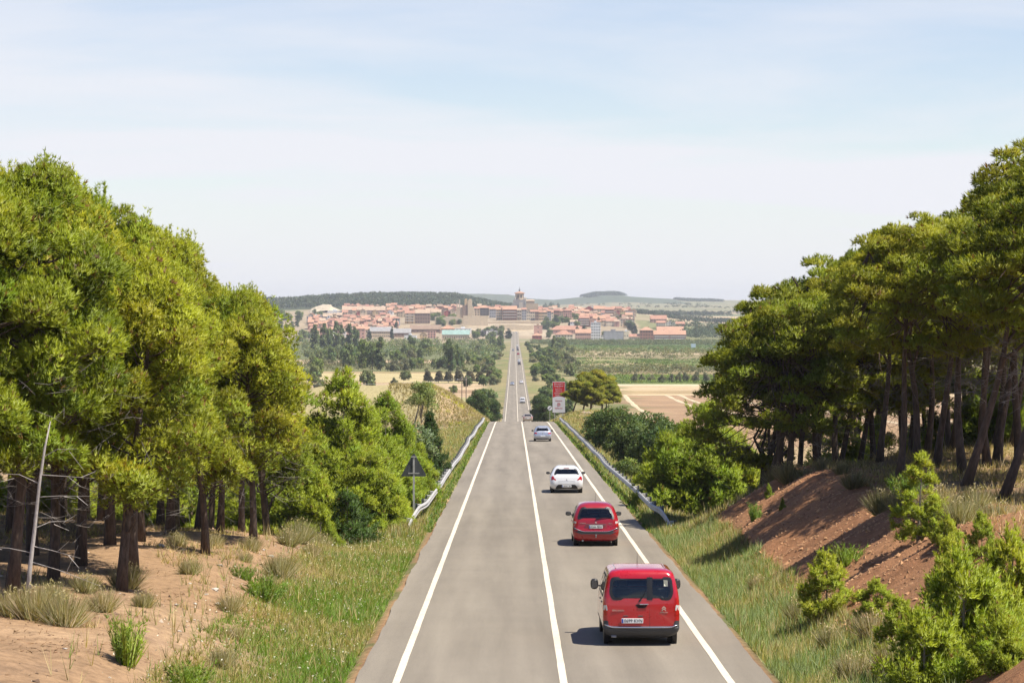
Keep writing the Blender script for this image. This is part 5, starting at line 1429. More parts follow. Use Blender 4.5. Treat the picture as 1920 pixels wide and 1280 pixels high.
def van_extra(root, B):
    # chrome step along the bumper, black corners, door gap, handle, wiper, high plate lamps, badges
    mb = MB(); P = [(x, B.rear(x, .44) - .012, .445 + (.07 * max(0, abs(x) - .70) / .2)) for x in np.linspace(-.88, .88, 25)]
    mb.tube(P, .017, 6); mb.build('bumper_strip', M['chrome'], root, True)
    for s in (-1, 1):
        pts = round_poly([(s * .78, .46), (s * .915, .46), (s * .915, .60), (s * .80, .60)], .03); B.patch('bumper_corner', pts if s > 0 else pts[::-1], M['trim'], root, .014)
    B.patch('door_gap', [(.195, .47), (.203, .47), (.203, 1.66), (.195, 1.66)], M['seam'], root, .003)
    B.patch('window_bar', [(.13, 1.10), (.27, 1.10), (.27, 1.635), (.13, 1.635)], M['black'], root, .011)
    y = B.rear(0, .98)
    hd = B.patch('handle_recess', round_poly([(-.16, .99), (.16, .99), (.08, .90), (-.08, .90)], .04), M['seam'], root, .005)
    mb = MB(); mb.bevbox((-.05, y - .035, .985), (.17, y - .004, 1.01), .008); mb.build('door_handle', M['chrome'], root)
    mb = MB(); mb.tube([(-.06, B.rear(0, 1.07) - .02, 1.06), (.03, B.rear(0, 1.15) - .03, 1.17), (.12, B.rear(.1, 1.3) - .03, 1.33)], [.022, .014, .008], 6); mb.build('wiper', M['black'], root)
    rc = B.patch('plate_recess', round_poly([(-.56, .52), (.14, .52), (.10, .70), (-.52, .70)], .03), M['p_red'], root, .004)
    plate(root, B, .60, '0699 KVN', x=-.22, off=.022)
    for x in (-.38, -.02):
        mb = MB(); mb.bevbox((x - .06, B.rear(x, .70) - .012, .705), (x + .06, B.rear(x, .70) + .01, .725), .005); mb.build('plate_lamp', M['trim'], root)
    obj('lettering', text_mesh('lettering', 'BERLINGO', .060, M['chrome'], 'LEFT'), root, (-.70, B.rear(-.5, .845) - .006, .845), FACE)
    chevrons(root, B, .54, .89, .085, M['chrome']); obj('lettering', text_mesh('lettering', 'CITROEN', .045, M['chrome']), root, (.54, B.rear(.52, .80) - .006, .80), FACE)
    mb = MB(); mb.tube([(.0, 2.15, 1.82), (.0, 2.05, 2.10)], [.008, .003], 5); mb.build('antenna', M['black'], root)
    for s in (-1, 1):
        mb = MB(); mb.tube([(s * .60, .55, 1.825), (s * .60, 2.1, 1.828)], .010, 5); mb.build('roof_rib', M['p_red'], root)
    mb = MB(); mb.tube([(-.72, .14, .22), (-.6, .14, .22)], .03, 6); mb.build('exhaust', M['rim'], root)
win = round_poly([(-.70, 1.09), (.70, 1.09), (.775, 1.25), (.735, 1.64), (-.735, 1.64), (-.775, 1.25)], .10)
van = car('van', van_lev, M['p_red'], (.77, .82, 3.58, .315), win, van_extra, tail=[(round_poly([(.815, .73), (.918, .73), (.905, 1.14), (.835, 1.14)], .03), 'lamp_red'), (round_poly([(.812, .84), (.916, .84), (.910, .97), (.830, .98)], .03), 'lamp_clear')],
          seat=(2.35, 1.18, 3.5), band=van_band, mirr=(1.24, 2.95, M['black'], (.10, .08, .135)), mats=[M['p_red'], M['trim'], M['black']], sidewin=(1.10, 1.62))
for o in [c for c in van.children if c.name.startswith('tail_lamp')]: pass
tag(van, 'bright red van with two rear doors, nearest to the camera', 'van', 'vehicles on the road')
set_on_road(van, 3.06, 61.0)

# -- the wine-red people carrier
mpv_lev = [(.19, .70, .20, 4.05, .24, .55), (.25, .80, .08, 4.18, .22, .55), (.34, .85, .02, 4.25, .2, .55), (.48, .875, .0, 4.28, .2, .55), (.60, .878, .005, 4.27, .2, .55), (.66, .878, .05, 4.24, .2, .55), (.82, .876, .06, 4.10, .22, .6),
           (.92, .87, .07, 3.9, .24, .6), (.98, .862, .085, 3.6, .25, .55), (1.04, .85, .105, 3.4, .26, .5), (1.12, .83, .14, 3.22, .27, .45), (1.25, .785, .215, 2.95, .28, .42), (1.38, .73, .30, 2.68, .28, .4),
           (1.48, .67, .39, 2.45, .28, .4), (1.55, .60, .49, 2.25, .28, .38), (1.60, .50, .62, 2.05, .28, .34), (1.63, .36, .82, 1.85, .26, .3)]
def mpv_extra(root, B):
    P = [(x, B.rear(x, .56) - .012, .56 + .16 * (max(0, abs(x) - .42) / .42) ** 1.6) for x in np.linspace(-.84, .84, 29)]
    mb = MB(); mb.tube(P, .012, 5); mb.build('bumper_strip', M['chrome'], root, True)
    P0 = [(x, z - .008) for x, _, z in P]; P1 = [(x, z - .10 - .03 * (abs(x) > .5)) for x, _, z in P]
    V = [(x, B.rear(x, z) - .010, z) for x, z in P1] + [(x, B.rear(x, z) - .010, z) for x, z in P0]; n = len(P0)
    obj('bumper_band', make_mesh('bumper_band', np.array(V), [(i, i + 1, n + i + 1, n + i) for i in range(n - 1)], M['trim'], None, None, True), root)
    B.patch('plate_recess', round_poly([(-.38, .66), (.42, .66), (.40, .80), (-.40, .80)], .03), M['p_wine'], root, .003)
    mb = MB(); mb.bevbox((-.38, B.rear(0, .82) - .03, .815), (.38, B.rear(0, .82), .835), .008); mb.build('tailgate_grip', M['trim'], root)
    plate(root, B, .735, '0266 FBW', off=.02)
    chevrons(root, B, 0, .895, .065, M['chrome'])
    obj('lettering', text_mesh('lettering', 'CITROEN', .050, M['chrome'], 'LEFT'), root, (-.60, B.rear(-.5, .87) - .008, .870), FACE); obj('lettering', text_mesh('lettering', 'Xsara', .055, M['chrome'], 'RIGHT'), root, (.62, B.rear(.5, .86) - .008, .862), FACE)
    mb = MB(); mb.tube([(.0, B.rear(0, 1.03) - .03, 1.035), (.25, B.rear(.25, 1.07) - .03, 1.07), (.55, B.rear(.55, 1.09) - .03, 1.085)], [.022, .014, .007], 5); mb.build('wiper', M['black'], root)
    mb = MB(); mb.tube([(0, .95, 1.62), (0.01, .72, 1.98)], [.008, .003], 5); mb.build('antenna', M['black'], root)
    mb = MB(); mb.tube([(0, .05, .36), (0, -.08, .36)], .025, 6); mb.lathe([(.001, -.04), (.03, -.02), (.03, .02), (.001, .04)], 8, 'z', (0, -.08, .42)); mb.tube([(0, -.08, .36), (0, -.08, .40)], .015, 6); mb.build('tow_bar', M['rim'], root)
    mb = MB(); mb.tube([(-.5, .3, .22), (-.5, .02, .21)], .035, 8); mb.build('exhaust', M['rim'], root)
    for x in (-.36, .36):      # occupants' headrests are part of the seats; the right one is hollow
        pass
win = round_poly([(-.70, 1.01), (.70, 1.01), (.69, 1.14), (.56, 1.47), (-.56, 1.47), (-.69, 1.14)], .12)
mpv = car('people_carrier', mpv_lev, M['p_wine'], (.73, .70, 3.46, .31), win, mpv_extra, tail=[(round_poly([(.74, .76), (.868, .74), (.85, 1.02), (.76, 1.0)], .04), 'lamp_red'), (circ(.058, 14, .795, .90), 'lamp_clear')],
          seat=(2.2, 1.12, 3.3), mirr=(1.08, 2.9, M['black'], (.11, .08, .085)), sidewin=(1.0, 1.45))
tag(mpv, 'wine-red rounded people carrier with a tow bar behind the white hatchback', 'car', 'vehicles on the road')
set_on_road(mpv, 3.10, 95.0)

# -- the white hatchback
hat_lev = [(.19, .72, .16, 4.05, .26, .6), (.26, .84, .06, 4.18, .26, .6), (.36, .89, .01, 4.25, .26, .6), (.52, .905, .0, 4.28, .26, .6), (.62, .905, .01, 4.26, .26, .6), (.72, .90, .04, 4.2, .27, .6), (.84, .89, .07, 3.9, .28, .6),
           (.92, .872, .10, 3.45, .29, .55), (.98, .852, .15, 3.25, .30, .5), (1.06, .82, .23, 3.08, .3, .45), (1.18, .76, .36, 2.82, .3, .42), (1.29, .70, .48, 2.55, .3, .4), (1.37, .63, .58, 2.35, .3, .4), (1.43, .54, .70, 2.15, .3, .36), (1.47, .42, .9, 1.95, .28, .3)]
def hat_extra(root, B):
    B.patch('bumper_insert', round_poly([(-.62, .22), (.62, .22), (.58, .34), (.46, .47), (-.46, .47), (-.58, .34)], .06), M['black'], root, .012)
    plate(root, B, .385, None, x=.0, off=.026)
    o = [c for c in root.children if c.name.startswith('number_plate')][0]
    y = B.rear(0, .385) - .026
    for k in range(7):
        if k == 4: continue
        mb = MB(); mb.box((-.17 + k * .058, y - .011, .355), (-.135 + k * .058, y - .0085, .415)); mb.build('character', M['trim'], o)
    mb = MB(); mb.bevbox((-.16, B.rear(0, 1.33) - .03, 1.345), (.16, B.rear(0, 1.36) + .02, 1.365), .008); mb.build('brake_lamp', M['lamp_red'], root)
    mb = MB()
    for a_, b_ in (((-.03, .70), (.0, .77)), ((0, .77), (.04, .74)), ((.0, .77), (-.02, .735)), ((-.02, .735), (.035, .70)), ((.035, .70), (.04, .67))):
        mb.tube([(a_[0], B.rear(0, .72) - .012, a_[1]), (b_[0], B.rear(0, .72) - .012, b_[1])], .009, 5)
    mb.build('emblem', M['chrome'], root)
    mb = MB(); mb.box((-.45, B.rear(0, .645) - .006, .64), (.45, B.rear(0, .645) + .01, .646)); mb.build('tailgate_gap', M['trim'], root)
    mb = MB(); mb.tube([(0, 1.0, 1.46), (0, .82, 1.68)], [.007, .003], 5); mb.build('antenna', M['black'], root)
win = round_poly([(-.70, .985), (.70, .985), (.66, 1.12), (.55, 1.335), (-.55, 1.335), (-.66, 1.12)], .12)
hat = car('hatchback', hat_lev, M['p_white'], (.76, .66, 3.27, .315), win, hat_extra, tail=[(round_poly([(.56, .70), (.86, .70), (.845, .88), (.74, .95)], .05), 'lamp_red')], seat=(1.95, 1.0, 3.1), mirr=(1.0, 2.75, M['black'], (.11, .08, .075)), sidewin=(.98, 1.33))
tag(hat, 'white hatchback with red tail lamps and a black rear diffuser', 'car', 'vehicles on the road')
set_on_road(hat, 2.88, 136.5)

# -- the silver hatchback near the crest
sil_lev = [(r[0], r[1] * .96, r[2], r[3], r[4], r[5]) for r in hat_lev]
def sil_extra(root, B):
    plate(root, B, .52, None, off=.02); B.patch('bumper_skirt', round_poly([(-.6, .21), (.6, .21), (.6, .31), (-.6, .31)], .03), M['trim'], root, .010)
    mb = MB(); disc_prism(mb, circ(.05, 14, 0, .76), B.rear(0, .76) - .014, B.rear(0, .76) + .01); mb.build('emblem', M['chrome'], root)
win2 = round_poly([(-.62, .965), (.62, .965), (.60, 1.08), (.50, 1.31), (-.50, 1.31), (-.60, 1.08)], .10)
sil = car('hatchback', sil_lev, M['p_silver'], (.73, .66, 3.2, .31), win2, sil_extra, tail=[(round_poly([(.50, .72), (.82, .70), (.82, .84), (.60, .87)], .05), 'lamp_red')], seat=(1.95, 1.0, 3.1), mirr=(.98, 2.75, M['black']), sidewin=(.97, 1.31))
tag(sil, 'silver hatchback about to pass over the crest of the road', 'car', 'vehicles on the road'); set_on_road(sil, 2.76, 240.0)

# -- champagne saloon just past the crest
sal_lev = [(.19, .70, .16, 4.2, .26, .6), (.26, .82, .06, 4.34, .26, .6), (.36, .865, .01, 4.41, .26, .6), (.52, .88, .0, 4.44, .26, .6), (.66, .88, .02, 4.4, .26, .6), (.78, .875, .05, 4.2, .26, .6), (.88, .865, .08, 3.9, .28, .6), (.94, .85, .18, 3.5, .30, .55),
           (.98, .835, .45, 3.35, .32, .5), (1.06, .80, .66, 3.15, .32, .45), (1.18, .74, .86, 2.88, .32, .42), (1.29, .68, 1.05, 2.6, .32, .4), (1.37, .60, 1.2, 2.4, .3, .4), (1.42, .52, 1.4, 2.2, .28, .36), (1.44, .40, 1.55, 2.05, .22, .22)]
win3 = round_poly([(-.62, .99), (.62, .99), (.50, 1.34), (-.50, 1.34)], .08)
def sal_extra(root, B): plate(root, B, .60, None, off=.02)
def saloon(pmn, name='saloon_car'):
    return car(name, sal_lev, M[pmn], (.72, .80, 3.5, .31), win3, sal_extra, tail=[(round_poly([(.55, .70), (.85, .68), (.85, .86), (.60, .86)], .04), 'lamp_red')], seat=(2.3, 1.0, 3.3), mirr=(.99, 2.95, M['black']), sidewin=(.97, 1.33))
sal = saloon('p_beige'); tag(sal, 'champagne saloon just past the crest, behind the white delivery van', 'car', 'vehicles on the road'); set_on_road(sal, 2.45, 440.0)

# -- white delivery van and the far cars
def wv_extra(root, B):
    plate(root, B, .70, None, off=.02)
    B.patch('door_gap', [(-.006, .60), (.006, .60), (.006, 1.66), (-.006, 1.66)], M['seam'], root, .003)
wlev = [(r[0] * (1.0 if r[0] < 1.1 else 1.06), r[1], r[2], r[3], r[4], r[5]) for r in van_lev]
wvan = car('van', wlev, M['p_white'], (.77, .82, 3.58, .315), round_poly([(-.66, 1.22), (.66, 1.22), (.64, 1.62), (-.64, 1.62)], .08), wv_extra, tail=[(round_poly([(.83, .80), (.915, .80), (.91, 1.1), (.845, 1.1)], .03), 'lamp_red')], band=van_band, mirr=(1.24, 2.95, M['black']), seat=(2.35, 1.2, 3.5), sidewin=(1.18, 1.6))
tag(wvan, 'white delivery van on the far road between the champagne and the white car', 'van', 'vehicles on the road'); set_on_road(wvan, 2.85, 838.0)
def far_copy(src, x, d, heading, label, cat='car', pm=None):
    o = copy_tree(src)
    for c in o.children:
        if pm and c.name.startswith('body'):
            c.data = c.data.copy(); c.data.materials[0] = M[pm]
    tag(o, label, cat, 'vehicles on the road'); set_on_road(o, x, d, heading); return o
far_copy(hat, 3.2, 1085, 1, 'white car on the far road ahead of the delivery van')
far_copy(sal, .2 - 1.0, 1060, -1, 'silver oncoming car on the far road, the only one in the left lane there', 'car', 'p_silver')
far_copy(hat, 3.0, 1420, 1, 'black car on the far road beyond the white car', 'car', 'p_dark')
far_copy(wvan, 3.0, 1490, 1, 'white van right in front of the black car on the far road', 'van')
far_copy(sal, 2.9, 1790, 1, 'dark red car on the far road beyond the white van', 'car', 'p_wine')
far_copy(hat, -.9, 2000, -1, 'dark oncoming car far down the road', 'car', 'p_grey')
far_copy(sal, 3.0, 2010, 1, 'dark grey car far down the road', 'car', 'p_dark')
far_copy(hat, 3.0, 2130, 1, 'grey hatchback far down the road', 'car', 'p_grey')
far_copy(wvan, 2.9, 2280, 1, 'white van far down the road before the town slope', 'van')
far_copy(hat, 2.6, 2990, 1, 'white car at the foot of the town wall', 'car')

# ---------------------------------------------------------------- the town on its hill
WALL = {k: mat('wall_' + k, c, .9, nscale=.35, namt=.14) for k, c in dict(cream=(.70, .60, .44), white=(.78, .77, .73), stone=(.48, .38, .26), ochre=(.58, .42, .24), brick=(.34, .165, .115), pink=(.54, .32, .25),
        grey=(.36, .36, .37), dark=(.10, .09, .09), red=(.38, .10, .085), yellow=(.66, .53, .25), brown=(.27, .18, .13), sand=(.58, .47, .32)).items()}
ROOF = {k: mat('roof_' + k, c, .9, nscale=.5, namt=.22) for k, c in dict(terracotta=(.40, .21, .14), orange=(.46, .26, .165), rust=(.33, .16, .115), buff=(.44, .32, .22), grey=(.30, .29, .28), white=(.68, .68, .66), green=(.26, .38, .33), brown=(.28, .19, .13)).items()}
M['pane'] = mat('window_pane', (.035, .04, .05), .2); M['balcony'] = mat('balcony_slab', (.55, .52, .47), .8); M['pipe'] = mat('chimney_render', (.40, .28, .20), .9)

def house(name, label, cat, x, d, w, dep, h, wall, roof, kind='gable_x', fl=2, nc=3, yaw=0.0, group=None, balcony=False, z=None, pitch=.30, chimney=True, win=(1.0, 1.3), side=True):
    """walls, pitched roof with eaves, windows set in rows, balconies"""
    z = gz(x, d + dep * .3) if z is None else z
    root = empty(name, (x, d, z), (0, 0, yaw))
    W, D = w / 2, dep / 2
    mb = MB(); mb.box((-W, -D, -6), (W, D, h))
    if kind == 'gable_y': mb.add([(-W, -D, h), (W, -D, h), (0, -D, h + W * pitch * 2), (-W, D, h), (W, D, h), (0, D, h + W * pitch * 2)], [(0, 1, 2), (5, 4, 3), (0, 2, 5, 3), (1, 4, 5, 2)])
    if kind == 'gable_x': mb.add([(-W, -D, h), (-W, D, h), (-W, 0, h + D * pitch * 2), (W, -D, h), (W, D, h), (W, 0, h + D * pitch * 2)], [(0, 2, 1), (3, 4, 5), (0, 3, 5, 2), (1, 2, 5, 4)])
    mb.build('wall', WALL[wall], root)
    e, t_ = .45, .22; mb = MB()
    if kind == 'flat':
        mb.box((-W - .15, -D - .15, h + .01), (W + .15, D + .15, h + .35)); mb.box((-W * .3, -D * .3, h + .35), (W * .2, D * .3, h + 2.2)); rise = .35
    elif kind == 'hip':
        rise = min(W, D) * pitch * 2; a, b_ = W + e, D + e; q = max(0, W - D) if W > D else 0; p = max(0, D - W) if D > W else 0
        V = [(-a, -b_, h), (a, -b_, h), (a, b_, h), (-a, b_, h), (-q, -p, h + rise), (q, -p, h + rise), (q, p, h + rise), (-q, p, h + rise)]
        V = [(v[0], v[1], v[2] + .02) for v in V]; mb.add(V, [(0, 1, 5, 4), (1, 2, 6, 5), (2, 3, 7, 6), (3, 0, 4, 7), (4, 5, 6, 7), (3, 2, 1, 0)])
        mb.box((-a, -b_, h - .22), (a, b_, h + .015))
    elif kind == 'gable_x':
        rise = D * pitch * 2; s = rise / D; b_ = D + e
        for q in (-1, 1):
            V = [(-W - e, q * b_, h - e * s + .03), (W + e, q * b_, h - e * s + .03), (W + e, 0, h + rise + .03), (-W - e, 0, h + rise + .03)]
            V2 = [(v[0], v[1], v[2] + t_) for v in V]; mb.add(V + V2, [(3, 2, 1, 0), (4, 5, 6, 7), (0, 1, 5, 4), (1, 2, 6, 5), (2, 3, 7, 6), (3, 0, 4, 7)])
    else:
        rise = W * pitch * 2; s = rise / W; a = W + e
        for q in (-1, 1):
            V = [(q * a, -D - e, h - e * s + .03), (q * a, D + e, h - e * s + .03), (0, D + e, h + rise + .03), (0, -D - e, h + rise + .03)]
            V2 = [(v[0], v[1], v[2] + t_) for v in V]; mb.add(V + V2, [(3, 2, 1, 0), (4, 5, 6, 7), (0, 1, 5, 4), (1, 2, 6, 5), (2, 3, 7, 6), (3, 0, 4, 7)])
    rf = mb.build('roof', ROOF[roof], root)
    if chimney and kind != 'flat':
        cx = W * .35; mb = MB(); mb.box((cx - .35, D * .1 - .35, h + rise * .3), (cx + .35, D * .1 + .35, h + rise + .9)); mb.build('chimney', M['pipe'], rf)
    if fl and nc:
        fh = h / fl; mb = MB(); ww, wh = win
        for f_ in range(fl):
            zc = fh * (f_ + .52)
            for c in range(nc):
                xc = -W + w * (c + .5) / nc
                mb.box((xc - ww / 2, -D - .05, zc - wh / 2), (xc + ww / 2, -D + .05, zc + wh / 2))
            if side:
                for c in range(max(1, int(dep / 4))):
                    yc = -D + dep * (c + .5) / max(1, int(dep / 4))
                    for q in (-1, 1): mb.box((q * W - .05, yc - ww / 2, zc - wh / 2), (q * W + .05, yc + ww / 2, zc + wh / 2))
        o = mb.build('windows', M['pane'], root); o['kind'] = 'stuff'
        if balcony:
            for f_ in range(1, fl):
                mb = MB(); mb.box((-W * .94, -D - 1.1, fh * f_ - .1), (W * .94, -D - .06, fh * f_ + .08)); mb.box((-W * .94, -D - 1.1, fh * f_ + .08), (W * .94, -D - 1.0, fh * f_ + .95)); mb.build('balcony', M['balcony'], root)
    tag(root, label, cat, group)
    return root

def hp(name, label, px0, px1, pye, pyb, wall, roof, kind='gable_x', fl=2, nc=3, cat='house', dep=None, d=None, **kw):
    """the same, given where its edges, eaves and foot show"""
    pm = (px0 + px1) / 2
    d = d or ray_d(pm, pyb, 2400, 4200)
    w = (px1 - px0) / F_PX * d; x = wx_(pm, d); z = wz_(pyb, d); h = (pyb - pye) / F_PX * d
    dep = dep or max(7, min(16, w * .8))
    return house(name, label, cat, x, d + dep / 2, w, dep, h, wall, roof, kind, fl, nc, z=z, **kw)

big = [
 ('apartment_block', 'cream modern block with square windows above the poplars at far left', 606, 618, 592, 606, 'white', 'white', 'flat', 3, 3), ('apartment_block', 'tall narrow cream block left of the square-windowed one', 588, 597, 592, 606, 'cream', 'white', 'flat', 3, 2),
 ('apartment_block', 'grey link block between the two cream modern blocks', 597.2, 605.8, 593, 606, 'grey', 'grey', 'flat', 3, 2), ('apartment_block', 'dark grey modern block beside the left pines', 575, 587.8, 593, 606, 'grey', 'grey', 'flat', 2, 3),
 ('arcaded_building', 'long white arcaded building below the bare bluff', 614, 641, 583, 592.5, 'white', 'white', 'flat', 1, 6), ('apartment_block', 'long brown brick block under buff roofs, upper left', 641.5, 678, 581, 593, 'brown', 'buff', 'gable_x', 3, 9), ('apartment_block', 'orange-walled balcony block right of the long brown brick block', 678.5, 722, 581.5, 594, 'pink', 'buff', 'gable_x', 3, 8),
 ('long_hall', 'long pale hall with a row of small windows above the shrubs', 691, 733, 621, 633, 'sand', 'grey', 'gable_x', 2, 12), ('house', 'pink house with brown base left of the long pale hall', 663, 684, 616, 635, 'pink', 'orange', 'hip', 3, 3),
 ('terrace_block', 'brown brick terrace on the old wall line, centre left', 778, 806, 587, 607, 'brown', 'buff', 'gable_x', 3, 6), ('arcaded_building', 'cream arcaded gallery right of the brown brick terrace', 806.5, 827, 585, 596, 'cream', 'buff', 'gable_x', 1, 7), ('apartment_block', 'narrow tan flats with white balconies beside the brown terrace', 759, 777.5, 587, 607, 'ochre', 'terracotta', 'gable_x', 4, 2),
 ('warehouse', 'wide brown-roofed warehouse in the lower town', 769, 826, 617, 624, 'brown', 'brown', 'gable_x', 1, 6), ('house', 'square pink block in front of the brown-roofed warehouse', 801.5, 817, 620, 634, 'pink', 'brown', 'flat', 3, 3), ('house', 'tan gabled house beside the square pink block', 787, 801, 627, 637, 'ochre', 'buff', 'gable_y', 2, 1),
 ('shed', 'low white workshop on the edge of the bare bank', 758, 781, 629, 638, 'white', 'white', 'flat', 1, 4), ('shed', 'long low grey shed left of the white workshop', 732, 770, 624, 632, 'brown', 'grey', 'gable_x', 1, 6), ('sports_hall', 'long hall with a pale green roof and brown pilasters', 829, 880, 627, 638, 'sand', 'green', 'gable_x', 1, 12),
 ('house', 'orange-roofed pink block above the green-roofed hall', 827, 852, 616, 625, 'pink', 'orange', 'hip', 2, 4), ('house', 'white modern house right of the orange-roofed pink block', 853, 884, 616, 625, 'white', 'white', 'flat', 2, 4), ('house', 'white villa with long balconies left of the far road', 912, 933, 620, 630, 'white', 'grey', 'flat', 2, 3), ('house', 'dark villa beside the white balcony villa', 898, 911.5, 621, 630, 'dark', 'grey', 'flat', 2, 3),
 ('mansion', 'large dark mansion with a broad orange hip roof beside the ruin', 900, 917, 577, 592, 'dark', 'orange', 'hip', 3, 3), ('mansion', 'grey house with orange roof right of the dark mansion', 917.5, 930, 579, 596, 'grey', 'orange', 'gable_x', 3, 3), ('house', 'stone house left of the dark mansion', 889, 899.5, 578, 592, 'stone', 'terracotta', 'gable_x', 3, 2),
 ('apartment_block', 'tan flats left of the brick balcony block', 930.5, 942, 580, 600, 'ochre', 'orange', 'gable_x', 4, 3), ('apartment_block', 'brick apartment block with rows of balconies below the church', 942.5, 969, 580, 600.5, 'brick', 'orange', 'gable_x', 4, 7),
 ('house', 'stone town house right of the brick balcony block', 969.5, 978, 581, 600.5, 'stone', 'buff', 'gable_x', 3, 2), ('house', 'narrow grey town house with tall windows', 978.3, 987, 580, 600.5, 'grey', 'terracotta', 'gable_x', 4, 2), ('house', 'cream town house with a small pediment', 987.3, 994, 583, 600.5, 'cream', 'buff', 'gable_y', 3, 2), ('house', 'white narrow town house by the terrace street', 994.3, 1003, 584, 600.5, 'cream', 'terracotta', 'gable_x', 3, 2),
 ('house', 'dark brick town house by the terrace street', 1003.3, 1010, 584, 601, 'brown', 'terracotta', 'gable_x', 3, 2), ('house', 'tan house with arched ground floor by the terrace street', 1010.3, 1018, 585, 601, 'ochre', 'terracotta', 'gable_x', 3, 3), ('house', 'sand-coloured house with shop front by the terrace street', 1018.3, 1026, 585, 601, 'sand', 'orange', 'gable_x', 3, 3), ('house', 'blue-grey narrow house by the terrace street', 1026.3, 1033, 583, 601, 'grey', 'terracotta', 'gable_x', 4, 2),
 ('house', 'cream house left of the brick loggia house', 1033.3, 1038, 585, 601, 'cream', 'terracotta', 'gable_x', 3, 1), ('house', 'brick loggia house with a red tiled roof', 1038.3, 1049, 582, 600.5, 'brick', 'rust', 'gable_x', 3, 4), ('house', 'narrow stone house right of the brick loggia house', 1049.3, 1056, 583, 600, 'stone', 'terracotta', 'gable_x', 4, 2), ('apartment_block', 'brick and white flats with tall windows at the end of the terrace street', 1056.3, 1072, 582, 600, 'pink', 'terracotta', 'hip', 4, 4), ('house', 'yellow house with a balcony at the end of the terrace street', 1072.3, 1077, 586, 596, 'yellow', 'terracotta', 'gable_x', 2, 1),
 ('house', 'red-gabled house with a large orange roof on the right skyline', 1096, 1113, 579, 593, 'red', 'orange', 'gable_y', 2, 3), ('apartment_block', 'grey flats below the red-gabled house', 1088, 1098, 583, 595, 'grey', 'orange', 'gable_x', 3, 2), ('house', 'tan house with orange roof right of the red-gabled house', 1113.5, 1134, 579, 594, 'sand', 'orange', 'gable_x', 3, 4), ('apartment_block', 'brown brick block on the right skyline', 1134.5, 1151, 580, 600, 'brick', 'terracotta', 'gable_x', 4, 4),
 ('apartment_block', 'narrow bright red block between pale neighbours', 1156, 1162, 582, 600, 'red', 'rust', 'flat', 4, 1), ('apartment_block', 'pale flats left of the narrow bright red block', 1151.3, 1155.7, 583, 600, 'sand', 'rust', 'flat', 4, 1), ('apartment_block', 'yellow flats right of the narrow bright red block', 1162.3, 1172, 583, 600, 'yellow', 'terracotta', 'flat', 4, 3), ('apartment_block', 'pink and white balcony block at the right end of the old town', 1172.5, 1190, 582, 600, 'pink', 'rust', 'flat', 5, 4),
 ('apartment_block', 'cream flats stepping down below the yellow flats', 1158, 1173, 598, 612, 'cream', 'buff', 'flat', 3, 3), ('apartment_block', 'grey flats with a green awning below the pink balcony block', 1173.5, 1190, 598, 612, 'sand', 'terracotta', 'flat', 3, 4), ('apartment_block', 'white stepped flats in the middle of the right slope', 1136, 1157, 601, 611, 'white', 'terracotta', 'gable_x', 2, 4), ('apartment_block', 'brown brick flats with balconies on the right slope', 1086, 1105, 596, 613, 'brick', 'terracotta', 'gable_x', 4, 4), ('apartment_block', 'white flats with dark balconies on the right slope', 1112, 1135, 597, 611, 'cream', 'orange', 'gable_x', 3, 5),
 ('house', 'white house with tan side beside the dark trees, middle right', 1069, 1083, 603, 614, 'white', 'buff', 'gable_x', 2, 3), ('tower_block', 'slender white apartment tower with dark windows', 1108, 1126, 605, 637, 'white', 'white', 'flat', 6, 4), ('shed', 'white annex at the foot of the white apartment tower', 1127, 1140, 629, 637, 'white', 'grey', 'flat', 2, 4),
 ('school', 'low school wing with a red hip roof, nearest the white tower', 1079, 1108, 624, 638, 'pink', 'orange', 'gable_x', 2, 7), ('school', 'low school wing with a pale front and terracotta hip roof', 1041, 1074, 627, 638, 'cream', 'terracotta', 'hip', 2, 6), ('school', 'rear school wing with a long terracotta roof', 1032, 1100, 618, 626, 'pink', 'terracotta', 'hip', 1, 9),
 ('house', 'square pink house above the red-roofed cottage right of the road', 1001, 1017, 610, 626, 'pink', 'buff', 'flat', 2, 1), ('cottage', 'small cottage with a bright red hip roof right of the far road', 998, 1016, 629, 636, 'red', 'orange', 'hip', 1, 3), ('warehouse', 'plain grey warehouse right of the white tower', 1133, 1169, 621, 638, 'grey', 'grey', 'flat', 0, 0), ('warehouse', 'white end block of the grey warehouse', 1169.5, 1179, 621, 638, 'cream', 'white', 'flat', 1, 2), ('shed', 'low red-roofed shed right of the warehouse', 1179.5, 1199, 631, 637, 'cream', 'terracotta', 'gable_x', 1, 5),
 ('apartment_block', 'brown block with an orange hip roof right of the warehouse', 1200, 1225, 619, 637, 'brick', 'orange', 'hip', 3, 5), ('apartment_block', 'long pink brick block, left half, with an orange roof', 1226, 1255, 627, 640, 'pink', 'orange', 'gable_x', 3, 9), ('apartment_block', 'long pink brick block, right half, with an orange roof', 1255.5, 1286, 627, 640, 'pink', 'orange', 'gable_x', 3, 9), ('apartment_block', 'cream upper block behind the pink brick ones', 1232, 1282, 620, 630, 'cream', 'orange', 'gable_x', 2, 12),
 ('apartment_block', 'white block with dark balconies on the right outskirts', 1248, 1266, 605, 617, 'white', 'grey', 'flat', 3, 4), ('apartment_block', 'cream block left of the dark balcony block', 1231, 1247.5, 605, 617, 'cream', 'terracotta', 'gable_x', 3, 4), ('house', 'brown gabled block at the far right of the town', 1267, 1284, 607, 618, 'brick', 'terracotta', 'gable_x', 3, 3), ('house', 'grey-roofed houses at the top of the right outskirts', 1220, 1250, 598, 606, 'pink', 'terracotta', 'gable_x', 2, 6)]
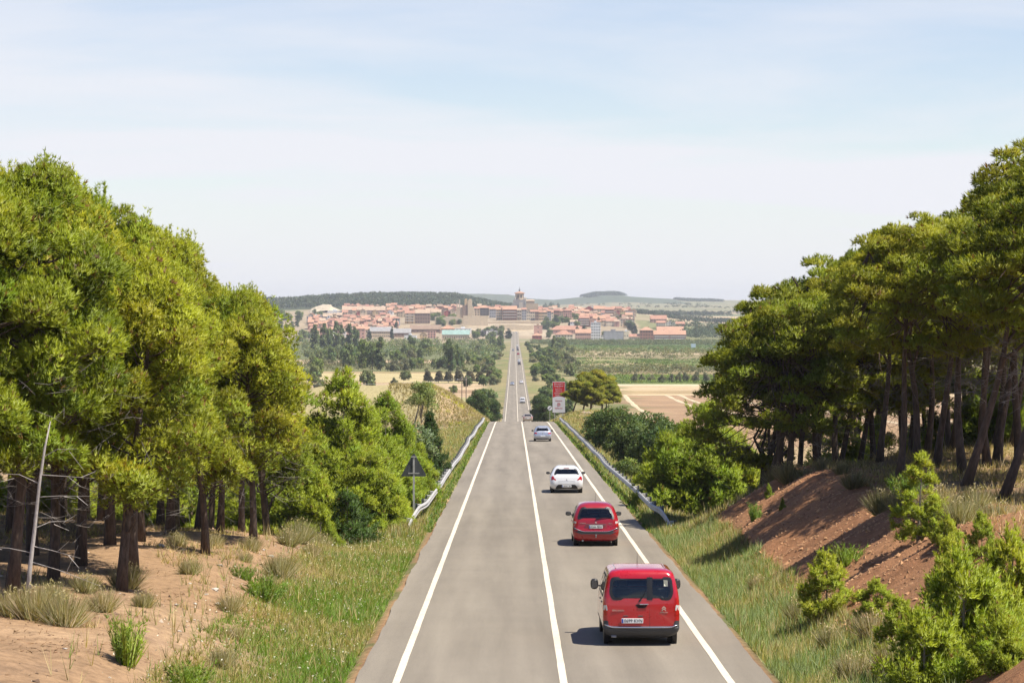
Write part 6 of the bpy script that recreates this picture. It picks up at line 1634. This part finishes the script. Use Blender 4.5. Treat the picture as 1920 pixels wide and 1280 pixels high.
for r in big:
    bal = r[0] == 'apartment_block' and r[8] in ('gable_x',) or 'balcon' in r[1]
    hp(r[0], r[1], r[2], r[3], r[4], r[5], r[6], r[7], r[8], r[9], r[10], 'house' if r[0] in ('house', 'cottage', 'mansion') else 'building', balcony=bal and r[9] > 2, win=(1.3, 1.5) if r[9] > 2 else (1.1, 1.3), group='named buildings of the town')

# packed houses of the old quarters
zones = [('lower left quarter', 577, 740, 600, 632, 3.6, 9.5), ('upper left quarter', 640, 868, 578, 594, 3.8, 9.5), ('quarter below the church', 892, 1004, 577, 590, 3.4, 9), ('quarter right of the church', 1004, 1190, 579, 597, 3.8, 9), ('right slope', 1080, 1180, 599, 612, 4.5, 12)]
rg = rng_of(900)
wk = ['cream', 'sand', 'ochre', 'pink', 'stone', 'white', 'brick', 'brown', 'red', 'grey']; wp_ = np.array([3, 3, 3, 2.4, 2.4, 1.3, 1.5, 1.2, .5, .8]); wp_ /= wp_.sum()
rk = ['terracotta', 'orange', 'rust', 'buff', 'brown']; rp_ = np.array([4, 4, 1.6, 2.2, .8]); rp_ /= rp_.sum()
cname = dict(cream='cream', sand='sand-coloured', ochre='ochre', pink='pink', stone='stone', white='white', brick='brick', brown='brown', red='red', grey='grey')
for zn, xa, xb, ya, yb, sy, sx in zones:
    for r_, yb_ in enumerate(np.arange(yb, ya, -sy)):
        px = xa + rg.uniform(0, sx * .6); k = 0
        while px < xb:
            wpx = rg.uniform(.7, 1.25) * sx
            ys = yb_ + rg.uniform(-1, 1)
            dd = ray_d(px + wpx / 2, ys, 2700, 4000)
            w_ = wk[rg.choice(len(wk), p=wp_)]; o_ = rk[rg.choice(len(rk), p=rp_)]
            if dd < 3900 and rg.random() < .96:
                w = wpx * .97 / F_PX * dd; dep = rg.uniform(7, 11); hh = rg.uniform(5.5, 9.4)
                x = wx_(px + wpx / 2, dd)
                house('house', '%s house with %s roof, %s from left, row %s, %s' % (cname[w_], o_, ordw(k), ['one', 'two', 'three', 'four', 'five', 'six', 'seven', 'eight', 'nine', 'ten', 'eleven'][r_], zn), 'house', x, dd + dep / 2, w, dep, hh, w_, o_, ['gable_x', 'gable_x', 'gable_x', 'gable_y', 'hip'][rg.integers(5)], 2, max(1, int(w / 3)),
                      rg.uniform(-.15, .15), 'packed houses of the ' + zn, z=wz_(ys, dd), chimney=rg.random() < .5, win=(1.0, 1.25), side=False)
                k += 1
            px += wpx * rg.uniform(.95, 1.1)

# ---- the church with its octagonal lantern tower
d = 3330.0
cx = wx_(974, d); zb = wz_(590, d); sc = d / F_PX
ch = empty('church', (cx, d, zb))
def pz(py): return (590 - py) * sc
def pxm(px): return (px - 974) * sc
CHW = WALL['stone']; CHS = mat('pale_ashlar', (.50, .45, .37), .9, nscale=.3, namt=.15)
mb = MB(); mb.box((pxm(959), -12, -5), (pxm(986), 12, pz(570))); mb.box((pxm(962), -9, pz(570)), (pxm(985), 9, pz(562))); mb.build('crossing', mat('grey_ashlar', (.30, .28, .26), .9, nscale=.3, namt=.15), ch)
mb = MB(); mb.box((pxm(986.2), -10, -5), (pxm(1002), 10, pz(564))); mb.box((pxm(1002.1), -8, -5), (pxm(1009), 8, pz(569))); mb.build('nave', CHW, ch)
mb = MB(); q = [(pxm(985.5), -10.6, pz(564) + .02), (pxm(1003), -10.6, pz(564) + .02), (pxm(1003), 10.6, pz(564) + .02), (pxm(985.5), 10.6, pz(564) + .02), (pxm(987), 0, pz(561.5)), (pxm(1001), 0, pz(561.5))]; mb.add(q, [(0, 1, 5, 4), (1, 2, 5), (2, 3, 4, 5), (3, 0, 4), (3, 2, 1, 0)]); mb.build('nave_roof', ROOF['buff'], ch)
mb = MB(); r = (982.5 - 966.5) / 2 * sc; mb.lathe([(r * 1.06, pz(562) + .02), (r * 1.06, pz(560.5)), (r, pz(560.4)), (r, pz(551)), (r * 1.12, pz(550.2)), (r * 1.12, pz(549.8))], 8, 'z', (pxm(974.2), 0, 0)); tw = mb.build('tower', CHW, ch, rot=(0, 0, 0))
for k in range(8):
    a = math.pi / 8 + k * math.pi / 4; c, s = math.cos(a), math.sin(a); rr = r * .935; hw = r * .17
    P = [(c * rr - s * q_, s * rr + c * q_) for q_ in (-hw, hw)]
    top = pz(552.8); bot = pz(558.5); V = []
    for (x_, y_) in P: V += [(pxm(974.2) + x_, y_, bot), (pxm(974.2) + x_, y_, top), (pxm(974.2) + x_ - c * .5, y_ - s * .5, bot), (pxm(974.2) + x_ - c * .5, y_ - s * .5, top)]
    mb = MB(); mb.add(V, [(0, 4, 5, 1), (2, 3, 7, 6), (0, 1, 3, 2), (4, 6, 7, 5), (1, 5, 7, 3), (0, 2, 6, 4)]); mb.build('belfry_opening', M['pane'], tw)
mb = MB(); mb.lathe([(r * 1.28, pz(549.8) + .02), (r * 1.30, pz(549.3)), (r * .75, pz(547.6)), (r * .2, pz(546.3))], 8, 'z', (pxm(974.2), 0, 0)); rf = mb.build('tower_roof', ROOF['orange'], ch)
mb = MB(); mb.lathe([(1.0, pz(546.4)), (1.0, pz(544)), (1.5, pz(543.5)), (.6, pz(542)), (.25, pz(540)), (.08, pz(537))], 8, 'z', (pxm(974.2), 0, 0)); mb.build('spire', M['galv_dark'], rf)
for px_, py_ in ((966, 558), (983, 558.5), (985.5, 557.5)):
    mb = MB(); mb.lathe([(1.2, pz(563)), (1.2, pz(559)), (.1, pz(556))], 6, 'z', (pxm(px_), -5, 0)); mb.build('pinnacle', CHS, ch)
mb = MB(); mb.box((pxm(973), -13.2, -5), (pxm(980), -12.05, pz(566))); mb.build('buttress', CHS, ch)
tag(ch, 'stone church with an octagonal tower, orange tiled cap and spire', 'church')

# ---- ruined castle-church towers
d = 3140.0; sc = d / F_PX
ru = empty('ruined_tower', (wx_(879, d), d, wz_(600, d)))
def pz2(py): return (600 - py) * sc
def px2(px): return (px - 879) * sc
mb = MB(); mb.box((px2(867), -3, -4), (px2(877), 8, pz2(572))); mb.build('dark_wall', WALL['brown'], ru)
mb = MB(); V = []
outl = [(877.1, 592), (877.1, 566), (878.5, 562), (880.5, 560.2), (883.5, 560), (885, 564), (885.2, 573), (888, 577), (889.5, 584), (890, 592)]
disc_prism(mb, [(px2(a), pz2(b_)) for a, b_ in outl][::-1], -4, 6); mb.build('broken_wall', WALL['sand'], ru)
mb = MB(); disc_prism(mb, [(px2(a), pz2(b_)) for a, b_ in [(871.2, 572.2), (871.2, 562), (873, 559.5), (876, 560), (876.8, 572.2)]][::-1], -2.6, 4); mb.build('broken_turret', WALL['ochre'], ru)
for px_, a, b_ in ((861.6, 561, 577), (857, 567, 578)):
    mb = MB(); mb.box((px2(px_) - .6, -1, pz2(b_)), (px2(px_) + .6, 1, pz2(a))); mb.build('broken_pier', CHS, ru)
mb = MB(); mb.box((px2(856), -2, -4), (px2(866.9), 6, pz2(576))); mb.build('low_wall', WALL['stone'], ru)
tag(ru, 'ruined stone tower with broken walls on the ramparts', 'ruin')
# ---- ramparts and terraces
def rampart(label, pts, depth=4.0, wall='sand'):
    """pts: (px, top py, foot py) along the wall"""
    d = ray_d((pts[0][0] + pts[-1][0]) / 2, pts[0][2], 2600, 3600); root = empty('town_wall', (wx_(pts[0][0], d), d, wz_(pts[0][2], d)))
    ox, _, oz = root.location
    for a, b_ in zip(pts[:-1], pts[1:]):
        xa, xb = wx_(a[0], d) - ox, wx_(b_[0], d) - ox; mb = MB()
        V = [(xa, 0, wz_(a[2], d) - oz - 3), (xb, 0, wz_(b_[2], d) - oz - 3), (xb, depth, wz_(b_[2], d) - oz - 3), (xa, depth, wz_(a[2], d) - oz - 3), (xa, .6, wz_(a[1], d) - oz), (xb, .6, wz_(b_[1], d) - oz), (xb, depth, wz_(b_[1], d) - oz), (xa, depth, wz_(a[1], d) - oz)]
        mb.add(V, [(3, 2, 1, 0), (4, 5, 6, 7), (0, 1, 5, 4), (1, 2, 6, 5), (2, 3, 7, 6), (3, 0, 4, 7)]); mb.build('wall_section', WALL[wall], root)
    tag(root, label, 'town wall', 'ramparts of the town')
rampart('high sandy rampart below the ruined tower', [(868.5, 591.5, 611), (884, 591.5, 611), (886.5, 592.5, 610), (915, 592, 606)])
rampart('lower rampart section left of the ruined tower', [(815, 594, 608), (826, 592, 608), (826.2, 596, 608), (846, 592.5, 607), (868, 596, 608)])
rampart('long retaining wall of the terrace at the head of the road', [(928, 609, 621), (961, 608, 621), (985, 610, 619), (1000, 610, 616)], 5, 'sand')
rampart('low terrace parapet above the retaining wall', [(915, 604, 606.5), (960, 602.5, 606), (1020, 602.5, 605.5)], 2, 'stone')
# bare bluff behind the arcaded building
d0 = 3560.0
xs = np.linspace(wx_(578, d0), wx_(640, d0), 50); yy = np.linspace(-40, 60, 24); X, Y = np.meshgrid(xs, yy)
prof = np.interp(X, [wx_(p, d0) for p in (578, 582, 592, 608, 619, 620, 634, 640)], [wz_(p, d0) for p in (589, 580, 574, 571, 570.5, 574, 580, 589)])
Z = prof - 9 * smooth(10, -40, Y) + vnoise(X, Y, 9, 95) * 1.0 + vnoise(X, Y, 3, 96) * .4
Z = Z - 12 * smooth(25, 60, Y)
i = np.arange(X.size).reshape(X.shape); F = np.stack([i[:-1, :-1], i[:-1, 1:], i[1:, 1:], i[1:, :-1]], -1).reshape(-1, 4)
bl = obj('bluff', make_mesh('bluff', np.stack([X, Y + d0, Z], -1).reshape(-1, 3), F, mat('bare_marl', (.48, .40, .28), .95, nscale=.15, namt=.2))); tag(bl, 'bare tan bluff above the arcaded building', None, None, 'structure')

# ---------------------------------------------------------------- valley trees, hedges, vineyards, woods
FT = dict(
 round=leafy(701, 6.0, 3.0, .5, 30, 34, .75, (0.195, 0.247, 0.091), 'valley_tree', .25, ([0, .15, .5, .85, 1], [.6, .9, 1, .88, .55]), crad=(.25, .5)),
 dark=leafy(702, 7.0, 3.0, .5, 32, 34, .75, (0.143, 0.195, 0.078), 'valley_tree', .25, ([0, .15, .5, .85, 1], [.6, .9, 1, .88, .55]), crad=(.22, .5)),
 poplar=leafy(703, 14.0, 1.9, .8, 40, 30, .8, (0.150, 0.195, 0.091), 'poplar_tree', .3, ([0, .15, .5, .85, 1], [.5, .85, 1, .6, .15]), 1.3),
 cypress=leafy(704, 12.0, 1.3, .4, 34, 28, .7, (0.058, 0.091, 0.052), 'cypress_tree', .25, ([0, .1, .4, .8, 1], [.7, 1, .95, .5, .1]), 1.6),
 bush=leafy(705, 2.8, 2.2, .1, 26, 30, .55, (0.182, 0.221, 0.085), 'valley_bush', .1, ([0, .15, .5, .85, 1], [.6, .9, 1, .88, .55])),
 grey=leafy(706, 3.4, 2.3, .2, 28, 30, .55, (0.221, 0.227, 0.130), 'olive_tree', .15, ([0, .15, .5, .85, 1], [.6, .9, 1, .88, .55])),
 olive=leafy(707, 4.3, 2.1, .3, 40, 50, .38, (0.111, 0.101, 0.058), 'olive_tree', .16, ([0, .15, .5, .85, 1], [.75, 1, 1, .9, .6]), crad=(.35, .5)),
 lime=leafy(708, 5.0, 2.6, .3, 30, 34, .65, (0.195, 0.260, 0.058), 'valley_tree', .2, ([0, .15, .5, .85, 1], [.6, .9, 1, .88, .55])))
FH = dict(round=6.0, dark=7.0, poplar=14.0, cypress=12.0, bush=2.8, grey=3.4, olive=4.3, lime=5.0)
FR = dict(round=6.6, dark=6.8, poplar=4.4, cypress=3.1, bush=4.8, grey=5.2, olive=4.9, lime=5.8)
def vt(kind, px, pyb, pyt, wpx, label, group, d0=600.0, cat='tree'):
    d = ray_d(px, pyb, d0, 6000); x = wx_(px, d)
    return place(FT[kind], px, d, None, wpx / F_PX * d / FR[kind], label, cat, group, sz=(pyb - pyt) / F_PX * d / FH[kind])
hand = [('poplar', 590, 662, 612, 15), ('poplar', 607, 664, 610, 15), ('round', 617, 660, 622, 15), ('poplar', 631, 663, 606, 15), ('poplar', 641, 662, 612, 11), ('poplar', 655, 663, 611, 15), ('dark', 667, 662, 618, 13), ('cypress', 692, 640, 617, 8), ('cypress', 735, 636, 612, 7), ('cypress', 743, 630, 598, 7),
        ('round', 652, 692, 652, 26), ('round', 618, 682, 655, 22), ('lime', 684, 690, 646, 24), ('poplar', 713, 695, 636, 18), ('round', 699, 693, 650, 24), ('bush', 640, 680, 662, 16), ('grey', 737, 696, 678, 24), ('grey', 757, 695, 676, 22), ('round', 771, 694, 674, 18), ('dark', 772, 662, 632, 15), ('round', 800, 668, 640, 24),
        ('round', 762, 670, 648, 22), ('bush', 783, 674, 655, 26), ('dark', 845, 697, 644, 26), ('dark', 858, 694, 652, 20), ('dark', 833, 692, 670, 20), ('bush', 818, 692, 676, 18), ('round', 866, 693, 680, 10), ('round', 879, 684, 664, 10), ('lime', 788, 690, 674, 16), ('bush', 760, 713, 698, 19), ('grey', 739, 724, 711, 13),
        ('bush', 692, 726, 700, 30), ('grey', 600, 734, 716, 22), ('round', 585, 722, 690, 30), ('lime', 595, 700, 676, 26), ('poplar', 1038, 672, 632, 9), ('dark', 1028, 672, 652, 16), ('cypress', 941, 645, 622, 8), ('dark', 938, 655, 632, 12), ('round', 925, 652, 634, 14)]
for i, (k, px, a, b_, w) in enumerate(sorted(hand, key=lambda r: r[1])):
    vt(k, px, a, b_, w, '%s in the valley, %s of the tall valley trees from the left' % (dict(round='rounded green tree', dark='dark leafy tree', poplar='slim poplar', cypress='dark narrow cypress', bush='low green bush', grey='grey-green bush', lime='bright green tree', olive='olive')[k], ordw(i)), 'tall trees of the valley')
for i, px in enumerate([803, 822, 841, 860.5, 881.5, 898.5, 919.5]):
    vt('olive', px, 717.5 + .4 * (i % 2), 697 + (i % 3), 17, 'round dark olive tree, %s of the row from the left' % ordw(i), 'row of olive trees in the left field', cat='olive tree')
for i, px in enumerate(np.linspace(1190, 1372, 12)):
    vt('grey', px + 3 * math.sin(i * 5), 717 + .5 * math.sin(i * 3), 703 + 2 * math.sin(i * 7), 13 + 2 * math.sin(i * 11), 'small grey olive at the stubble edge, %s from the left' % ordw(i), 'small olives at the stubble edge', cat='olive tree')
rg = rng_of(950)
def band(tagname, n, x0, x1, y0, y1, kinds, hpx, group, d0=600.0, phr='', sx=None):
    rows = []
    for _ in range(n):
        px = rg.uniform(x0, x1); py = rg.uniform(y0, y1)
        rows.append((px, py))
    rows.sort()
    for i, (px, py) in enumerate(rows):
        k = kinds[rg.integers(len(kinds))]; h = rg.uniform(*hpx) * (1.6 if k in ('poplar', 'cypress') else 1)
        w = h * rg.uniform(.9, 1.5) * (.45 if k in ('poplar', 'cypress') else 1)
        vt(k, px, py, py - h, w, phr % ordw(i), group, d0)
def roadside(side, n, group, phr):
    """shrubs lining the far road"""
    dd = np.sort(rg.uniform(0, 1, n) ** 1.3) * 1750 + 690
    for i, d in enumerate(dd):
        off = (3.2 + rg.exponential(6)) * (1 + (d - 700) / 1500); x = RL - off if side < 0 else RR + off
        k = ['bush', 'round', 'lime', 'grey', 'dark', 'lime'][rg.integers(6)]; s = rg.uniform(.55, 1.05) * (1 if k not in ('round', 'dark', 'lime') else .75)
        place(FT[k], CX + x / d * F_PX, d, None, s, phr % ordw(i), 'bush', group)
roadside(-1, 72, 'shrubs left of the far road', 'green shrub left of the far road, %s up the road from the crest')
roadside(1, 66, 'shrubs right of the far road', 'green shrub right of the far road, %s up the road from the crest')
band('tree', 30, 575, 905, 664, 690, ['round', 'bush', 'grey', 'lime', 'dark'], (9, 17), 'trees across the middle of the left valley', phr='leafy tree mid-valley on the left, %s from the left edge of that belt')
band('tree', 26, 1005, 1075, 655, 708, ['grey', 'dark', 'round', 'bush'], (11, 20), 'trees right of the far road by the vineyards', phr='leafy tree between far road and vineyards, %s from the left')
band('tree', 22, 1000, 1190, 604, 636, ['dark', 'dark', 'round', 'cypress'], (8, 14), 'trees among the right-hand town houses', 2500, 'dark tree among the right-hand houses, %s from the left')
band('tree', 16, 812, 872, 600, 612, ['round', 'dark', 'lime'], (8, 13), 'trees below the ramparts', 2500, 'tree below the ramparts, %s from the left')
band('tree', 9, 1021, 1050, 572, 574, ['cypress', 'dark'], (7, 9), 'row of dark trees on the skyline right of the church', 3300, 'dark skyline tree right of the church, %s from the left')

band('tree', 16, 882, 958, 622, 646, ['round', 'dark', 'lime', 'cypress', 'bush'], (7, 12), 'trees left of the road at the foot of the town', 2300, 'tree left of the road below the town, %s from the left')
band('tree', 9, 575, 622, 592, 614, ['round', 'dark', 'lime'], (6, 10), 'trees beside the modern blocks at far left', 2700, 'tree beside the modern blocks, %s from the left')
band('tree', 14, 1016, 1085, 598, 616, ['dark', 'round', 'dark', 'lime'], (8, 13), 'trees on the terrace slope right of the road', 2700, 'tree on the terrace slope right of the road, %s from the left')

band('tree', 26, 515, 600, 592, 650, ['round', 'dark', 'poplar', 'lime'], (8, 14), 'trees at the left end of the town', 2300, 'tree at the left end of the town, %s from the left grove')

# masses nobody could count
def cloud_stuff(name, label, x, d, h, w, base, leaf, per=12, seed=0, var=.2, dz=0.0):
    """many small crowns joined into one mass"""
    rg = rng_of(seed); n = len(x)
    cen = np.stack([x, d, G(x, d) + h * .5 + dz], -1)
    D = sph(n * per, rg); D[:, 2] = np.abs(D[:, 2]) * 1.1 - .35
    P = np.repeat(cen, per, 0) + D * np.repeat(np.stack([w, w, h], -1) * .5, per, 0)
    C = np.repeat(np.array(base)[None] * (1 + var * rg.normal(size=(n, 1))) * (1 + .10 * rg.normal(size=(n, 1)) * np.array([1, 0, -.5])), per, 0)
    V, Cc = blades(P, unit(D + np.array([0, 0, .3])), leaf, leaf * .8, 2, .8, C, rg, .12)
    o = obj(name, tri_mesh(name, V, np.clip(Cc, .01, .5), M['leaf'])); tag(o, label, 'trees', None, 'stuff'); return o
def pts(n, x0, x1, d0, d1, seed):
    q = rng_of(seed); return q.uniform(x0, x1, n), q.uniform(d0, d1, n)
U = lambda n, a, b_, s: rng_of(s).uniform(a, b_, n)
n = 900; x, d = pts(n, -280, -14, 1620, 2520, 971); kp = np.abs(x) < .092 * d; x, d = x[kp], d[kp]
cloud_stuff('valley_scrub', 'green belt of scrub and trees filling the left valley', x, d, U(len(x), 3, 9, 1), U(len(x), 4, 9, 2), (.19, .23, .095), 1.0, 26, 972)
n = 260; x, d = pts(n, -150, -14, 1290, 1500, 973)
cloud_stuff('valley_scrub', 'scrub line at the far edge of the left fields', x, d, U(n, 1.5, 4, 3), U(n, 3, 6, 4), (.17, .17, .08), .7, 20, 974)
n = 330; x, d = pts(n, 22, 150, 1235, 1345, 975)
cloud_stuff('hedge', 'grey-green hedge and old orchard beyond the right stubble field', x, d, U(n, 2, 4.5, 5), U(n, 3, 6.5, 6), (.20, .205, .10), .7, 24, 976)
n = 300; x, d = pts(n, 22, 200, 1650, 2010, 977)
cloud_stuff('hedge', 'scattered scrub between the two vineyards on the right', x, d, U(n, 1.5, 5, 7), U(n, 3, 7, 8), (.18, .20, .085), .8, 22, 978)
n = 1300; x, d = pts(n, 18, 260, 2470, 2640, 979)
cloud_stuff('olive_grove', 'dark strip of olive grove below the right-hand blocks', x, d, U(n, 2, 4, 9), U(n, 3, 5, 10), (.155, .185, .085), .9, 14, 980)
n = 420; x, d = pts(n, 195, 330, 2720, 3150, 981)
cloud_stuff('wood', 'dark green wood right of the town blocks', x, d, U(n, 7, 12, 11), U(n, 6, 9, 12), (.075, .11, .06), 1.6, 26, 982)
n = 700; x, d = pts(n, 170, 520, 3500, 7200, 983); nn = vnoise(x, d, 300, 99); kp = nn > 0; x, d = x[kp], d[kp]
cloud_stuff('hedge', 'hedges and scrub on the slopes right of the town', x, d, U(len(x), 4, 9, 13), U(len(x), 6, 16, 14), (.075, .095, .055), 2.2, 22, 984)
n = 330; x = U(n, 190, 420, 985); d = np.concatenate([U(n // 2, 4760, 4830, 986), U(n - n // 2, 3900, 3950, 987)])
cloud_stuff('hedge', 'hedge rows between the tan fields on the right slope', x, d, U(n, 5, 10, 15), U(n, 7, 14, 16), (.06, .08, .05), 2.2, 22, 988)
n = 6000; x, d = pts(n, -900, 20, 3980, 5300, 989); kp = (np.abs(x) < .125 * d); x, d = x[kp], d[kp]
cloud_stuff('forest', 'dark pine forest on the ridge behind the town', x, d, U(len(x), 8, 13, 17), U(len(x), 8, 13, 18), (.075, .10, .05), 3.2, 15, 990, .22)
n = 700; x, d = pts(n, 255, 385, 8500, 9300, 991)
cloud_stuff('forest', 'flat-topped bluish wood on the far hill right of the church', x, d, U(n, 7, 10, 19), U(n, 14, 20, 20), (.05, .075, .055), 4, 14, 992)
n = 160; x, d = pts(n, 560, 700, 8200, 8600, 993)
cloud_stuff('forest', 'small dark wood on the right skyline', x, d, U(n, 5, 8, 21), U(n, 12, 18, 22), (.05, .075, .05), 4, 14, 994)
for i, (x0, x1, d0, d1, n, c) in enumerate([(30, 260, 1102, 1228, 3600, (.17, .25, .055)), (34, 330, 1360, 1640, 4200, (.155, .225, .055)), (45, 420, 2010, 2455, 4200, (.14, .21, .06))]):
    q = rng_of(995 + i); row = q.integers(0, int((d1 - d0) / 3.2), n); d = d0 + row * 3.2 + q.normal(size=n) * .15; x = q.uniform(x0, x1, n)
    kp = (np.abs(x) < .104 * d) & (vnoise(x, d, 22, 98 + i) > (-.9 if i != 1 else -.25)); x, d = x[kp], d[kp]
    cloud_stuff('vineyard', ['nearest strip of green vines beyond the stubble', 'patchy vineyard in the middle of the right valley', 'farthest green vineyard below the town'][i], x, d, U(len(x), .9, 1.6, 23), U(len(x), 1.2, 2.6, 24), c, .55, 8, 1000 + i)
# scattered scrub on the bare bank below the town and beside the far road
n = 120; x, d = pts(n, -130, -20, 2500, 2720, 1010)
cloud_stuff('valley_scrub', 'thin scrub on the bare bank below the lower town', x, d, U(n, 1.5, 4, 25), U(n, 2, 5, 26), (.11, .12, .05), .8, 16, 1011)

# ---------------------------------------------------------------- the air
hz_m = bpy.data.materials.new('summer_haze'); hz_m.use_nodes = True
t = hz_m.node_tree
for n_ in list(t.nodes):
    if n_.type != 'OUTPUT_MATERIAL': t.nodes.remove(n_)
pv = t.nodes.new('ShaderNodeVolumePrincipled'); pv.inputs['Color'].default_value = (.93, .965, 1.0, 1); pv.inputs['Density'].default_value = .000068; pv.inputs['Anisotropy'].default_value = 0.0
t.links.new(pv.outputs[0], t.nodes['Material Output'].inputs['Volume'])
mb = MB(); mb.box((-4300, -60, -60), (4300, 12150, 75))
hz = mb.build('haze', hz_m); tag(hz, 'thin summer haze over the valley', 'haze', None, 'stuff')
